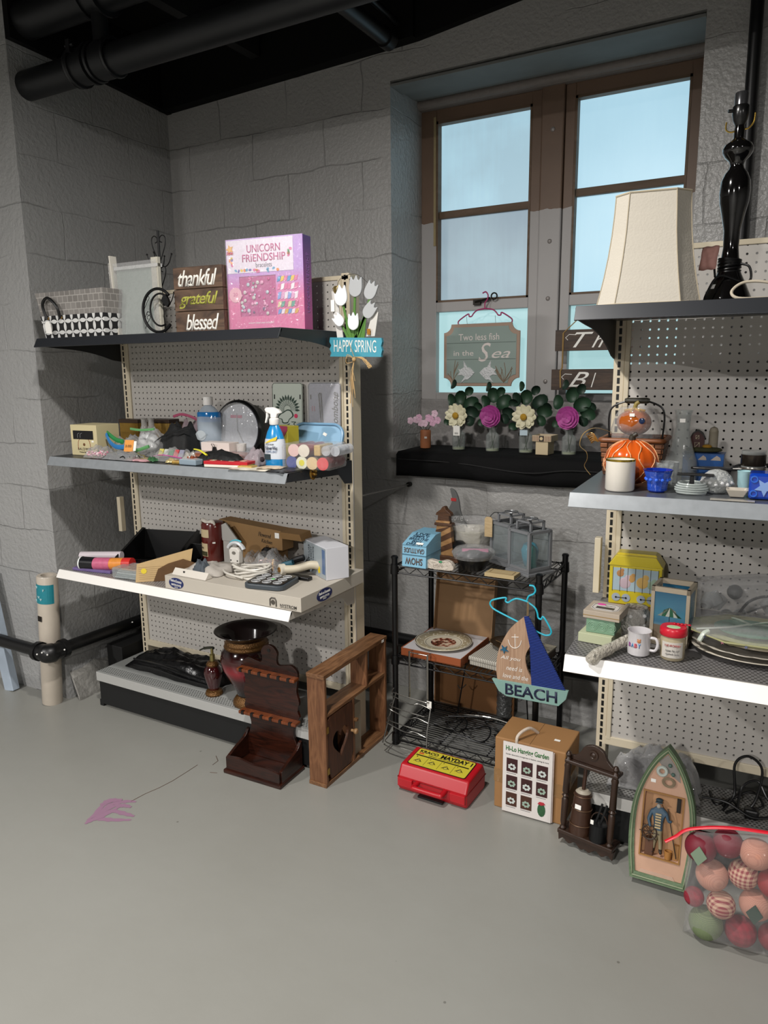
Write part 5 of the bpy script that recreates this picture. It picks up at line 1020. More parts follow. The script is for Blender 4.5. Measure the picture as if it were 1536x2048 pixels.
# middle tier
Z = .391
t = thing('plate_box', 'open cardboard gift box holding a collector plate, lid standing behind', 'plate box', (-1.20, 2.62, Z), -.02)
MB().box(-.13, .135, -.13, .15, 0, .004).box(-.13, .135, -.13, -.127, 0, .032).box(-.13, -.127, -.13, .15, 0, .032).box(.132, .135, -.13, .15, 0, .032).build('orange_tray', M('8f4a26', .5), t, bev=.0005)
MB().box(-.127, .132, -.127, .148, .004, .030).build('white_insert', M('c5c2c4', .5), t)
def plate_fn(nt, b):
    o, vec = objxyz(nt); r = math_n(nt, 'SQRT', math_n(nt, 'ADD', math_n(nt, 'MULTIPLY', o[0], o[0]), math_n(nt, 'MULTIPLY', o[1], o[1])))
    cr = nt.nodes.new('ShaderNodeValToRGB'); cr.color_ramp.interpolation = 'CONSTANT'; e = cr.color_ramp.elements; e[0].color = lin('4a2a1c'); e[1].position = .052/.12; e[1].color = lin('c8c0ac')
    for p, c in ((.072, '3f3d3a'), (.074, 'c9c1ac'), (.08, '9a8f74'), (.108, 'c9c1ac'), (.1125, '2e2a26'), (.115, 'c9c1ac')): x = e.new(p/.12); x.color = lin(c)
    nt.links.new(math_n(nt, 'MULTIPLY', r, 1/.12), cr.inputs[0])
    v_ = nt.nodes.new('ShaderNodeTexVoronoi'); v_.inputs['Scale'].default_value = 75; nt.links.new(vec, v_.inputs['Vector'])
    n = nt.nodes.new('ShaderNodeTexNoise'); n.inputs['Scale'].default_value = 60; nt.links.new(vec, n.inputs['Vector'])
    c2 = nt.nodes.new('ShaderNodeValToRGB'); c2.color_ramp.elements[0].color = lin('3a2418'); c2.color_ramp.elements[0].position = .42; c2.color_ramp.elements[1].color = lin('cfb9a0'); c2.color_ramp.elements[1].position = .62; x = c2.color_ramp.elements.new(.5); x.color = lin('8a3a2c')
    nt.links.new(n.outputs['Fac'], c2.inputs[0])
    inn = math_n(nt, 'LESS_THAN', r, .052); rim = math_n(nt, 'MULTIPLY', math_n(nt, 'MULTIPLY', math_n(nt, 'GREATER_THAN', r, .08), math_n(nt, 'LESS_THAN', r, .108)), math_n(nt, 'LESS_THAN', v_.outputs['Distance'], .3))
    m1 = nt.nodes.new('ShaderNodeMix'); m1.data_type = 'RGBA'; nt.links.new(inn, m1.inputs['Factor']); nt.links.new(cr.outputs[0], m1.inputs['A']); nt.links.new(c2.outputs[0], m1.inputs['B'])
    m2 = nt.nodes.new('ShaderNodeMix'); m2.data_type = 'RGBA'; nt.links.new(rim, m2.inputs['Factor']); nt.links.new(m1.outputs['Result'], m2.inputs['A']); m2.inputs['B'].default_value = lin('cfc8b4')
    nt.links.new(m2.outputs['Result'], b.inputs['Base Color']); b.inputs['Roughness'].default_value = .15
PLM = ramp_mat('painted plate', plate_fn)
CBI = M('8a6a48', .7)
o = MB().box(-.135, .135, -.002, .002, 0, .27).box(-.135, -.131, -.03, .0, 0, .27).box(.131, .135, -.03, 0, 0, .27).box(-.135, .135, -.03, 0, .266, .27).build('lid', CBI, t, loc=(.02, .158, .012)); o.rotation_euler = (-.13, 0, 0)
p = thing('collector_plate', 'round collector plate with a gold rim band and a dark pictured centre', 'plate', (-1.20, 2.615, Z+.0305), -.02)
MB().lathe([(.055, .0), (.06, .002), (.078, .004), (.118, .013), (.118, .0155), (.078, .0075), (.06, .005), (0, .005)], 56, cap=False).build('plate', PLM, p, smooth='all')
def stripe_fn(nt, b):
    o, vec = objxyz(nt); f = math_n(nt, 'LESS_THAN', math_n(nt, 'FRACT', math_n(nt, 'MULTIPLY', math_n(nt, 'ADD', o[0], math_n(nt, 'MULTIPLY', o[1], .15)), 130)), .28)
    mx = nt.nodes.new('ShaderNodeMix'); mx.data_type = 'RGBA'; mx.inputs['A'].default_value = lin('b9b5aa'); mx.inputs['B'].default_value = lin('55504a'); nt.links.new(f, mx.inputs['Factor']); nt.links.new(mx.outputs['Result'], b.inputs['Base Color']); b.inputs['Roughness'].default_value = .6
t = thing('striped_box', 'cream box with thin dark stripes right of the plate box', 'box', (-.965, 2.60, Z), -.12)
SM = ramp_mat('pinstripe', stripe_fn); MB().box(-.075, .11, -.08, .13, 0, .028).build('box', SM, t, bev=.003); MB().box(-.079, .114, -.084, .134, .018, .036).build('lid', SM, t, bev=.006, seg=3)
t = thing('leaf_dish', 'dark bronze leaf-veined oval dish resting on the striped box', 'dish', (-.915, 2.66, Z+.037), -.2)
DM = M('3c2c1c', .3, .4); MB().lathe([(.04, 0), (.075, .012), (.1, .03), (.096, .031), (.07, .016), (0, .005)], 32, sx=1, sy=.75, cap=False).build('dish', DM, t, smooth='all')
v_ = MB()
for k in range(9): a = -1.2+k*.3; v_.tube([(-.05+.01*k, 0, .008), (-.05+.01*k+.05*sin(a)*.5, .055, .024)], .0012, 5).tube([(-.05+.01*k, 0, .008), (-.05+.01*k+.05*sin(a)*.5, -.055, .024)], .0012, 5)
v_.tube([(-.09, 0, .024), (0, 0, .008), (.09, 0, .024)], .0016, 5).build('leaf_vein', M('6a5030', .3, .5), t)
t = thing('book_stack', 'wooden-edged box at the right end of the middle rack tier', 'box', (-.85, 2.73, Z), -.1); MB().box(-.06, .065, -.06, .06, 0, .03).build('box', M('4a3a2c', .6), t, bev=.002); MB().box(-.062, .067, -.062, .062, .03, .037).build('lid', M('a09a8a', .6), t)
# sailboat sign on a hanger
t = thing('sailboat_sign', 'wooden sailboat sign with a tan sail, a blue corrugated sail and BEACH hull', 'sign', (-.755, 2.385, .37)); 
TAN = wood('9a7a62', 'b3947a', .7, (60, 60, 5)); SB = .0
tan = [tuple(v)[:2] for v in spl([(-.028, .305, 0), (-.08, .25, 0), (-.118, .17, 0), (-.128, .10, 0), (-.122, .05, 0)], 4)]+[(.015, .046)]+[tuple(v)[:2] for v in spl([(.012, .07, 0), (-.012, .11, 0), (-.02, .16, 0), (-.004, .20, 0)], 4)]+[(-.008, .305)]
MB().prism(tan, -.004, .004).build('tan_sail', TAN, t)
def corr(nt, b):
    o, vec = objxyz(nt); b.inputs['Base Color'].default_value = lin('1f3f9a'); b.inputs['Roughness'].default_value = .4
    bp = nt.nodes.new('ShaderNodeBump'); bp.inputs['Strength'].default_value = 1; bp.inputs['Distance'].default_value = .004
    nt.links.new(math_n(nt, 'SINE', math_n(nt, 'MULTIPLY', o[2], 1100)), bp.inputs['Height']); nt.links.new(bp.outputs[0], b.inputs['Normal'])
MB().prism([(-.028, .305), (-.012, .31), (.126, .063), (.006, .055), (-.004, .2)], -.008, -.002).build('blue_sail', ramp_mat('corrugated tin', corr), t)
hull = MB().prism([(-.142, .052), (.137, .062), (.13, .03), (.105, .0), (-.085, -.004), (-.115, .01)], -.009, .004).build('hull', M('7fa39b', .6, noise=.12, nscale=20), t, bev=.001)
text('BEACH', .19, .043, M('1a2440', .5), t, (.005, -.0095, .028), bold=.02, ry=-.03)
for s, w_, x, z in (('All you', .075, -.075, .14), ('need is', .06, -.06, .105), ('love and the', .095, -.055, .075)): text(s, w_, .017, M('e6e2dc', .5), t, (x, -.0045, z), shear=.3, ry=-.03)
MB().at((-.098, -.005, .172), rx=PI/2).prism([((.017 if k % 2 else .006)*cos(k*PI/5+.3), (.017 if k % 2 else .006)*sin(k*PI/5+.3)) for k in range(10)], -.002, .004, 'z').build('starfish', M('1f5a78', .5), t)
MB().tube([(-.06, -.005, .235), (-.058, -.005, .185)], .0012, 5).tube(spl([(-.085, -.005, .21), (-.075, -.005, .188), (-.058, -.005, .183), (-.042, -.005, .195), (-.036, -.005, .215)], 4), .0012, 5).tube([(-.072, -.005, .222), (-.046, -.005, .226)], .0012, 5).build('painted_anchor', STICK, t)
MB().tube([(-.018, -.004, .3), (-.018, -.004, .36), (-.014, -.004, .36), (-.014, -.004, .3)], .0014, 5).build('twine_loop', M('8a7350', .8), t)
def hanger(nm, lb, loc, c, w_, h, rz=0, ry=0, hook=.06):
    t = thing(nm, lb, 'hanger', loc, rz, None, 0, ry); r = .0032
    m_ = M(c, .35)
    hk = [(0, 0, 0), (0, 0, hook*.35), (.012, 0, hook*.6), (.014, 0, hook*.85), (.003, 0, hook*1.05), (-.012, 0, hook*.98)]
    MB().tube(spl(hk, 5), r, 8).build('hook', m_, t, smooth=True)
    b_ = MB()
    for s_ in (-1, 1): b_.tube(spl([(0, 0, 0), (s_*w_*.15, 0, -h*.08), (s_*w_*.22, 0, -h*.25), (s_*w_*.26, 0, -h*.42), (s_*w_*.31, 0, -h*.42), (s_*w_*.33, 0, -h*.28), (s_*w_*.5, 0, -h*.62), (s_*w_*.53, 0, -h*.8), (s_*w_*.5, 0, -h*.92), (s_*w_*.4, 0, -h), (0, 0, -h)], 4), r, 8)
    b_.build('hanger_body', m_, t, smooth=True); return t
hanger('clothes_hanger', 'small turquoise plastic hanger on the rack corner holding the sailboat sign', (-.782, 2.40, .725), '2bb3cc', .225, .085, 0, .34)
# silver wire holder hooked on the middle tier
t = thing('wire_hanging_basket', 'chrome wire holder hooked on the middle tier of the rack', 'wire holder', (-1.30, 2.462, 0)); CH = M('8f8d88', .25, .9)
for x in (.025, .105): MB().tube([(x, .02, .425), (x, -.008, .43), (x, -.008, .23)], .0042, 6, flat=.5).build('flat_strap', CH, t)
MB().tube([(.025, -.008, .426), (.105, -.008, .426)], .002, 6).build('top_wire', CH, t)
for i, z in enumerate((.235, .185, .135, .05)):
    f = -.02-.022*i
    b_ = MB(); b_.tube(spl([(.115, .0, z-.004), (.112, f*.9, z), (.09, f-.004, z+.002), (-.03, f-.01, z+.015), (-.048, f*.7, z+.017), (-.05, .0, z+.02)], 4), .0022, 6)
    b_.tube(spl([(.12, f+.01, z-.03), (.07, f+.005, z-.016), (.035, f, z-.024), (-.045, f, z-.004), (-.052, f+.01, z-.006)], 4), .002, 6)
    if i < 3: b_.build('wire_tier', CH, t, smooth=True)
b_.build('wire_tier', CH, t, smooth=True); MB().tube([(.12, 0, .23), (.125, -.05, .13), (.14, -.09, .03)], .003, 6).build('side_wire', CH, t, smooth=True)
MB().tube([(-.04, 0, .24), (-.05, -.04, .15), (-.06, -.08, .05)], .003, 6).build('side_wire', CH, t, smooth=True); sticker(t, (.115, -.012, .225), .02, .028)
t = thing('scroll_trivet', 'black wire scroll stand with looped rings lying on the bottom rack tier', 'stand', (-1.03, 2.64, .055))
for x, y, r_ in ((-.12, 0, .045), (-.02, -.03, .06), (.10, -.01, .045), (.03, .08, .05), (.15, .05, .035)): MB().tube([(x+r_*cos(a*PI/14), y+r_*sin(a*PI/14), .01+.012*sin(a*PI/7)) for a in range(28)], .003, 6, True).build('wire_ring', WK, t, smooth=True)
MB().tube(spl([(-.2, -.05, .01), (-.08, -.09, .02), (.06, -.1, .01), (.2, -.03, .02)], 6), .003, 6).tube(spl([(-.18, .05, .01), (-.0, .1, .02), (.2, .09, .01)], 6), .003, 6).build('wire_rail', WK, t, smooth=True)
t = thing('display_easel', 'black wire easel with small hooks standing on the bottom rack tier', 'stand', (-1.02, 2.74, .053))
for x0, x1 in ((-.13, -.16), (.13, .16)): MB().tube([(x0, 0, .26), (x1, -.03, .0)], .0028, 6).tube(spl([(x0-.0, 0, .15), (x0-.02, -.01, .13), (x0-.035, -.01, .145)], 4), .002, 6).build('easel_leg', WK, t)
MB().tube([(-.13, 0, .26), (.13, 0, .26)], .0028, 6).build('easel_bar', WK, t); MB().tube(spl([(-.16, -.03, .02), (0, -.04, .045), (.16, -.03, .02)], 5), .0028, 6).build('easel_bar', CH, t)
t = thing('cardboard_sheet', 'brown cardboard sheet leaning on the wall below the middle rack tier', 'cardboard', (-1.17, 2.93, 0), 0, None, -.04); MB().box(-.22, .17, -.004, .004, 0, .22).build('sheet', M('8a5f38', .7), t)
t = thing('silver_duct', 'crumpled silver foil duct standing behind the wire rack', 'duct', (-1.04, 2.915, 0)); MB().lathe([(.032+.003*(i % 2), i*.014) for i in range(27)], 20).build('duct', M('8f9090', .35, .8, bump=.8), t, smooth='all')
# ============================================================ floor: wooden pieces
DK = wood('1c0d08', '38190f', .28, (6, 6, 40)); DKE = wood('5a2c14', '7a4020', .3, (30, 6, 6))
t = thing('spoon_rack', 'dark stained wooden spoon rack with a scalloped back and a box tray', 'rack', (-1.70, 1.968, 0), .03)
# tray
MB().box(-.135, .135, .0, .165, 0, .016).build('plinth', DK, t, bev=.004)
fr = [(-.125, .016), (.125, .016), (.125, .055)]+[tuple(v)[:2] for v in spl([(.115, .058, 0), (.06, .066, 0), (.0, .064, 0), (-.06, .074, 0), (-.12, .07, 0)], 4)]+[(-.125, .066)]
MB().prism(fr, .008, .018).build('tray_front', DK, t, bev=.001)
for s_ in (-1, 1):
    MB().prism([(.018, .016), (.155, .016), (.155, .125)]+[tuple(v)[:2] for v in spl([(.145, .12, 0), (.12, .098, 0), (.07, .082, 0), (.018, .062, 0)], 4)], s_*.125-.006, s_*.125+.006, 'x').build('tray_side', DK, t, bev=.001)
sil = []
for x, z in [(.118, .016), (.124, .08), (.112, .115), (.102, .145), (.106, .175), (.122, .205), (.132, .225), (.124, .25), (.132, .285), (.122, .325), (.126, .36), (.130, .395), (.124, .415), (.10, .43), (.065, .424), (.04, .422), (.034, .44), (.038, .468), (.022, .49), (0, .497)]: sil.append((x, z))
sil2 = [tuple(v)[:2] for v in spl([(x, z, 0) for x, z in sil], 3)]
MB().prism(sil2+[(-x, z) for x, z in reversed(sil2[:-1])], .142, .156).build('back_board', DK, t, bev=.002)
o_mb = MB().at((0, .1415, .475), rx=PI/2).lathe([(.007, -.0005), (.007, .001)], 12).build('hanging_hole', BLK, t)
for z, w_ in ((.20, .136), (.378, .136)):
    n = MB().box(-w_, w_, .108, .144, z, z+.013)
    n.build('notched_rail', DKE, t, bev=.003)
    for k in range(6): MB().box(-w_*.85+k*w_*.33-.006, -w_*.85+k*w_*.33+.006, .106, .118, z+.0005, z+.0145).build('rail_notch', M('120805', .5), t)
# pine display shelf with heart door
PN = wood('5c3d26', '866040', .5, (40, 5, 40)); PND = wood('5c3922', '80583a', .5, (40, 40, 5))
t = thing('display_shelf', 'brown pine cubby shelf standing on edge with a heart cut-out door', 'shelf', (-1.42, 2.066, 0), 0)
L_, H_, D_ = .46, .445, .078
MB().box(-D_, 0, -.004, L_+.006, H_-.016, H_).build('top_board', PN, t, bev=.001); MB().box(-D_, 0, -.004, L_+.006, 0, .015).build('bottom_board', PN, t, bev=.001)
MB().box(-D_, 0, 0, .012, .015, H_-.016).build('side_board', PND, t, bev=.001); MB().box(-D_, 0, L_-.012, L_, .015, H_-.016).build('side_board', PND, t, bev=.001)
MB().box(-D_, -.002, .012, L_-.012, .275, .287).build('middle_shelf', PN, t, bev=.001); MB().box(-D_, -.002, .30, .312, .287, H_-.016).build('divider', PND, t, bev=.001); MB().box(-D_, -.002, .195, .207, .015, .275).build('divider', PND, t, bev=.001)
MB().box(-.05, -.02, .235, .28, .015, .23).build('inner_slat', M('9a8f7c', .6), t)
# door with a heart hole: ring of quads between heart and rectangle
hp = [(.055*(16*sin(a)**3)/16, .066*(13*cos(a)-5*cos(2*a)-2*cos(3*a)-cos(4*a))/16) for a in [i*2*PI/40 for i in range(40)]]
def ray_rect(x, z, hx, hz):
    k = min(hx/abs(x) if abs(x) > 1e-6 else 9e9, hz/abs(z) if abs(z) > 1e-6 else 9e9); return x*k, z*k
vs = []
for xx in (-.012, -.002):
    vs += [(xx, .104+y, .145+z) for y, z in hp]; vs += [(xx, .104+ray_rect(y, z+.004, .088, .125)[0], .145+ray_rect(y, z+.004, .088, .125)[1]) for y, z in hp]
fs = []
for i in range(40):
    j = (i+1) % 40; fs += [(i, j, 40+j, 40+i), (80+i, 120+i, 120+j, 80+j), (i, 80+i, 80+j, j), (40+i, 40+j, 120+j, 120+i)]
d = MB().add(vs, fs).build('door', wood('3a2012', '55321d', .5, (40, 40, 5)), t)
MB().at((-.002, .182, .15), ry=PI/2).lathe([(.006, 0), (.005, .008), (.010, .014), (.012, .02), (.009, .026), (0, .027)], 16).build('door_knob', M('a07c54', .5), d, smooth=True)
for z in (.06, .225): MB().box(-.002, .001, .006, .02, z-.012, z+.012).build('hinge', M('a8873f', .3, .8), d)
MB().box(-.004, .012, .197, .214, .18, .192).build('catch_peg', M('6a4a2c', .5), t, bev=.003); sticker(t, (.0005, .43, H_-.012), .018, .011, rz=PI/2)
# red emergency radio case
t = thing('radio_case', 'red plastic carry case with a yellow printed label lying on the floor', 'case', (-1.045, 2.27, 0), -.02)
RD_ = M('b01420', .35); sec = [(-.088, .012), (-.088, .06), (-.066, .098), (.062, .105), (.085, .065), (.085, .012), (.075, 0), (-.078, 0)]
MB().prism(sec, -.138, .138, 'x').build('shell', RD_, t, bev=.008, seg=3); MB().box(-.1395, .1395, -.0895, .0865, .053, .0555).build('lid_seam', M('7a0c14', .4), t)
for x in (-.105, .105): MB().box(x-.03, x+.03, -.097, -.085, .022, .056).build('latch_panel', RD_, t, bev=.003)
MB().tube(spl([(-.055, -.085, .05), (-.055, -.12, .05), (-.045, -.125, .05), (.045, -.125, .05), (.055, -.12, .05), (.055, -.085, .05)], 4), .0095, 10).build('handle', RD_, t, smooth=True); MB().box(-.05, .05, -.1, -.07, .0, .008).build('lower_rail', BLK, t, bev=.002)
an = math.atan2(.007, .128); lab = thing('label', None, None, (0, -.002, .1022), 0, None, an); lab.parent = t
MB().prism(rrect(.235, .112, .01), -.0012, .0008, 'z').build('label_border', BLK, lab); MB().prism(rrect(.229, .106, .008), .0008, .0014, 'z').build('label_sheet', M('c9bc3a', .4), lab)
KK = M('15140f', .4)
text('KRACO', .075, .017, KK, lab, (-.068, .036, .0016), rx=0, bold=.03, depth=.0004); text('MAYDAY 1', .125, .024, KK, lab, (.045, .034, .0016), rx=0, bold=.04, depth=.0004)
text('EMERGENCY TWO-WAY CB RADIO SYSTEM', .125, .006, KK, lab, (.0, .018, .0016), rx=0, depth=.0004)
MB().box(-.11, .105, .005, .011, .0014, .0018).build('black_bar', KK, lab); MB().box(-.104, -.085, .017, .026, .0014, .0018).build('red_print', M('c85a2c', .4), lab)
for x in (-.055, .0, .055): MB().box(x-.0005, x+.0005, -.048, .003, .0014, .0018).build('divider_line', KK, lab)
for x, y in ((-.085, -.025), (-.03, -.02), (.028, -.025), (.08, -.02)):
    g = MB().tube([(x-.015, y-.008, .0018), (x, y+.01, .0018), (x+.014, y-.006, .0018)], .0012, 4).tube([(x+.009*cos(a*PI/5), y-.004+.006*sin(a*PI/5), .0018) for a in range(10)], .0009, 4, True); g.build('line_drawing', KK, lab)
for i, (x, y) in enumerate(((-.1, -.0), (-.045, -.0), (.01, -.0), (.065, .0))): text(str(i+1), .004, .006, KK, lab, (x, y-.002, .0016), rx=0, depth=.0004)
# cardboard box with leaflet
t = thing('shipping_box', 'taped brown cardboard box on the floor in front of the rack', 'box', (-.71, 2.345, 0), .0)
BX = M('9a7146', .65, noise=.1, nscale=5)
MB().box(-.125, .125, -.09, .085, 0, .268).build('carton', BX, t, bev=.004); TP = film('b08858', .5, .1, .3); MB().box(-.126, .126, -.0912, .0862, .10, .15).build('tape_band', TP, t); MB().box(-.0005, .0005, -.09, .085, .268, .2686).build('flap_seam', M('5f4428', .7), t)
sticker(t, (.075, -.02, .2692), .02, .012, rx=-PI/2)
hd = MB().tube(spl([(-.045, -.088, .235), (-.045, -.085, .285), (-.02, -.04, .30), (.0, -.0, .27)], 6), .0055, 8); hd.build('rope_handle', M('c9bcae', .6, noise=.3, nscale=150), t, smooth=True)
lf = thing('garden_leaflet', 'white printed leaflet with nine small photos hung on the front of the cardboard box', 'leaflet', (-.713, 2.238, .006), .02)
MB().box(-.085, .088, .0, .004, .0, .262).build('page', M('dcd6d2', .5), lf); MB().box(.080, .092, .004, .012, .0, .255).build('back_pages', M('c9b9b2', .5, noise=.4, nscale=30), lf)
GT = M('1f6a2a', .5); text('Hi-Lo Hanging Garden', .15, .024, GT, lf, (.0, -.0003, .238), bold=.02); text('Garden decorative arrangement in baskets, settings & more', .15, .006, M('3a3a3a', .5), lf, (0, -.0003, .218))
for i in range(3):
    for j in range(3):
        if i == 2 and j == 2: continue
        x, z = -.052+i*.053, .178-j*.064
        MB().box(x-.0195, x+.0195, -.001, 0, z-.024, z+.026).build('photo', M('3a1a1c' if j < 2 else '4a2c20', .4, noise=.4, nscale=60), lf)
        for k in range(7): MB().at((x+.010*cos(k*.9), -.0012, z-.004+.008*sin(k*.9)), rx=PI/2).lathe([(.0045, 0), (.0045, .0004)], 8).build('photo_detail', M('c9d0cc' if (i+j) % 2 == 0 else '9ab0a0', .4), lf)
        MB().box(x-.019, x+.015, -.0006, 0, z-.0305, z-.029).build('caption', M('6a6a6a', .5), lf)
MB().at((.055, -.001, .04), rx=PI/2).ball((0, 0, 0), .02, sx=.7, sy=1.25, sz=.04, seg=14, rings=8).build('printed_wreath', M('2f5a38', .5, noise=.5, nscale=200), lf); MB().prism([(.042, .062), (.055, .058), (.068, .064), (.062, .07), (.048, .07)], -.003, -.001).build('printed_bow', M('b02c38', .5), lf)
# butter churn wall shelf
AB = M('33231a', .35, .1, noise=.35, nscale=30)
t = thing('churn_plaque', 'dark bronze kitchen plaque with turned posts framing a butter churn and bucket', 'plaque', (-.485, 2.14, .014), -.17, None, -.10)
MB().box(-.092, .092, -.012, .06, .03, .044).build('base_shelf', AB, t, bev=.003)
MB().prism([(-.094, .03), (.094, .03)]+[tuple(v)[:2] for v in spl([(.09, .0, 0), (.075, .012, 0), (.055, .0, 0), (.035, .012, 0), (.015, -.004, 0), (0, .002, 0), (-.015, -.004, 0), (-.035, .012, 0), (-.055, .0, 0), (-.075, .012, 0), (-.09, .0, 0)], 3)], .0, .02).build('scalloped_skirt', AB, t, bev=.002)
MB().box(-.088, .088, -.008, .04, .268, .28).build('top_rail', AB, t, bev=.003)
MB().prism([(-.09, .28), (.09, .28), (.08, .29)]+[tuple(v)[:2] for v in spl([(.062, .295, 0), (.045, .31, 0), (.03, .335, 0), (0, .345, 0), (-.03, .335, 0), (-.045, .31, 0), (-.062, .295, 0)], 3)]+[(-.08, .29)], .008, .022).build('arched_crest', AB, t, bev=.002)
MB().at((0, .007, .315), rx=PI/2).lathe([(.014, 0), (.016, .003), (.01, .004), (.008, .002), (.004, .005), (0, .005)], 20).build('rosette', AB, t, smooth=True)
for x in (-.078, .078):
    MB().lathe([(.009, .044), (.011, .05), (.007, .056), (.010, .07), (.011, .145), (.007, .152), (.012, .158), (.007, .164), (.011, .17), (.010, .25), (.012, .258), (.009, .268)], 16, c=(x, 0)).build('turned_post', AB, t, smooth=True)
    MB().lathe([(.01, .28), (.006, .288), (.010, .297), (.006, .306), (0, .309)], 14, c=(x, 0)).build('finial', AB, t, smooth=True)
BR2 = M('3a2418', .4, noise=.3, nscale=40)
c_ = MB().lathe([(.035, .044), (.036, .06), (.031, .12), (.027, .17), (.026, .178), (.022, .178), (.0, .175)], 24, c=(-.028, .02)); c_.build('churn', BR2, t, smooth=True)
for z, r in ((.075, .036), (.125, .0315), (.168, .0278)): MB().lathe([(r, z), (r+.0015, z+.002), (r, z+.004)], 24, c=(-.028, .02), cap=False).build('churn_hoop', M('5c4430', .4, .4), t, smooth=True)
MB().cyl((-.028, .02, .175), (-.026, .022, .262), .006, 10).build('churn_rod', BR2, t); MB().lathe([(.022, .176), (.024, .18), (.016, .188), (0, .188)], 20, c=(-.028, .02)).build('churn_lid', M('a09888', .5), t, smooth=True); sticker(t, (-.028, -.0125, .14), .02, .015)
MB().lathe([(.026, .044), (.028, .05), (.027, .095), (.028, .1), (.022, .102), (0, .102)], 22, c=(.035, .012)).build('bucket', M('121315', .4, .3), t, smooth=True); MB().tube([(.035+.027*cos(a), .012, .1+.035*sin(a)) for a in [math.radians(10+i*16) for i in range(11)]], .002, 5).build('bucket_handle', AB, t)
for x0, x1 in ((.025, .04), (.04, .055)): MB().tube([(x0, .012, .1), (x1, .014, .165)], .004, 8).build('ladle', M('141415', .4), t)
sticker(t, (.022, -.014, .11), .01, .014)
# boat plaque with fisherman
t = thing('boat_plaque', 'green-edged boat-shaped wall plaque with a fisherman in a blue coat at a ship wheel', 'plaque', (-.255, 2.095, .018), .02, None, -.19)
def boat(sc, dz=0):
    s1 = [(.078, .0), (.088, .08), (.091, .17), (.083, .25), (.06, .32), (.03, .375), (0, .41)]
    s2 = [tuple(v)[:2] for v in spl([(x, z, 0) for x, z in s1], 4)]
    f = lambda x, z: (x*sc, .2+(z-.2)*(1-(1-sc)*.55)+dz)
    return [f(x, z) for x, z in s2]+[f(-x, z) for x, z in reversed(s2[:-1])]
GRN = M('5e7355', .6, noise=.25, nscale=25, bump=.4); PCH = M('c39c84', .65, noise=.1, nscale=18)
outer, inner = boat(1), boat(.83); n = len(outer); vs = []
for y in (-.022, .02):
    vs += [(x, y, z) for x, z in outer]+[(x, y+(.004 if y < 0 else 0), z) for x, z in inner]
fs = []
for i in range(n):
    j = (i+1) % n; fs += [(i, j, n+j, n+i), (2*n+i, 3*n+i, 3*n+j, 2*n+j), (i, 2*n+i, 2*n+j, j), (n+i, n+j, 3*n+j, 3*n+i)]
MB().add(vs, fs).build('green_hull_rim', GRN, t)
rope = MB().tube([(x, -.0235, z) for x, z in boat(.915)], .0018, 5, True); rope.build('rope_edge', M('8f9a7c', .6), t, smooth=True)
bx0, bx1, bz0, bz1 = -.055, .052, .075, .265
# deck ring with recessed box
vs = []; inn = boat(.84)
def to_rect(x, z):
    cx_, cz_ = (bx0+bx1)/2, (bz0+bz1)/2; a, b_ = ray_rect(x-cx_, z-cz_, (bx1-bx0)/2, (bz1-bz0)/2); return a+cx_, b_+cz_
rc = [to_rect(x, z) for x, z in inn]
for y in (-.012, ): vs += [(x, y, z) for x, z in inn]+[(x, y, z) for x, z in rc]
vs += [(x, .016, z) for x, z in rc]
fs = [(i, (i+1) % n, n+(i+1) % n, n+i) for i in range(n)]+[(n+i, n+(i+1) % n, 2*n+(i+1) % n, 2*n+i) for i in range(n)]
MB().add(vs, fs).build('pink_deck', PCH, t); MB().box(bx0, bx1, .012, .018, bz0, bz1).build('alcove_back', M('b98d66', .6, noise=.1), t); MB().box(bx0-.004, bx1+.004, -.016, -.010, bz0-.004, bz0).box(bx0-.004, bx1+.004, -.016, -.010, bz1, bz1+.004).box(bx0-.004, bx0, -.016, -.010, bz0, bz1).box(bx1, bx1+.004, -.016, -.010, bz0, bz1).build('alcove_frame', M('9a6f3a', .5), t)
MB().prism([(-.05, .03), (.04, .03), (.052, .012), (-.06, .012)], -.014, -.011).build('lower_bench', M('c0a08c', .6, noise=.15), t)
MB().prism([(-.025, .36), (.0, .385), (.035, .34), (.04, .31), (.0, .335)], -.014, -.011).build('grey_bow_panel', M('85807a', .6), t)
MB().tube([(-.012+.012*cos(a*PI/8), -.02, .335+.012*sin(a*PI/8)) for a in range(16)], .005, 7, True).build('life_ring', M('b4bcb4', .5), t, smooth=True)
for r in (.012, .015, .018): MB().tube([(.008+r*cos(a*PI/8), -.018, .305+r*.8*sin(a*PI/8)) for a in range(16)], .0015, 5, True).build('rope_coil', M('8a7a62', .7), t)
for x, z in ((.008, .355), (.018, .33)): MB().ball((x, -.016, z), .006, seg=8, rings=6).build('float_ball', M('4f6a62', .4), t, smooth=True)
# figure: skin-modifier body
fg = thing('fisherman_figure', None, None, (-.012, -.004, .085)); fg.parent = t; fg['label'] = 'bearded fisherman in blue coat and cap'
bmf = bpy.data.meshes.new('fisherman_body'); V = [(0, 0, .07), (0, 0, .10), (0, 0, .125), (0, 0, .14), (-.002, -.001, .15), (-.008, 0, .03), (-.01, 0, .004), (-.012, -.008, .0), (.01, 0, .035), (.012, 0, .004), (.014, -.008, .0), (-.02, 0, .122), (-.028, -.006, .098), (-.02, -.016, .078), (.02, 0, .122), (.030, -.004, .10), (.036, -.012, .108)]
E_ = [(0, 1), (1, 2), (2, 3), (3, 4), (0, 5), (5, 6), (6, 7), (0, 8), (8, 9), (9, 10), (2, 11), (11, 12), (12, 13), (2, 14), (14, 15), (15, 16)]
bmf.from_pydata(V, E_, []); bo_ = bpy.data.objects.new('fisherman_body', bmf); C.objects.link(bo_); bo_.parent = fg
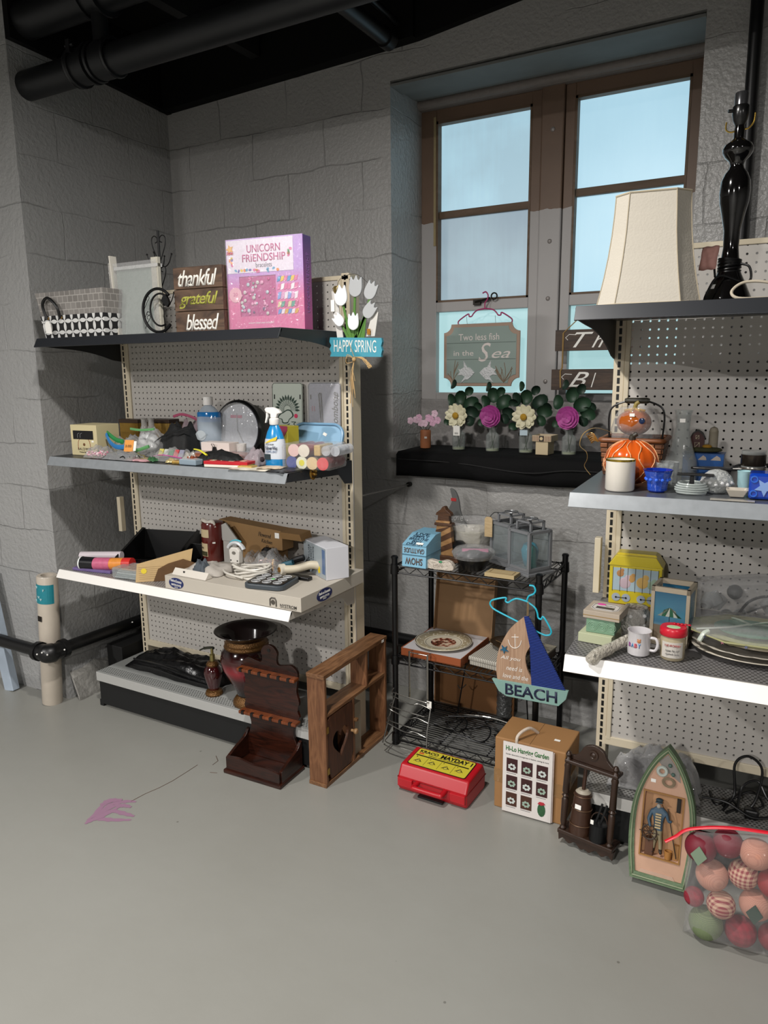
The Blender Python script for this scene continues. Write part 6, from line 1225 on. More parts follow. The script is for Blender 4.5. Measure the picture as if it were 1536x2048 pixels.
sk = bo_.modifiers.new('skin', 'SKIN'); R_ = [.013, .015, .015, .006, .009, .0075, .006, .005, .0075, .006, .005, .0075, .006, .0045, .0075, .006, .0045]
for i, r in enumerate(R_): bmf.skin_vertices[0].data[i].radius = (r, r*.85)
bmf.skin_vertices[0].data[0].use_root = True; bo_.modifiers.new('sub', 'SUBSURF').levels = 2; bo_.modifiers['sub'].render_levels = 2
def bodyf(nt, b):
    o, vec = objxyz(nt); cr = nt.nodes.new('ShaderNodeValToRGB'); cr.color_ramp.interpolation = 'CONSTANT'; e = cr.color_ramp.elements; e[0].color = lin('2a2622'); e[1].color = lin('8f8468'); e[1].position = .08
    for p, c in ((.42, '3f5a6e'), (.83, 'b58a6c')): x = e.new(p); x.color = lin(c)
    nt.links.new(math_n(nt, 'MULTIPLY', o[2], 6), cr.inputs[0]); nt.links.new(cr.outputs[0], b.inputs['Base Color']); b.inputs['Roughness'].default_value = .5
bmf.materials.append(ramp_mat('painted figure', bodyf))
sh = MB()
for k in range(6): sh.box(-.008, .008, -.0165, -.012, .078+k*.008, .082+k*.008)
sh.build('striped_shirt', M('c9b48a', .6), fg); MB().ball((-.002, -.007, .142), .0065, sz=1.1, seg=10, rings=8).build('beard', M('a8a49c', .7), fg, smooth=True); MB().ball((-.002, -.001, .158), .0105, sz=.5, seg=14, rings=8).prism([(-.012, .153), (.008, .153), (.006, .156), (-.01, .156)], -.016, -.004).build('cap', M('3a4a52', .6), fg, smooth=True)
w_ = MB(); wc = (-.028, -.014, .155-.0)
wheel = MB(); 
wheel.tube([(-.034+.021*cos(a*PI/10), -.016, .145+.021*sin(a*PI/10)) for a in range(20)], .0022, 6, True)
for k in range(8): a = k*PI/4; wheel.tube([(-.034, -.016, .145), (-.034+.028*cos(a), -.016, .145+.028*sin(a))], .0014, 5)
wheel.build('ship_wheel', M('3a2c22', .5), t, smooth=True); MB().box(-.044, -.02, -.012, .01, .075, .125).build('wheel_stand', M('5a3a28', .5), t, bev=.002)
MB().tube([(.012, -.012, .225), (.045, -.012, .085)], .0016, 6).build('fishing_pole', M('3a3028', .5), t); MB().lathe([(.009, .076), (.0115, .1), (.0095, .1), (.008, .08)], 14, c=(.022, -.006)).build('barrel', M('a8743a', .5), t, smooth=True); MB().box(.034, .05, -.004, .01, .076, .12).build('crate', M('9a7040', .6), t); MB().box(.034, .045, .004, .012, .215, .26).build('dark_net', M('26221e', .8), t)
sticker(t, (-.035, -.0135, .30), .014, .01)
# bag of fabric fruit
t = thing('zip_bag', 'large clear zip bag with a red seal at the right edge of the floor', 'bag', (-.01, 1.955, 0), .12); FB = t
def cushion(nx_, nz_, w0, w1, z0, z1, th):
    vs = []
    for s_ in (-1, 1):
        for j in range(nz_+1):
            for i in range(nx_+1):
                u, v_ = i/nx_, j/nz_; e = max(0, (1-(2*u-1)**4)*(1-(2*v_-1)**4))**.6
                vs.append((w0+(w1-w0)*u+.004*sin(9*v_), s_*th*e*(1+.08*sin(14*u+5*v_)*sin(11*v_)), z0+(z1-z0)*v_+(.05*(u-.3) if v_ > .9 else 0)))
    N_ = (nx_+1)*(nz_+1); fs = []
    for k in (0, 1):
        for j in range(nz_):
            for i in range(nx_):
                a = k*N_+j*(nx_+1)+i; fs.append((a, a+1, a+nx_+2, a+nx_+1))
    return MB().add(vs, fs)
cushion(22, 20, -.155, .17, .003, .325, .058).build('clear_bag', film('ffffff', .94, .03, 1.0, 22), t, smooth='all')
MB().tube(spl([(-.215, -.02, .275), (-.19, -.01, .29), (-.155, 0, .315), (-.06, 0, .342), (.06, 0, .352), (.17, 0, .358)], 6), .006, 8, flat=.5).build('red_zip', M('d0182c', .35), t, smooth=True)
def ging(c1, c2, k, sc=95):
    def fn(nt, b):
        o, vec = objxyz(nt); fx = math_n(nt, 'LESS_THAN', math_n(nt, 'FRACT', math_n(nt, 'MULTIPLY', o[0], sc)), .5); fz = math_n(nt, 'LESS_THAN', math_n(nt, 'FRACT', math_n(nt, 'MULTIPLY', o[2], sc)), .5)
        mx = nt.nodes.new('ShaderNodeMix'); mx.data_type = 'RGBA'; mx.inputs['A'].default_value = lin(c1); mx.inputs['B'].default_value = lin(c2); nt.links.new(math_n(nt, 'MULTIPLY', math_n(nt, 'ADD', fx, fz), .5), mx.inputs['Factor'])
        nt.links.new(mx.outputs['Result'], b.inputs['Base Color']); b.inputs['Roughness'].default_value = .8
    return ramp_mat('gingham', fn)
GG = ging('c9a58c', '8a3038', 1); PK = ging('b07a68', 'c08a76', 1, 300); DR = M('6e1426', .6); DT = ging('8f1f30', '7a1a28', 1, 60); GN = ging('5c6a4a', '76845f', 1, 300)
fruit = [('dark red fabric apple under a grey-green leaf at the top left of the zip bag', -.135, .269, .040, DR), ('dark red fabric apple with a white glint, second along the top of the zip bag', -.072, .290, .038, DR), ('pink fabric ball at the top right of the zip bag', -.004, .286, .040, PK), ('pink fabric ball at the left of the second row in the zip bag', -.103, .192, .041, PK),
         ('red gingham fabric ball in the second row of the zip bag', -.030, .208, .038, GG), ('red fabric ball cut off by the picture edge in the second row', .040, .212, .037, M('8f1f24', .6)), ('small red striped fabric ball at the left of the third row', -.142, .118, .026, DT), ('red gingham fabric ball in the third row, above the green one', -.075, .122, .036, GG),
         ('pink fabric ball at the right of the third row with a dark leaf', .005, .134, .040, PK), ('green fabric apple at the bottom left of the zip bag', -.108, .048, .044, GN), ('dotted red fabric strawberry at the bottom of the zip bag', -.024, .046, .040, DT), ('red fabric ball at the bottom right, cut by the picture edge', .052, .056, .036, M('7a1a24', .6))]
for i, (lb, x, z, r, mt) in enumerate(fruit):
    dy = (.0, .012, -.004, .004, .014, -.004, .0, -.012, .004, .0, .004, -.004)[i]
    f = thing('fabric_fruit', lb, 'ornament', (x, 1.955+(x+.01)*.12+dy, z), i*.7, 'fabric fruit in the zip bag')
    MB().ball((0, 0, 0), r, sz=.98, seg=28, rings=18, fn=lambda d: 1-.12*max(0, abs(d.z)-.8)/.2).build('fruit', mt, f, smooth='all')
    if i in (0, 8): MB().prism([(-.02, -.0), (0, .028), (.02, .0), (0, -.028)], -r-.004, -r-.001).build('leaf', M('7c8f78' if i == 0 else '1f3a2c', .7), f).rotation_euler = (0, 0, -i*.7)
# black churn-side cord tangle and bag on the right base deck
t = thing('folded_bag', 'clear and dark plastic wrapped bundle at the back of the right base deck', 'bundle', RW(.155, -.09, .176), YR)
pillow(MB(), .27, .12, .12, 71, .18, nx=24).build('wrap', film('ffffff', .62, .05, 1.2, 30), t, smooth='all'); pillow(MB(), .24, .09, .085, 72, .2, nx=20).build('dark_contents', M('2a2026', .7, noise=.4, nscale=20), t, smooth='all')
t = thing('cable_tangle', 'tangle of black power cords on the right base deck', 'cables', RW(.42, -.10, .176), YR)
for pts in ([(-.06, -.06, .01), (-.03, -.02, .05), (-.035, 0, .14), (.0, .0, .175), (.04, 0, .14), (.03, -.02, .05), (.0, -.05, .01)], [(-.12, -.04, .03), (-.05, -.05, .035), (.02, -.06, .01), (.08, -.05, .02)], [(-.02, -.05, .01), (-.01, -.02, .08), (.03, 0, .10), (.06, -.02, .06), (.1, -.03, .02)], [(.0, -.03, .01), (.05, -.02, .03), (.02, .02, .05), (-.04, 0, .02), (-.08, -.03, .01), (-.1, .02, .02)], [(-.05, -.07, .01), (-.02, -.04, .02), (-.04, -.02, .03), (-.06, -.05, .02)]):
    MB().tube(spl(pts, 7), .0042, 8).build('cord', BLK, t, smooth=True)
MB().box(.0, .04, -.06, -.03, 0, .03).build('plug', BLK, t, bev=.006)
# tubes at the left wall
t = thing('vinyl_roll', 'tall off-white plastic roll with a teal label leaning on the wall corner', 'roll', (-2.975, 2.062, 0.002), 0, None, -.012, .065)
MB().lathe([(.045, 0), (.046, .003), (.046, .62), (.043, .625), (.028, .625), (.027, .55)], 28, cap=False).build('roll', M('b8aea0', .35, noise=.06), t, smooth=True)
curved(MB(), .0465, -1.5, 1.5, .50, .59, 14).build('teal_label', M('1f7f8c', .4, noise=.15, nscale=50), t)
for x, z in ((-.3, .575), (.25, .52), (-.5, .51), (.5, .565), (-.0, .53)): MB().prism([(.047*sin(x)-.008, z+.006), (.047*sin(x)+.008, z+.006), (.047*sin(x), z-.006)], -.0478*cos(x)-.0006, -.0478*cos(x)+.002).build('label_triangle', M('9fc0c4', .4), t)
for k in range(9): MB().box(-.012+k*.003, -.0105+k*.003-(k % 2)*.0006, -.0485, -.046, .415, .44).build('barcode_bar', M('2a2420', .5), t)
t = thing('marble_leg', 'pale marble-patterned table leg standing at the left picture edge', 'leg', (-3.275, 2.06, 0), 0, None, 0, -.18)
MB().prism([(-.035, -.02), (.035, -.02), (.03, .02), (-.03, .02)], 0, .60, 'z').build('leg', M('a9b6c4', .35, noise=.25, nscale=9), t, bev=.003)
# ============================================================ window sill
t = thing('sill_cloth', 'black cloth draped over the deep window sill', 'cloth', (-1.58, 2.95, 0))
vs = []; NX, rnd = 44, random.Random(4)
prof = [(.30, 1.166), (.2, 1.167), (.08, 1.166), (.012, 1.163), (-.004, 1.152), (-.008, 1.12), (-.006, 1.085), (-.002, 1.052), (.004, 1.052), (.004, 1.09), (.006, 1.15)]
for i in range(NX+1):
    x = 1.16*i/NX
    for j, (y, z) in enumerate(prof):
        wv = .006*sin(x*9+1)+.004*sin(x*23+j)+.003*sin(x*41)
        if 4 <= j <= 8: vs.append((x, y+wv*.8-.004, z+(.004*sin(x*7) if j > 6 else 0)))
        else: vs.append((x, y, z+(.0015*sin(x*17+j) if j < 3 else 0)))
K_ = len(prof); fs = [(i*K_+j, (i+1)*K_+j, (i+1)*K_+j+1, i*K_+j+1) for i in range(NX) for j in range(K_-1)]
MB().add(vs, fs).build('cloth', M('0a0a0b', .85, spec=.2, bump=.25, bscale=50), t, smooth='all')
MB().prism([(.30, 1.166), (.012, 1.163), (-.006, 1.15), (-.008, 1.053), (.004, 1.053), (.01, 1.12), (.30, 1.12)], -.012, .001, 'x').build('side_fold', M('0a0a0b', .85, spec=.2), t)
MB().tube(spl([(0, -.012, 1.13), (.3, -.014, 1.125), (.6, -.016, 1.10), (.8, -.014, 1.12), (1.1, -.014, 1.115)], 6), .003, 6).build('fold_ridge', M('0b0b0c', .8), t, smooth=True)
ZS = 1.169
LEAF = M('24402c', .5, noise=.25, nscale=40); LEAF2 = M('1d3326', .5, noise=.25, nscale=40)
def leaf(mb, c, r, d, tilt, asp=.85):
    r = r*1.35; c = (c[0]*1.2, c[1], .12+(c[2]-.12)*1.15)
    """round eucalyptus-like leaf at c facing direction d"""
    n = 12; c = Vector(c); u = Vector((cos(d), sin(tilt)*.5, sin(d))).normalized(); v_ = u.cross(Vector((sin(tilt)*.6, 1, .3*cos(tilt)))).normalized(); w__ = u.cross(v_)
    vs = [tuple(c+u*(r*cos(k*2*PI/n)*(1.15 if cos(k*2*PI/n) > 0 else 1))+v_*(r*asp*sin(k*2*PI/n))+w__*(.12*r*cos(k*4*PI/n))) for k in range(n)]
    cc = tuple(c+w__*(-.06*r)); mb.add(vs+[cc]+[tuple(Vector(q)+w__*.0006) for q in vs], [(k, (k+1) % n, n) for k in range(n)]+[(n+1+k, k, (k+1) % n, n+1+(k+1) % n) for k in range(n)])
def bottle(t, h=.105, r=.03):
    G_ = film('e6ecea', .94, .03, .05)
    MB().lathe([(r*.93, 0), (r, .004), (r, h*.62), (r*.95, h*.7), (r*.55, h*.8), (r*.52, h*.9), (r*.68, h*.97), (r*.7, h), (r*.6, h), (r*.45, h*.9), (r*.48, h*.8), (r*.88, h*.68), (r*.92, h*.1), (0, .006)], 24).build('glass_bottle', G_, t, smooth=True)
    MB().lathe([(r*.9, .003), (r*.91, .012), (0, .012)], 24).build('thick_base', film('cfd6b8', .55, .03, .05), t, smooth=True)
def petals(name, mat, t, c, r, layers, width, cup, parent=None, drop=0):
    mb = MB(); c = Vector(c)
    for li, (n, rr_, lift) in enumerate(layers):
        for k in range(n):
            a = 2*PI*k/n+li*.4+.1*sin(k*3); ca, sa = cos(a), sin(a)
            # flower faces -y, slightly up; petal in the x-z plane
            def P(u, v_): # u along radius, v across
                x = u*rr_*ca-v_*width*rr_*sa; z = u*rr_*sa+v_*width*rr_*ca; y = -lift-cup*(u**2)*rr_+abs(v_)*.12*rr_
                return tuple(c+Vector((x, y, z-.15*drop*u)))
            vs = [P(.05, 0), P(.35, -.7), P(.75, -1), P(.97, -.45), P(1.02, 0), P(.97, .45), P(.75, 1), P(.35, .7), P(.6, 0)]
            mb.add(vs, [(i, i+1, 8) for i in range(7)]+[(7, 0, 8)])
    return mb.build(name, mat, parent or t, smooth='all')
def flower_vase(lb, x, kind, seed, tagged=0, y=3.085):
    t = thing('bud_vase', lb, 'vase', (x, y, ZS), 0, 'glass bud vases along the window sill'); r = random.Random(seed)
    bottle(t); fz = .155
    MB().tube(spl([(.006, 0, .01), (-.004, .002, .06), (-.002, -.01, fz-.02), (-.003, -.018, fz)], 4), .0018, 6).tube(spl([(-.008, 0, .012), (.01, .002, .07), (.012, .012, .19), (.02, .02, .24)], 4), .0015, 6).build('stem', M('2c3d24', .5), t, smooth=True)
    for (lx, lz, lr, ld, lt) in [(-.045+.01*r.random(), .21, .022, 1.9, .4), (-.005, .225, .024, 1.5, -.4), (.04, .205, .026, .6, .5), (-.03, .26, .016, 1.7, .9), (.03, .245, .017, 1.2, -.8), (.055, .165, .024, -.3, .2), (.045, .13, .018, -.8, -.5), (-.055, .12, .016, 3.5, .6), (.07, .19, .017, .2, -.9)]:
        mb = MB(); leaf(mb, (lx+r.uniform(-.006, .006), .015+r.uniform(-.012, .015), lz+r.uniform(-.01, .01)), lr, ld+r.uniform(-.3, .3), lt); mb.build('leaf', LEAF if r.random() > .4 else LEAF2, t, smooth='all')
    if kind == 'white':
        f = petals('flower', M('d8d3b4', .6), t, (-.003, -.02, fz), .042, [(11, .054, .0), (9, .044, .006)], .27, .15)
        MB().ball((-.003, -.034, fz), .015, sy=.6, seg=14, rings=8).build('flower_centre', M('c79a2e', .7, bump=.8, bscale=300), f, smooth='all')
    else:
        petals('flower', M('a03a86', .6, noise=.25, nscale=60), t, (-.003, -.018, fz), .036, [(8, .048, 0), (7, .041, .008), (6, .031, .016), (5, .02, .022)], .62, .25)
    if tagged == 1:
        g = MB().box(-.016, .016, -.001, 0, -.022, .022).build('paper_tag', STICK, t, loc=(.004, -.034, .088)); [MB().box(-.009+k*.0026, -.0078+k*.0026, -.0014, -.001, -.016, -.008).build('barcode_bar', M('2c2c2c', .5), g) for k in range(7)]
    if tagged == 2: MB().box(-.017, .017, -.001, 0, -.015, .008).build('paper_tag', M('a9bac4', .5), t, loc=(.0, -.034, .092))
    return t
flower_vase('glass bud vase with a cream daisy, round leaves and a barcode tag', -1.345, 'white', 1, 1)
flower_vase('glass bud vase with a magenta flower under the left window, between the two daisies', -1.182, 'pink', 2)
flower_vase('glass bud vase with a drooping cream daisy and pale blue tag, beside the square pot', -1.028, 'white', 3, 2)
flower_vase('glass bud vase with a magenta rose nearest the right shelving unit', -.840, 'pink', 4)
t = thing('bud_pot', 'small terracotta cylinder vase with pink blossom twigs at the left end of the sill', 'vase', (-1.515, 3.09, ZS))
MB().lathe([(.023, 0), (.025, .003), (.025, .078), (.022, .084), (.018, .084), (.018, .03)], 24, cap=False).build('pot', M('b06f48', .6), t, smooth=True); sticker(t, (.012, -.0235, .05), .012, .009, rz=.4)
tw = MB(); rr = random.Random(12)
ends = [(-.075, .125), (-.03, .14), (.0, .115), (.03, .135), (.05, .16), (.065, .13), (.012, .105)]
for ex_, ez in ends: tw.tube(spl([(0, 0, .06), (ex_*.4, .0, .1), (ex_, -.005, ez)], 4), .0012, 5)
tw.tube([(.03, 0, .135), (.06, .005, .175)], .0012, 5).build('twig', M('33251c', .6), t, smooth=True)
for k, (ex_, ez) in enumerate(ends[:6]+[(-.02, .115), (.018, .14), (-.045, .13), (.04, .118)]): petals('blossom', M('cfa3bb' if k % 2 else 'd9b9c9', .6), t, (ex_, -.008, ez), .013, [(5, .017, 0)], .5, .1)
t = thing('square_planter', 'small cream square pot with a striped rim and a dark crest', 'pot', (-.936, 3.06, ZS), -.06)
openbox(MB(), .055, .055, .074, .074, .058).build('pot', M('bfae8d', .5), t, bev=.002)
openbox(MB(), .084, .084, .086, .086, .026).build('rim', M('b9a88c', .5), t, loc=(0, 0, .056), bev=.002)
for k in range(12): MB().box(-.039+k*.0068, -.0358+k*.0068, -.0432, -.042, .058, .080).build('rim_stripe', M('7d5a48', .6), t)
MB().box(-.010, .010, -.0445, -.0432, .057, .081).build('crest_panel', M('2c241c', .5), t); MB().at((0, -.0445, .069), rx=PI/2).lathe([(.007, 0), (.007, .0012)], 14).build('crest_disc', M('c9b48c', .5), t)
# fish sign on a pink hanger
t = thing('fish_sign', 'sage green notched wooden sign with two silver fish hanging in front of the left window', 'sign', (-1.314, 3.262, 1.592), 0)
def notched(w_, h, r):
    p = []
    for sx, sy, a0 in ((1, 1, 270), (-1, 1, 360), (-1, -1, 90), (1, -1, 180)):
        q = [(sx*w_/2+r*cos(math.radians(a0-i*15)), sy*h/2+r*sin(math.radians(a0-i*15))) for i in range(7)]
        p += q
    return p
MB().prism(notched(.375, .285, .038), -.003, .006).build('border', M('ad9483', .6), t, bev=.002); MB().prism(notched(.345, .255, .038), -.0055, -.003).build('panel', M('93a39d', .6, noise=.08, nscale=8), t)
for z in (.055, -.02): MB().box(-.17, .17, -.0062, -.0054, z, z+.0015).build('plank_gap', M('46524e', .6), t)
TW_ = M('e6dcd8', .5); text('Two less fish', .20, .03, TW_, t, (-.01, -.0056, .082)); text('in the', .10, .024, TW_, t, (-.085, -.0056, .01)); text('S', .06, .085, TW_, t, (.02, -.0056, .012), shear=.3); text('ea', .09, .03, TW_, t, (.10, -.0056, -.0), shear=.4)
SIL = M('f0f2f4', .4, 0, bump=1, bscale=160)
for s_ in (-1, 1):
    fp_ = [(.012, -.08), (.035, -.058), (.05, -.055), (.068, -.025), (.066, -.055), (.085, -.066), (.094, -.062), (.086, -.077), (.098, -.092), (.078, -.09), (.062, -.098), (.082, -.128), (.06, -.112), (.045, -.112), (.03, -.098)]
    MB().prism([(s_*x-.015, z) for x, z in fp_], -.009, -.005).build('silver_fish', SIL, t)
rr = random.Random(8); CO = M('8f7c68', .6)
for cx_, n_ in ((-.135, 7), (.115, 11)):
    mb = MB()
    for k in range(n_):
        a = rr.uniform(.7, 2.4); x1, z1 = cx_+.06*cos(a)*(.8 if cx_ < 0 else 1.0), -.125+.1*sin(a)*rr.uniform(.5, 1.1)
        x1 = max(-.165, min(.165, x1)); mb.tube(spl([(cx_, -.0058, -.125), ((cx_+x1)/2+rr.uniform(-.01, .01), -.0058, (z1-.125)/2), (x1, -.0058, z1)], 4), .0016, 4)
    mb.build('painted_coral', CO, t)
for x in (-.07, .07): MB().tube([(x, 0, .135), (x-.002, -.004, .175)], .0008, 5).build('hanging_wire', M('4a4440', .5, .4), t)
hanger('clothes_hanger', 'small magenta plastic hanger on the window latch holding the fish sign', (-1.30, 3.268, 1.80), 'a83268', .25, .075, 0, 0, .07)
# hanging plank sign beyond the shelving
t = thing('plank_sign', 'two dark planks on twine with flowing white script, hanging behind the right shelving', 'sign', (-.76, 3.20, 1.5)); PWD = wood('30221a', '4d3a2c', .6, (4, 30, 30))
for z, s, ox in ((.10, 'Th', 0.0), (-.065, 'Bl', -.012)):
    o = MB().box(-.185+ox, .17, -.008, .008, z, z+.088).build('plank', PWD, t, bev=.001)
    text(s[0], .085, .062, STICK, o, (-.065+ox, -.0086, z+.045), shear=.5); text(s[1], .05 if s == 'Th' else .02, .06, STICK, o, (-.003+ox, -.0086, z+.042), shear=.5)
    MB().tube([(-.095+ox, -.0095, z+.066), (-.125+ox, -.0095, z+.068), (-.14+ox, -.0095, z+.055), (-.13+ox, -.0095, z+.045)], .0016, 5).build('script_flourish', STICK, o)
TWN = M('9a7c4a', .8); MB().tube([(-.155, -.01, -.055), (-.158, -.01, .015), (-.15, -.01, .03), (-.150, -.01, .175)], .0035, 6).tube([(-.150, -.01, .175), (-.05, 0, .27)], .0022, 6).build('twine', TWN, t)
# ============================================================ right unit, top shelf
Z = 1.6755
t = thing('bell_shade', 'large cream bell lamp shade with cut corners on the black top shelf', 'lamp shade', RW(.092, -.42, Z), .16)
SHD = M('b8b2a6', .85, bump=.12, bscale=200)
def oct_(w_, c): return [(w_, -w_+c), (w_, w_-c), (w_-c, w_), (-w_+c, w_), (-w_, w_-c), (-w_, -w_+c), (-w_+c, -w_), (w_-c, -w_)]
lv = [(0, .120, .046), (.03, .113, .043), (.07, .105, .040), (.12, .097, .037), (.17, .091, .035), (.22, .087, .033), (.262, .085, .033)]
vs = []
for z, w_, c in lv: vs += [(x, y, z) for x, y in oct_(w_, c)]
for z, w_, c in reversed(lv): vs += [(x, y, z) for x, y in oct_(w_-.003, c)]
L2 = len(lv)*2; fs = [(i*8+k, i*8+(k+1) % 8, ((i+1) % L2)*8+(k+1) % 8, ((i+1) % L2)*8+k) for i in range(L2) for k in range(8)]
MB().add(vs, fs).build('shade', SHD, t)
for k in range(8):
    MB().tube([(oct_(w_+.0006, c)[k][0], oct_(w_+.0006, c)[k][1], z) for z, w_, c in lv], .0013, 5).build('corner_seam', M('a99e88', .8), t)
for z, w_, c in (lv[0], lv[-1]): MB().tube([(x, y, z+(.002 if z == 0 else 0)) for x, y in oct_(w_+.0004, c)], .0024, 6, True).build('edge_trim', M('ada28c', .8), t)
t = thing('table_lamp', 'glossy black turned table lamp base without shade', 'lamp', RW(.272, -.35, Z), YR); LB = M('0b0a0a', .1, coat=.6)
MB().lathe([(.058, 0), (.060, .006), (.055, .02), (.042, .05), (.03, .075), (.024, .09), (.022, .095), (.026, .10), (.026, .108), (.021, .115), (.018, .14), (.019, .18), (.026, .215), (.033, .245), (.035, .27), (.033, .295), (.026, .312), (.018, .322), (.015, .33), (.018, .34), (.028, .35), (.034, .36), (.035, .368), (.030, .378), (.018, .386), (.012, .392), (.012, .41), (.010, .422)], 44).build('turned_body', LB, t, smooth=True)
MB().lathe([(.010, .42), (.016, .432), (.019, .445), (.019, .462), (.017, .465), (0, .465)], 24).build('socket', M('101010', .25), t, smooth=True); MB().lathe([(.0155, .463), (.0155, .492), (.014, .494), (.012, .49), (.012, .47)], 24, cap=False).build('socket_sleeve', M('a9aaae', .15, .95), t, smooth=True)
MB().cyl((-.019, 0, .456), (-.028, -.002, .456), .004, 8).build('switch_knob', BLK, t); MB().tube(spl([(-.03, 0, .432), (-.03, 0, .415), (-.018, 0, .408), (0, 0, .413), (.018, 0, .412), (.03, 0, .425), (.032, 0, .445)], 4), .002, 6).build('harp_bracket', M('a98b3f', .25, .9), t, smooth=True)
for k in range(6): MB().tube([(.025*cos(a*PI/8), .025*sin(a*PI/8), .084+k*.0055+.003*sin(a*PI/8+k)) for a in range(16)], .0033, 7, True).build('wound_cord', BLK, t, smooth=True)
MB().tube(spl([(.024, -.01, .1), (.045, -.02, .09), (.05, -.02, .06), (.03, -.03, .055), (-.02, -.045, .07), (-.045, -.05, .03), (-.05, -.06, .006)], 5), .003, 7).build('loose_cord', BLK, t, smooth=True)
o = pillow(MB(), .042, .06, .012, 91, .1).build('plug_tag', M('c9968c', .7, noise=.15, nscale=60), t, smooth='all', loc=(-.046, -.03, .115)); o.rotation_euler = (1.3, 0, -.35); MB().tube([(-.034, -.03, .10), (-.03, -.028, .07), (-.02, -.025, .06)], .003, 6).build('plug_lead', BLK, t)
sticker(t, (-.032, -.045, .045), .01, .012, rz=-.6, rx=-.5)
t = thing('cream_cord', 'looped cream cord lying on the top shelf in front of the black lamp', 'cord', RW(.33, -.47, Z), YR); CRD = M('b5ab98', .5)
MB().tube(spl([(.09, .02, .004), (.03, -.0, .006), (-.03, -.01, .008), (-.045, 0, .025), (-.02, .01, .045), (.03, .01, .042), (.08, .015, .02), (.12, .02, .006)], 6), .0035, 8).build('cord', CRD, t, smooth=True)
# ============================================================ right unit, middle shelf
Z = 1.2175
t = thing('wicker_basket', 'brown wicker basket with a black swing handle and wrapped pumpkin inside', 'basket', RW(.045, -.155, Z), YR)
WK1, WK2 = wood('6a3c20', '94592f', .5, (8, 8, 90)), wood('4f2e1a', '7a4a28', .5, (8, 8, 90))
openbox(MB(), .155, .175, .14, .155, .10).build('basket_core', M('4a2c18', .8), t)
for z in range(6):
    zz = .008+z*.0145; w_ = .078+.0016*z*1.0; d_ = .071+.0012*z
    for k in range(8):
        xs = -w_+k*2*w_/8; MB().box(xs, xs+2*w_/8-.002, -d_-(.004 if (k+z) % 2 else .0015), -d_+.002, zz, zz+.0125).build('woven_strip', WK1 if (k+z) % 2 else WK2, t, bev=.002)
    if z % 1 == 0:
        for s_ in (-1, 1): MB().box(s_*w_-.002, s_*w_+.003, -d_, d_, zz, zz+.0125).build('woven_strip', WK2, t, bev=.002)
r_ = MB().tube([(x, y, .102) for x, y in rrect(.178, .158, .012)], .007, 8, True); r_.build('rim', WK1, t, smooth=True)
MB().tube(spl([(-.075, 0, .1), (-.078, 0, .17), (-.06, 0, .2), (0, 0, .215), (.06, 0, .2), (.078, 0, .17), (.075, 0, .1)], 5), .0028, 8).build('handle_wire', BLK, t, smooth=True); MB().lathe([(.006, -.035), (.0085, -.028), (.0085, .028), (.006, .035)], 12).build('handle_grip', M('2c2a20', .5), t, loc=(0, 0, .213)).rotation_euler = (0, PI/2, 0)
MB().lathe([(.07, .10), (.072, .13), (.06, .17), (.045, .195)], 24, cap=False, sy=.85).build('plastic_wrap', film('ffffff', .86, .04, 1, 40), t, smooth='all')
for s_ in (-1, 1): MB().tube(spl([(0, -.088, .09), (s_*.018, -.094, .1), (s_*.025, -.092, .085), (0, -.088, .088)], 4), .002, 6).build('cord_tie', BLK, t)
t = thing('glass_pumpkin', 'glossy amber pumpkin ornament wrapped in clear plastic on the wicker basket', 'pumpkin', RW(.04, -.165, Z+.112), YR)
MB().ball((0, 0, .038), .05, sz=.78, seg=40, rings=16, fn=lambda d: 1-.06*abs(sin(4*math.atan2(d.y, d.x)))*(1-abs(d.z))).build('pumpkin', M('a5541c', .15, coat=.4), t, smooth='all'); MB().tube(spl([(0, 0, .07), (.003, 0, .09), (.012, 0, .098)], 4), .006, 8).build('stem', M('8a7a3a', .5), t, smooth=True)
for k in range(7): MB().tube([(0, 0, .078), (.03*cos(k*.9), .03*sin(k*.9), .072)], .004, 6).build('leaf_collar', M('b08a3c', .4), t, smooth=True)
MB().at((.027, -.038, .045), rx=PI/2).lathe([(.009, 0), (.008, .006), (0, .008)], 12).build('blue_bead', M('16294a', .1), t, smooth=True); sticker(t, (.0, -.046, .062), .014, .009)
t = thing('gold_ribbon', 'loose gold curling ribbon beside the wicker basket', 'ribbon', RW(-.06, -.24, Z), YR)
MB().tube(spl([(.04, .06, .12), (.0, .02, .135), (-.03, .0, .12), (-.04, 0, .085), (-.02, 0, .065), (-.015, -.01, .045), (-.02, -.02, .025), (.0, -.03, .002)], 6), .0028, 6, flat=.3).build('ribbon', M('b08f55', .3, .3), t, smooth=True)
for k in range(5): MB().tube(spl([(.0, .03, .1), (-.01-.004*k, .02, .09+.006*k), (-.005, .01, .1+.005*k), (.01, .02, .095)], 4), .0015, 5).build('ribbon_curl', M('b0813f', .3, .3), t, smooth=True)
t = thing('ceramic_pumpkin', 'bright orange ceramic pumpkin with pale wavy lines behind the white candle', 'pumpkin', RW(.068, -.395, Z), YR)
OR = M('c9561a', .15, coat=.4); MB().ball((0, 0, .06), .071, sz=.85, seg=48, rings=18, fn=lambda d: 1-.05*abs(sin(6*math.atan2(d.y, d.x)))).build('pumpkin', OR, t, smooth='all')
for k in range(12):
    a0 = k*PI/6; pts = []
    for j in range(13):
        th = .35+j*.19; a = a0+.13*sin(j*1.0+(PI if k % 2 else 0)); pts.append((.0715*sin(th)*cos(a), .0715*sin(th)*sin(a), .06+.0715*.85*cos(th)))
    MB().tube(pts, .0013, 5).build('raised_line', M('e0a878', .3), t, smooth=True)
MB().tube(spl([(0, 0, .118), (.002, 0, .128), (.012, 0, .136)], 4), [.009]*5+[.006]*4, 8).build('stem', M('2a2418', .5), t, smooth=True)
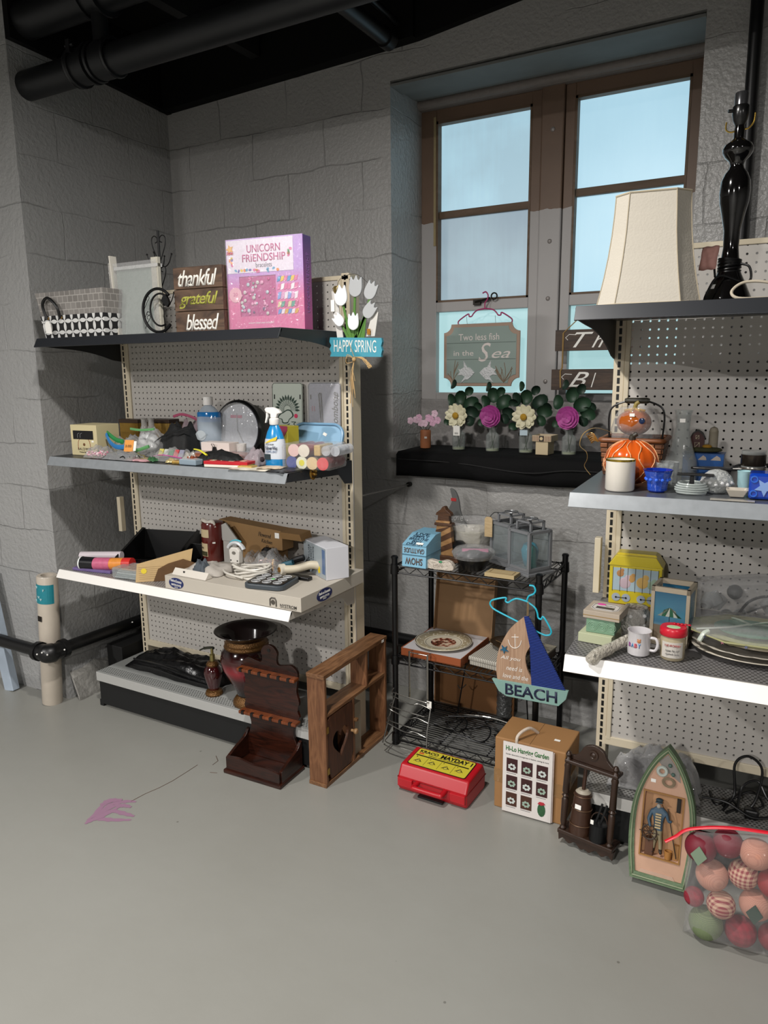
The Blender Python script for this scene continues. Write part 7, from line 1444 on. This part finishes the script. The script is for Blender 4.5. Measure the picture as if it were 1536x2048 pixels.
t = thing('jar_candle', 'white candle jar with a gold rim at the front left of the shelf', 'candle', RW(.058, -.505, Z), YR)
MB().lathe([(.034, 0), (.0365, .004), (.0365, .078), (.034, .079), (.034, .074), (0, .073)], 36).build('jar', M('d9d3c8', .25, coat=.3), t, smooth=True); MB().lathe([(.037, .076), (.0372, .0805), (.035, .081), (.0345, .076)], 36, cap=False).build('gold_rim', M('b5962f', .15, .9), t, smooth=True)
BG = film('2a55c8', .35, .03, .3, 60)
t = thing('votive_holder', 'small faceted cobalt blue glass cup beside the white candle', 'candle holder', RW(.148, -.495, Z), YR)
MB().lathe([(.019, 0), (.022, .004), (.024, .02), (.034, .052), (.037, .056), (.034, .056), (.022, .02), (.018, .008), (0, .008)], 12).build('cup', M('0e2c96', .08, spec=.9), t); MB().lathe([(.0235, .004), (.025, .02), (.035, .054)], 12, cap=False).build('outer_glass', BG, t)
for k in range(12): a = k*PI/6; MB().ball((.028*cos(a), .028*sin(a), .032), .0045, seg=8, rings=6).build('glass_facet', M('3a6ae0', .08), t, smooth=True)
t = thing('glass_carafe', 'tall clear glass carafe with a flared neck and a price sticker', 'carafe', RW(.185, -.30, Z), YR)
MB().lathe([(.040, 0), (.043, .004), (.044, .03), (.042, .055), (.032, .085), (.022, .12), (.018, .15), (.020, .18), (.024, .195), (.0225, .195), (.018, .18), (.0165, .15), (.02, .12), (.03, .085), (.040, .05), (.041, .008), (0, .006)], 36).build('glass', film('e3e8e6', .84, .02, .0), t, smooth=True); sticker(t, (-.0, -.0205, .168), .014, .01)
t = thing('cut_glass', 'cut crystal tumbler standing behind the blue votive cup', 'tumbler', RW(.158, -.40, Z), YR); MB().lathe([(.026, 0), (.03, .004), (.032, .065), (.030, .065), (.028, .01), (0, .008)], 14).build('glass', film('dfe4e4', .72, .03, .8, 60), t)
t = thing('birdhouse_carton', 'blue printed carton with white cloud windows', 'carton', RW(.24, -.235, Z), YR-.03)
MB().box(-.052, .052, -.03, .03, 0, .075).build('carton', M('14549a', .35), t, bev=.001); MB().box(-.053, .053, -.031, .031, .073, .076).build('top_flap', M('0f4480', .4), t)
for x, w_ in ((-.03, .012), (-.002, .022), (.032, .026)): MB().prism([(x-w_/2, .058), (x+w_/2, .058), (x+w_/2-.002, .066), (x+.002, .071), (x-w_/4, .064)], -.0312, -.0300).build('printed_cloud', M('b5a89a', .5), t)
t = thing('barn_figurine', 'small red barn and grey silo figurine standing on the blue carton', 'figurine', RW(.238, -.225, Z+.077), YR)
MB().ball((0, 0, .006), .048, sy=.6, sz=.2, seg=20, rings=8).build('grassy_base', M('3a3a20', .8, noise=.5, nscale=80), t, smooth='all'); RBN = M('3c1410', .6)
MB().prism([(-.036, .01), (.0, .01), (.0, .038), (-.006, .05), (-.018, .058), (-.03, .05), (-.036, .038)], -.014, .014).build('barn', RBN, t); MB().prism([(-.038, .038), (-.031, .052), (-.018, .061), (-.005, .052), (.002, .038), (.0, .038), (-.006, .049), (-.018, .057), (-.03, .049), (-.036, .038)], -.016, .016).build('barn_roof', M('1c1815', .6), t)
WT = M('c9bda4', .5)
for x0, x1, z0, z1 in ((-.024, -.012, .012, .026), (-.022, -.014, .036, .046)): MB().tube([(x0, -.0145, z0), (x1, -.0145, z0), (x1, -.0145, z1), (x0, -.0145, z1)], .0008, 4, True).tube([(x0, -.0145, z0), (x1, -.0145, z1)], .0006, 4).build('door_trim', WT, t)
MB().lathe([(.012, .008), (.012, .055), (.0125, .056), (.009, .066), (0, .07)], 20, c=(.022, .004)).build('silo', M('8f8674', .6, noise=.2, nscale=60), t, smooth=True); MB().ball((.008, -.014, .016), .008, sx=1.6, sz=.7, seg=10, rings=6).build('hay_pile', M('a57a22', .7, bump=.6), t, smooth=True)
t = thing('glass_ashtray', 'round clear ribbed glass dish with a dark lid handle', 'dish', RW(.228, -.495, Z), YR)
for k in range(5): MB().tube([((.034+.004*sin(k))*cos(a*PI/14), (.030+.003*k*.3)*sin(a*PI/14), .004+.0055*k) for a in range(28)], .0026, 6, True).build('glass_ring', film('c8d0cc', .5, .03, .2), t, smooth=True)
MB().prism([(-.006, .024), (.006, .024), (.004, .045), (-.004, .045)], -.004, .004).box(-.035, .05, -.012, .012, .045, .050).build('dark_handle', BLK, t, bev=.002)
t = thing('black_serving_fork', 'flat black serving piece lying across the glass dishes', 'server', RW(.285, -.36, Z+.045), YR+.1); MB().prism([tuple(v)[:2] for v in spl([(-.07, 0, 0), (-.03, .02, 0), (.04, .02, 0), (.075, .005, 0), (.05, -.018, 0), (-.02, -.016, 0)], 4, True)], 0, .006, 'z').build('server', BLK, t, bev=.002); MB().cyl((0, 0, -.045), (0, 0, 0), .006, 8).build('stem', BLK, t); MB().box(.03, .055, -.02, -.005, .006, .0065).build('white_patch', STICK, t)  # thin white patch on top of the black piece
t = thing('sugar_bowl', 'round lidded crystal sugar bowl', 'bowl', RW(.283, -.455, Z), YR)
MB().lathe([(.022, 0), (.028, .004), (.036, .02), (.037, .032), (.033, .042), (.02, .054), (.006, .058), (0, .058)], 16).build('crystal_bowl', film('d3d6d4', .55, .04, 1, 90), t); MB().lathe([(.026, .006), (.030, .02), (.028, .03), (0, .032)], 16).build('silver_liner', M('a8a6a0', .25, .7), t, smooth=True)
for k in range(16): a = k*PI/8; MB().ball((.036*cos(a), .036*sin(a), .024+.004*(k % 2)), .0045, seg=8, rings=6).build('crystal_facet', film('ffffff', .5, .02, 0), t, smooth=True)
t = thing('trinket_dish', 'small off-white porcelain dish with slanting sides', 'dish', RW(.331, -.50, Z), YR); openbox(MB(), .03, .05, .03, .045, .019).build('dish', M('b8b0a2', .25), t, bev=.003)
t = thing('french_press', 'glass coffee press with a dark metal collar and lid', 'coffee press', RW(.362, -.36, Z), YR)
MB().lathe([(.027, 0), (.028, .08), (.029, .098), (.027, .098), (.026, .004)], 28, cap=False).build('glass', film('d8dcda', .8, .02, 0), t, smooth=True); MB().lathe([(.028, .06), (.0295, .062), (.0295, .088), (.024, .092), (0, .092)], 28).build('lid', M('3a332c', .25, .7), t, smooth=True)
MB().lathe([(.030, .050), (.031, .053), (.030, .057)], 28, cap=False).build('steel_band', M('9a9690', .25, .9), t, smooth=True); MB().tube(spl([(-.03, 0, .06), (-.05, -.005, .05), (-.055, -.01, .03), (-.05, -.01, .01)], 4), .004, 7).build('frame_arm', BLK, t); MB().tube(spl([(.03, 0, .06), (.055, 0, .062), (.06, 0, .03), (.03, 0, .015)], 4), .006, 7).build('handle', BLK, t, smooth=True)
t = thing('soap_tumbler', 'pale aqua tumbler half hidden behind the cobalt glass block', 'tumbler', RW(.345, -.435, Z), YR); MB().lathe([(.015, 0), (.017, .052), (.018, .054), (.016, .055), (.016, .05), (0, .048)], 22).build('tumbler', M('9dc0c6', .4), t, smooth=True)
t = thing('glass_block', 'square cobalt blue glass candle holder with a frosted star', 'candle holder', RW(.388, -.50, Z), YR)
MB().box(-.033, .033, -.033, .033, .0, .062).build('block', M('0f3aa0', .08, spec=.9), t, bev=.007, seg=3); MB().at((0, -.034, .03), rx=PI/2).prism([((.022 if k % 2 else .010)*cos(k*PI/5+PI/10), (.022 if k % 2 else .010)*sin(k*PI/5+PI/10)) for k in range(10)], -.001, .0015, 'z').build('frosted_star', M('7a98cc', .5), t)
for x, z in ((-.022, .048), (.022, .048), (-.022, .014), (.022, .014)): MB().tube([(x+.007*cos(a*PI/6), -.034, z+.007*sin(a*PI/6)) for a in range(12)], .002, 5, True).build('moulded_ring', M('2f62c0', .1), t, smooth=True)
o = MB().box(-.05, .045, -.02, .0, 0, .0015).build('price_strip', M('b5b0a6', .2, .2), None); o.location = RW(.325, -.555, Z); o.rotation_euler = (0, 0, YR); tag(o, 'clear price strip lying at the front edge below the white dish', 'strip')
# ============================================================ right unit, lower shelf
Z = .7745
t = thing('tea_light_box', 'cream box with a window label and a pink dot, top of the small stack', 'box', RW(.023, -.40, Z+.068), YR-.1)
MB().box(-.05, .05, -.05, .05, 0, .022).build('box', M('a99c8c', .55), t, bev=.001); MB().box(-.05, .05, -.0505, -.05, .008, .0095).build('gold_line', M('8a6a2a', .4), t)
MB().prism([(a*.9, b_*.9) for a, b_ in rrect(.085, .07, .015, 1)], .022, .0224, 'z').build('label', M('c9c3bc', .5), t); MB().tube([(a, b_, .0226) for a, b_ in rrect(.07, .056, .012, 1)], .0006, 4, True).build('label_border', BLK, t); MB().box(-.025, .025, -.018, .0, .0223, .0229).build('dark_window', M('3c3834', .4), t); MB().ball((-.018, .022, .0225), .009, sx=1.4, sz=.08, seg=12, rings=6).build('pink_dot', M('d83c9a', .5), t)
text('TEALIGHTS', .03, .005, M('3a3a3a', .5), t, (.008, .012, .0226), rx=0, depth=.0003)
t = thing('soap_box', 'sage green box with embossed circles in the middle of the small stack', 'box', RW(.018, -.405, Z+.027), YR-.06)
GN2 = M('6f9178', .5); MB().box(-.038, .04, -.04, .04, 0, .040).build('box', GN2, t, bev=.001)
for x in (-.02, .006, .03):
    for r_ in (.005, .0095, .013): MB().tube([(x+r_*cos(a*PI/8), -.0405, .02+r_*sin(a*PI/8)) for a in range(16)], .0007, 4, True).build('embossed_circle', M('8aab90', .4), t)
t = thing('pale_box', 'pale green flat box at the bottom of the small stack', 'box', RW(.012, -.415, Z), YR-.12); MB().box(-.048, .045, -.045, .05, 0, .026).build('box', M('b3b898', .55), t, bev=.001)
t = thing('bubble_wrap_item', 'clear bubble-wrapped stick poking over the shelf front', 'wrapped item', RW(.06, -.50, Z), YR-.25)
MB().tube(spl([(.04, .10, .03), (.02, .04, .026), (0, -.03, .016), (-.012, -.075, .012), (-.018, -.10, .0)], 4), [.014]*8+[.016]*8+[.013], 12).build('wrap', film('c9c3b6', .42, .1, 1.4, 90), t, smooth='all')
for k in range(8): MB().ball((.02-.005*k, .04-.017*k, .036-.003*k), .006, seg=8, rings=6).build('bubble', film('d9d4ca', .5, .05), t, smooth=True)
t = thing('animal_tin', 'yellow circus-wagon tin with caged animals and grey wheels', 'tin', RW(.062, -.075, Z+.018), YR+.02)
YL = M('c9b62c', .3, .1); MB().box(-.078, .078, -.045, .03, 0, .125).build('tin', YL, t, bev=.002); MB().prism([(-.082, .125), (.082, .125), (.06, .158), (-.06, .158)], -.049, .034).build('roof', YL, t, bev=.002)
MB().prism([(-.06, .158), (.06, .158), (.055, .163), (-.055, .163)], -.03, .02).build('roof_cap', YL, t); MB().box(-.068, .068, -.0462, -.0452, .045, .118).build('cage_picture', M('9db0b8', .4, noise=.12, nscale=14), t)
for k in range(7): MB().box(-.068+k*.0225, -.0668+k*.0225, -.0472, -.0462, .042, .12).build('cage_bar', M('3c2f1c', .5), t)
for x, z, s_, c in ((-.045, .1, .011, 'a8784a'), (-.03, .07, .018, 'b5a0a8'), (-.012, .085, .012, 'b58a50'), (.022, .075, .018, 'c4a05a'), (.05, .07, .014, '8aa08a')):
    MB().ball((x, -.0463, z), s_, sy=.05, seg=14, rings=8).ball((x+s_*.5, -.0463, z+s_*.95), s_*.55, sy=.06, seg=10, rings=6).build('printed_animal', M(c, .5), t, smooth=True)
for x in (-.055, -.025, .02, .05): MB().at((x, -.0455, .022), rx=PI/2).lathe([(.013, 0), (.013, .0012), (.0, .0014)], 20).build('printed_wheel', M('9aa3ac', .4), t); MB().at((x, -.0475, .022), rx=PI/2).lathe([(.003, 0), (.003, .001)], 8).build('wheel_hub', BLK, t)
for x in (-.04, .035): MB().box(x-.015, x+.015, -.0482, -.0474, .0212, .0228).build('wheel_rod', BLK, t)
o = MB().box(-.08, .085, -.05, .03, 0, .017).build('flat_box', wood('6a4a2a', '9a7448', .6), None, bev=.002); o.location = RW(.065, -.075, Z); o.rotation_euler = (0, 0, YR); tag(o, 'flat tan box with a dark strip supporting the yellow tin', 'box')
t = thing('glass_globe', 'bubble-wrapped round glass bowl between the stack and the umbrella lantern', 'bowl', RW(.095, -.33, Z), YR); MB().lathe([(.03, 0), (.036, .004), (.045, .03), (.046, .05), (.036, .072), (.03, .078), (.033, .082), (.028, .08), (.03, .07), (.04, .05), (.0, .01)], 26).build('glass', film('cfccc6', .55, .05, 1.5, 80), t, smooth='all')
for k in range(14): a = k*.9; MB().ball((.043*cos(a), .043*sin(a), .015+.004*k), .0055, seg=8, rings=6).build('bubble', film('ffffff', .6, .03), t, smooth=True)
t = thing('beach_lantern', 'cream square wooden lantern with a beach umbrella picture panel', 'lantern', RW(.195, -.345, Z), YR-.12); LC = M('b9ac96', .5); w_, h_ = .05, .165
f = MB()
for sx in (-1, 1):
    for sy in (-1, 1): f.box(sx*w_-.009*(sx > 0)-0*1, sx*w_+.009*(sx < 0), sy*w_-.009*(sy > 0), sy*w_+.009*(sy < 0), 0, h_)
for z0, z1 in ((0, .016), (h_-.014, h_)):
    f.box(-w_, w_, -w_, -w_+.009, z0, z1).box(-w_, w_, w_-.009, w_, z0, z1).box(-w_, -w_+.009, -w_, w_, z0, z1).box(w_-.009, w_, -w_, w_, z0, z1)
f.build('frame', LC, t); MB().box(-w_, w_, -w_, w_, 0, .008).build('base', LC, t)
def beach(nt, b):
    o, vec = objxyz(nt); cr = nt.nodes.new('ShaderNodeValToRGB'); e = cr.color_ramp.elements; e[0].color = lin('8a7a68'); e[0].position = .36; e[1].color = lin('2f6482'); e[1].position = .95
    x = e.new(.37); x.color = lin('6f96aa'); x = e.new(.42); x.color = lin('4f7f9e'); x = e.new(.55); x.color = lin('5590a8')
    nt.links.new(math_n(nt, 'MULTIPLY', o[2], 6.4), cr.inputs[0]); nt.links.new(cr.outputs[0], b.inputs['Base Color']); b.inputs['Roughness'].default_value = .2
BP = ramp_mat('beach picture', beach)
for s_ in (-1, 1): MB().box(-w_+.009, w_-.009, s_*(w_-.004)-.001, s_*(w_-.004)+.001, .016, h_-.014).build('picture_panel', BP, t); MB().box(s_*(w_-.004)-.001, s_*(w_-.004)+.001, -w_+.009, w_-.009, .016, h_-.014).build('picture_panel', BP, t)
yb_ = -w_+.0025; n = 6
for k in range(n):
    a0, a1 = -.032+.064*k/n, -.032+.064*(k+1)/n; g = lambda q: .085+.024*(1-(q/.032)**2)**.5 if abs(q) < .032 else .085
    MB().prism([(a0, .083), (a1, .083), (a1*.72, g(a1)-.002 if abs(a1) > 1e-6 else .107), (0, .109), (a0*.72, g(a0)-.002 if abs(a0) > 1e-6 else .107)], yb_, yb_+.0006).build('umbrella_gore', M('2f6a4a' if k % 2 else 'c9cdbf', .5), t)
MB().box(-.0007, .0007, yb_-.0002, yb_+.0006, .045, .085).build('umbrella_pole', BLK, t)
t = thing('baby_mug', 'white mug lettered BABY with a small bear print', 'mug', RW(.125, -.485, Z), YR)
PW = M('c9c6c8', .15, coat=.4); MB().lathe([(.024, 0), (.0285, .004), (.0295, .02), (.0295, .064), (.031, .067), (.029, .067), (.0275, .06), (.027, .008), (0, .006)], 36).build('cup', PW, t, smooth=True)
MB().tube(spl([(.027, -.008, .052), (.043, -.012, .052), (.048, -.013, .036), (.042, -.012, .02), (.027, -.008, .018)], 5), .0038, 8).build('handle', PW, t, smooth=True)
for k, (s, c) in enumerate((('B', '8a4a8a'), ('A', '3f7ab0'), ('B', 'c04a5a'), ('Y', '3f7ab0'))): a = -.75+k*.3; text(s, .0075, .012, M(c, .4), t, (.0298*sin(a), -.0298*cos(a), .032), rz=a, bold=.05)
MB().ball((.003, -.0295, .045), .005, sy=.25, seg=10, rings=6).ball((.0, -.0292, .050), .002, sy=.4, seg=8, rings=6).ball((.006, -.0292, .050), .002, sy=.4, seg=8, rings=6).build('printed_bear', M('b5764a', .5), t, smooth=True)
t = thing('jar_candle', 'cream jar candle with a bright red lid and a printed label', 'candle', RW(.208, -.475, Z), YR)
MB().lathe([(.028, 0), (.031, .004), (.032, .055), (.029, .063), (.029, .068)], 36).build('jar', M('a89c80', .15, coat=.5), t, smooth=True); MB().lathe([(.0325, .065), (.034, .067), (.034, .082), (.031, .0865), (0, .087)], 40).build('lid', M('c0182c', .3), t, smooth=True)
MB().ball((0, -.006, .0865), .014, sx=1.3, sz=.1, seg=12, rings=6).build('green_sticker', M('a9c99a', .5), t)
for k in range(5): MB().ball((.0+.009*k-.0, .02, .088), .005, sz=.5, seg=8, rings=6).build('red_scallop', M('b01828', .3), t, smooth=True)
curved(MB(), .0325, -.8, .9, .010, .052, 12).build('label', M('c3beb6', .5), t); text('THE ARCHIVIST', .04, .006, M('a83a3a', .5), t, (.002, -.0334, .044), bold=.02); text('Notes No.107', .034, .006, M('3a3a3a', .5), t, (.002, -.0334, .030), shear=.3); text('Handmade Candle', .034, .005, M('5a5a5a', .5), t, (.002, -.0334, .021), shear=.3)
# plates
def plate_(lb, a, b_, z, r, c, scal=0, group='white plates stacked on the lower right shelf'):
    t = thing('dinner_plate', lb, 'plate', RW(a, b_, z), YR, group); n_ = 48
    pr_ = [(r*.5, 0), (r*.55, .002), (r*.8, .008), (r, .018), (r*.995, .0205), (r*.8, .012), (r*.55, .005), (0, .005)]
    vs = []
    for q, zz in pr_:
        for k in range(n_): a_ = 2*PI*k/n_; s_ = 1+(scal*abs(sin(8*a_)) if q > r*.7 else 0); vs.append((q*s_*cos(a_), q*s_*sin(a_)*.8, zz))
    m_ = len(pr_); MB().add(vs, [(i*n_+k, i*n_+(k+1) % n_, (i+1)*n_+(k+1) % n_, (i+1)*n_+k) for i in range(m_-1) for k in range(n_)]).build('plate', M(c, .2, coat=.3), t, smooth='all'); return t
plate_('off-white plate at the bottom of the plate stack', .40, -.36, Z, .155, 'b9b2a4'); plate_('scalloped grey-white plate second from the bottom of the plate stack', .40, -.36, Z+.015, .150, 'a7a196', .04); plate_('cream plate third from the bottom, under the green octagonal plate', .41, -.355, Z+.030, .135, 'b3aa98')
t = thing('octagonal_plate', 'pale green octagonal plate with blue star flowers and white ribbon, top of the stack', 'plate', RW(.39, -.37, Z+.05), YR)
oc = lambda r: [(r*cos(math.radians(22.5+45*k)), r*.82*sin(math.radians(22.5+45*k))) for k in range(8)]
vs = []
for r, z in ((.12, 0), (.155, .014), (.155, .018), (.11, .006)): vs += [(x, y, z) for x, y in oc(r)]
MB().add(vs, [(i*8+k, i*8+(k+1) % 8, (i+1)*8+(k+1) % 8, (i+1)*8+k) for i in range(3) for k in range(8)]+[tuple(range(24, 32)), tuple(range(7, -1, -1))]).build('plate', M('a9a87c', .3), t)
MB().lathe([(.05, .008), (.085, .018), (.09, .022), (.0, .014)], 32, sy=.8).build('green_glass_plate', M('3f8a6a', .12, coat=.4), t, smooth=True)
for k in range(8):
    a = math.radians(200+k*22); MB().at((.147*cos(a), .147*.82*sin(a)-.002, .012), rx=1.1, rz=a+PI/2).prism([((.006 if j % 2 else .002)*cos(j*PI/5), (.006 if j % 2 else .002)*sin(j*PI/5)) for j in range(10)], 0, .0012, 'z').build('painted_flower', M('3c4468' if k % 2 else '8a4a5a', .5), t)
RIB = film('dfe8dc', .35, .3, .3); MB().tube(spl([(-.13, -.05, .02), (-.05, -.03, .03), (0, 0, .034), (.06, .02, .03), (.13, .05, .02)], 5), .006, 6, flat=.25).tube(spl([(-.12, -.085, -.0), (-.11, -.08, .02), (-.1, -.07, .024)], 4), .006, 6).build('ribbon', RIB, t, smooth=True)
for s_ in (-1, 1): MB().tube(spl([(0, 0, .034), (s_*.03, -.02, .05), (s_*.045, .0, .045), (0, 0, .034)], 4), .005, 6, flat=.4).build('bow_loop', RIB, t, smooth=True)
MB().lathe([(.155, .02), (.12, .035), (.04, .045), (0, .05)], 22, sy=.8, cap=False).build('plastic_wrap', film('ffffff', .86, .05, 1, 30), t, smooth='all')
t = thing('glassware_bag', 'big clear plastic bag of glassware and black cable behind the stacked plates', 'bag', RW(.375, -.13, Z), YR)
cushion(18, 14, -.14, .17, .002, .15, .07).build('clear_bag', film('ffffff', .8, .04, 1.4, 24), t, smooth='all'); rr = random.Random(21)
for k in range(10):
    x = rr.uniform(-.11, .12); MB().at((x, rr.uniform(-.03, .03), .02+rr.random()*.05), rx=rr.uniform(-1, 1), ry=rr.uniform(-1, 1)).lathe([(.012, 0), (.018, .004), (.02, .04), (.018, .04), (.016, .006)], 14, cap=False).build('small_glass', film('c9cccb', .6, .03, 0), t, smooth=True)
MB().tube(spl([(-.02, -.04, .04), (.01, -.045, .09), (.06, -.04, .11), (.12, -.03, .10), (.14, -.02, .07)], 5), .004, 7).tube(spl([(.0, -.04, .05), (.05, -.045, .08), (.1, -.04, .09)], 5), .003, 7).build('dark_cable', BLK, t, smooth=True); MB().ball((-.03, -.0, .10), .022, seg=12, rings=8).build('dark_lump', M('2a2c2a', .5), t, smooth=True)
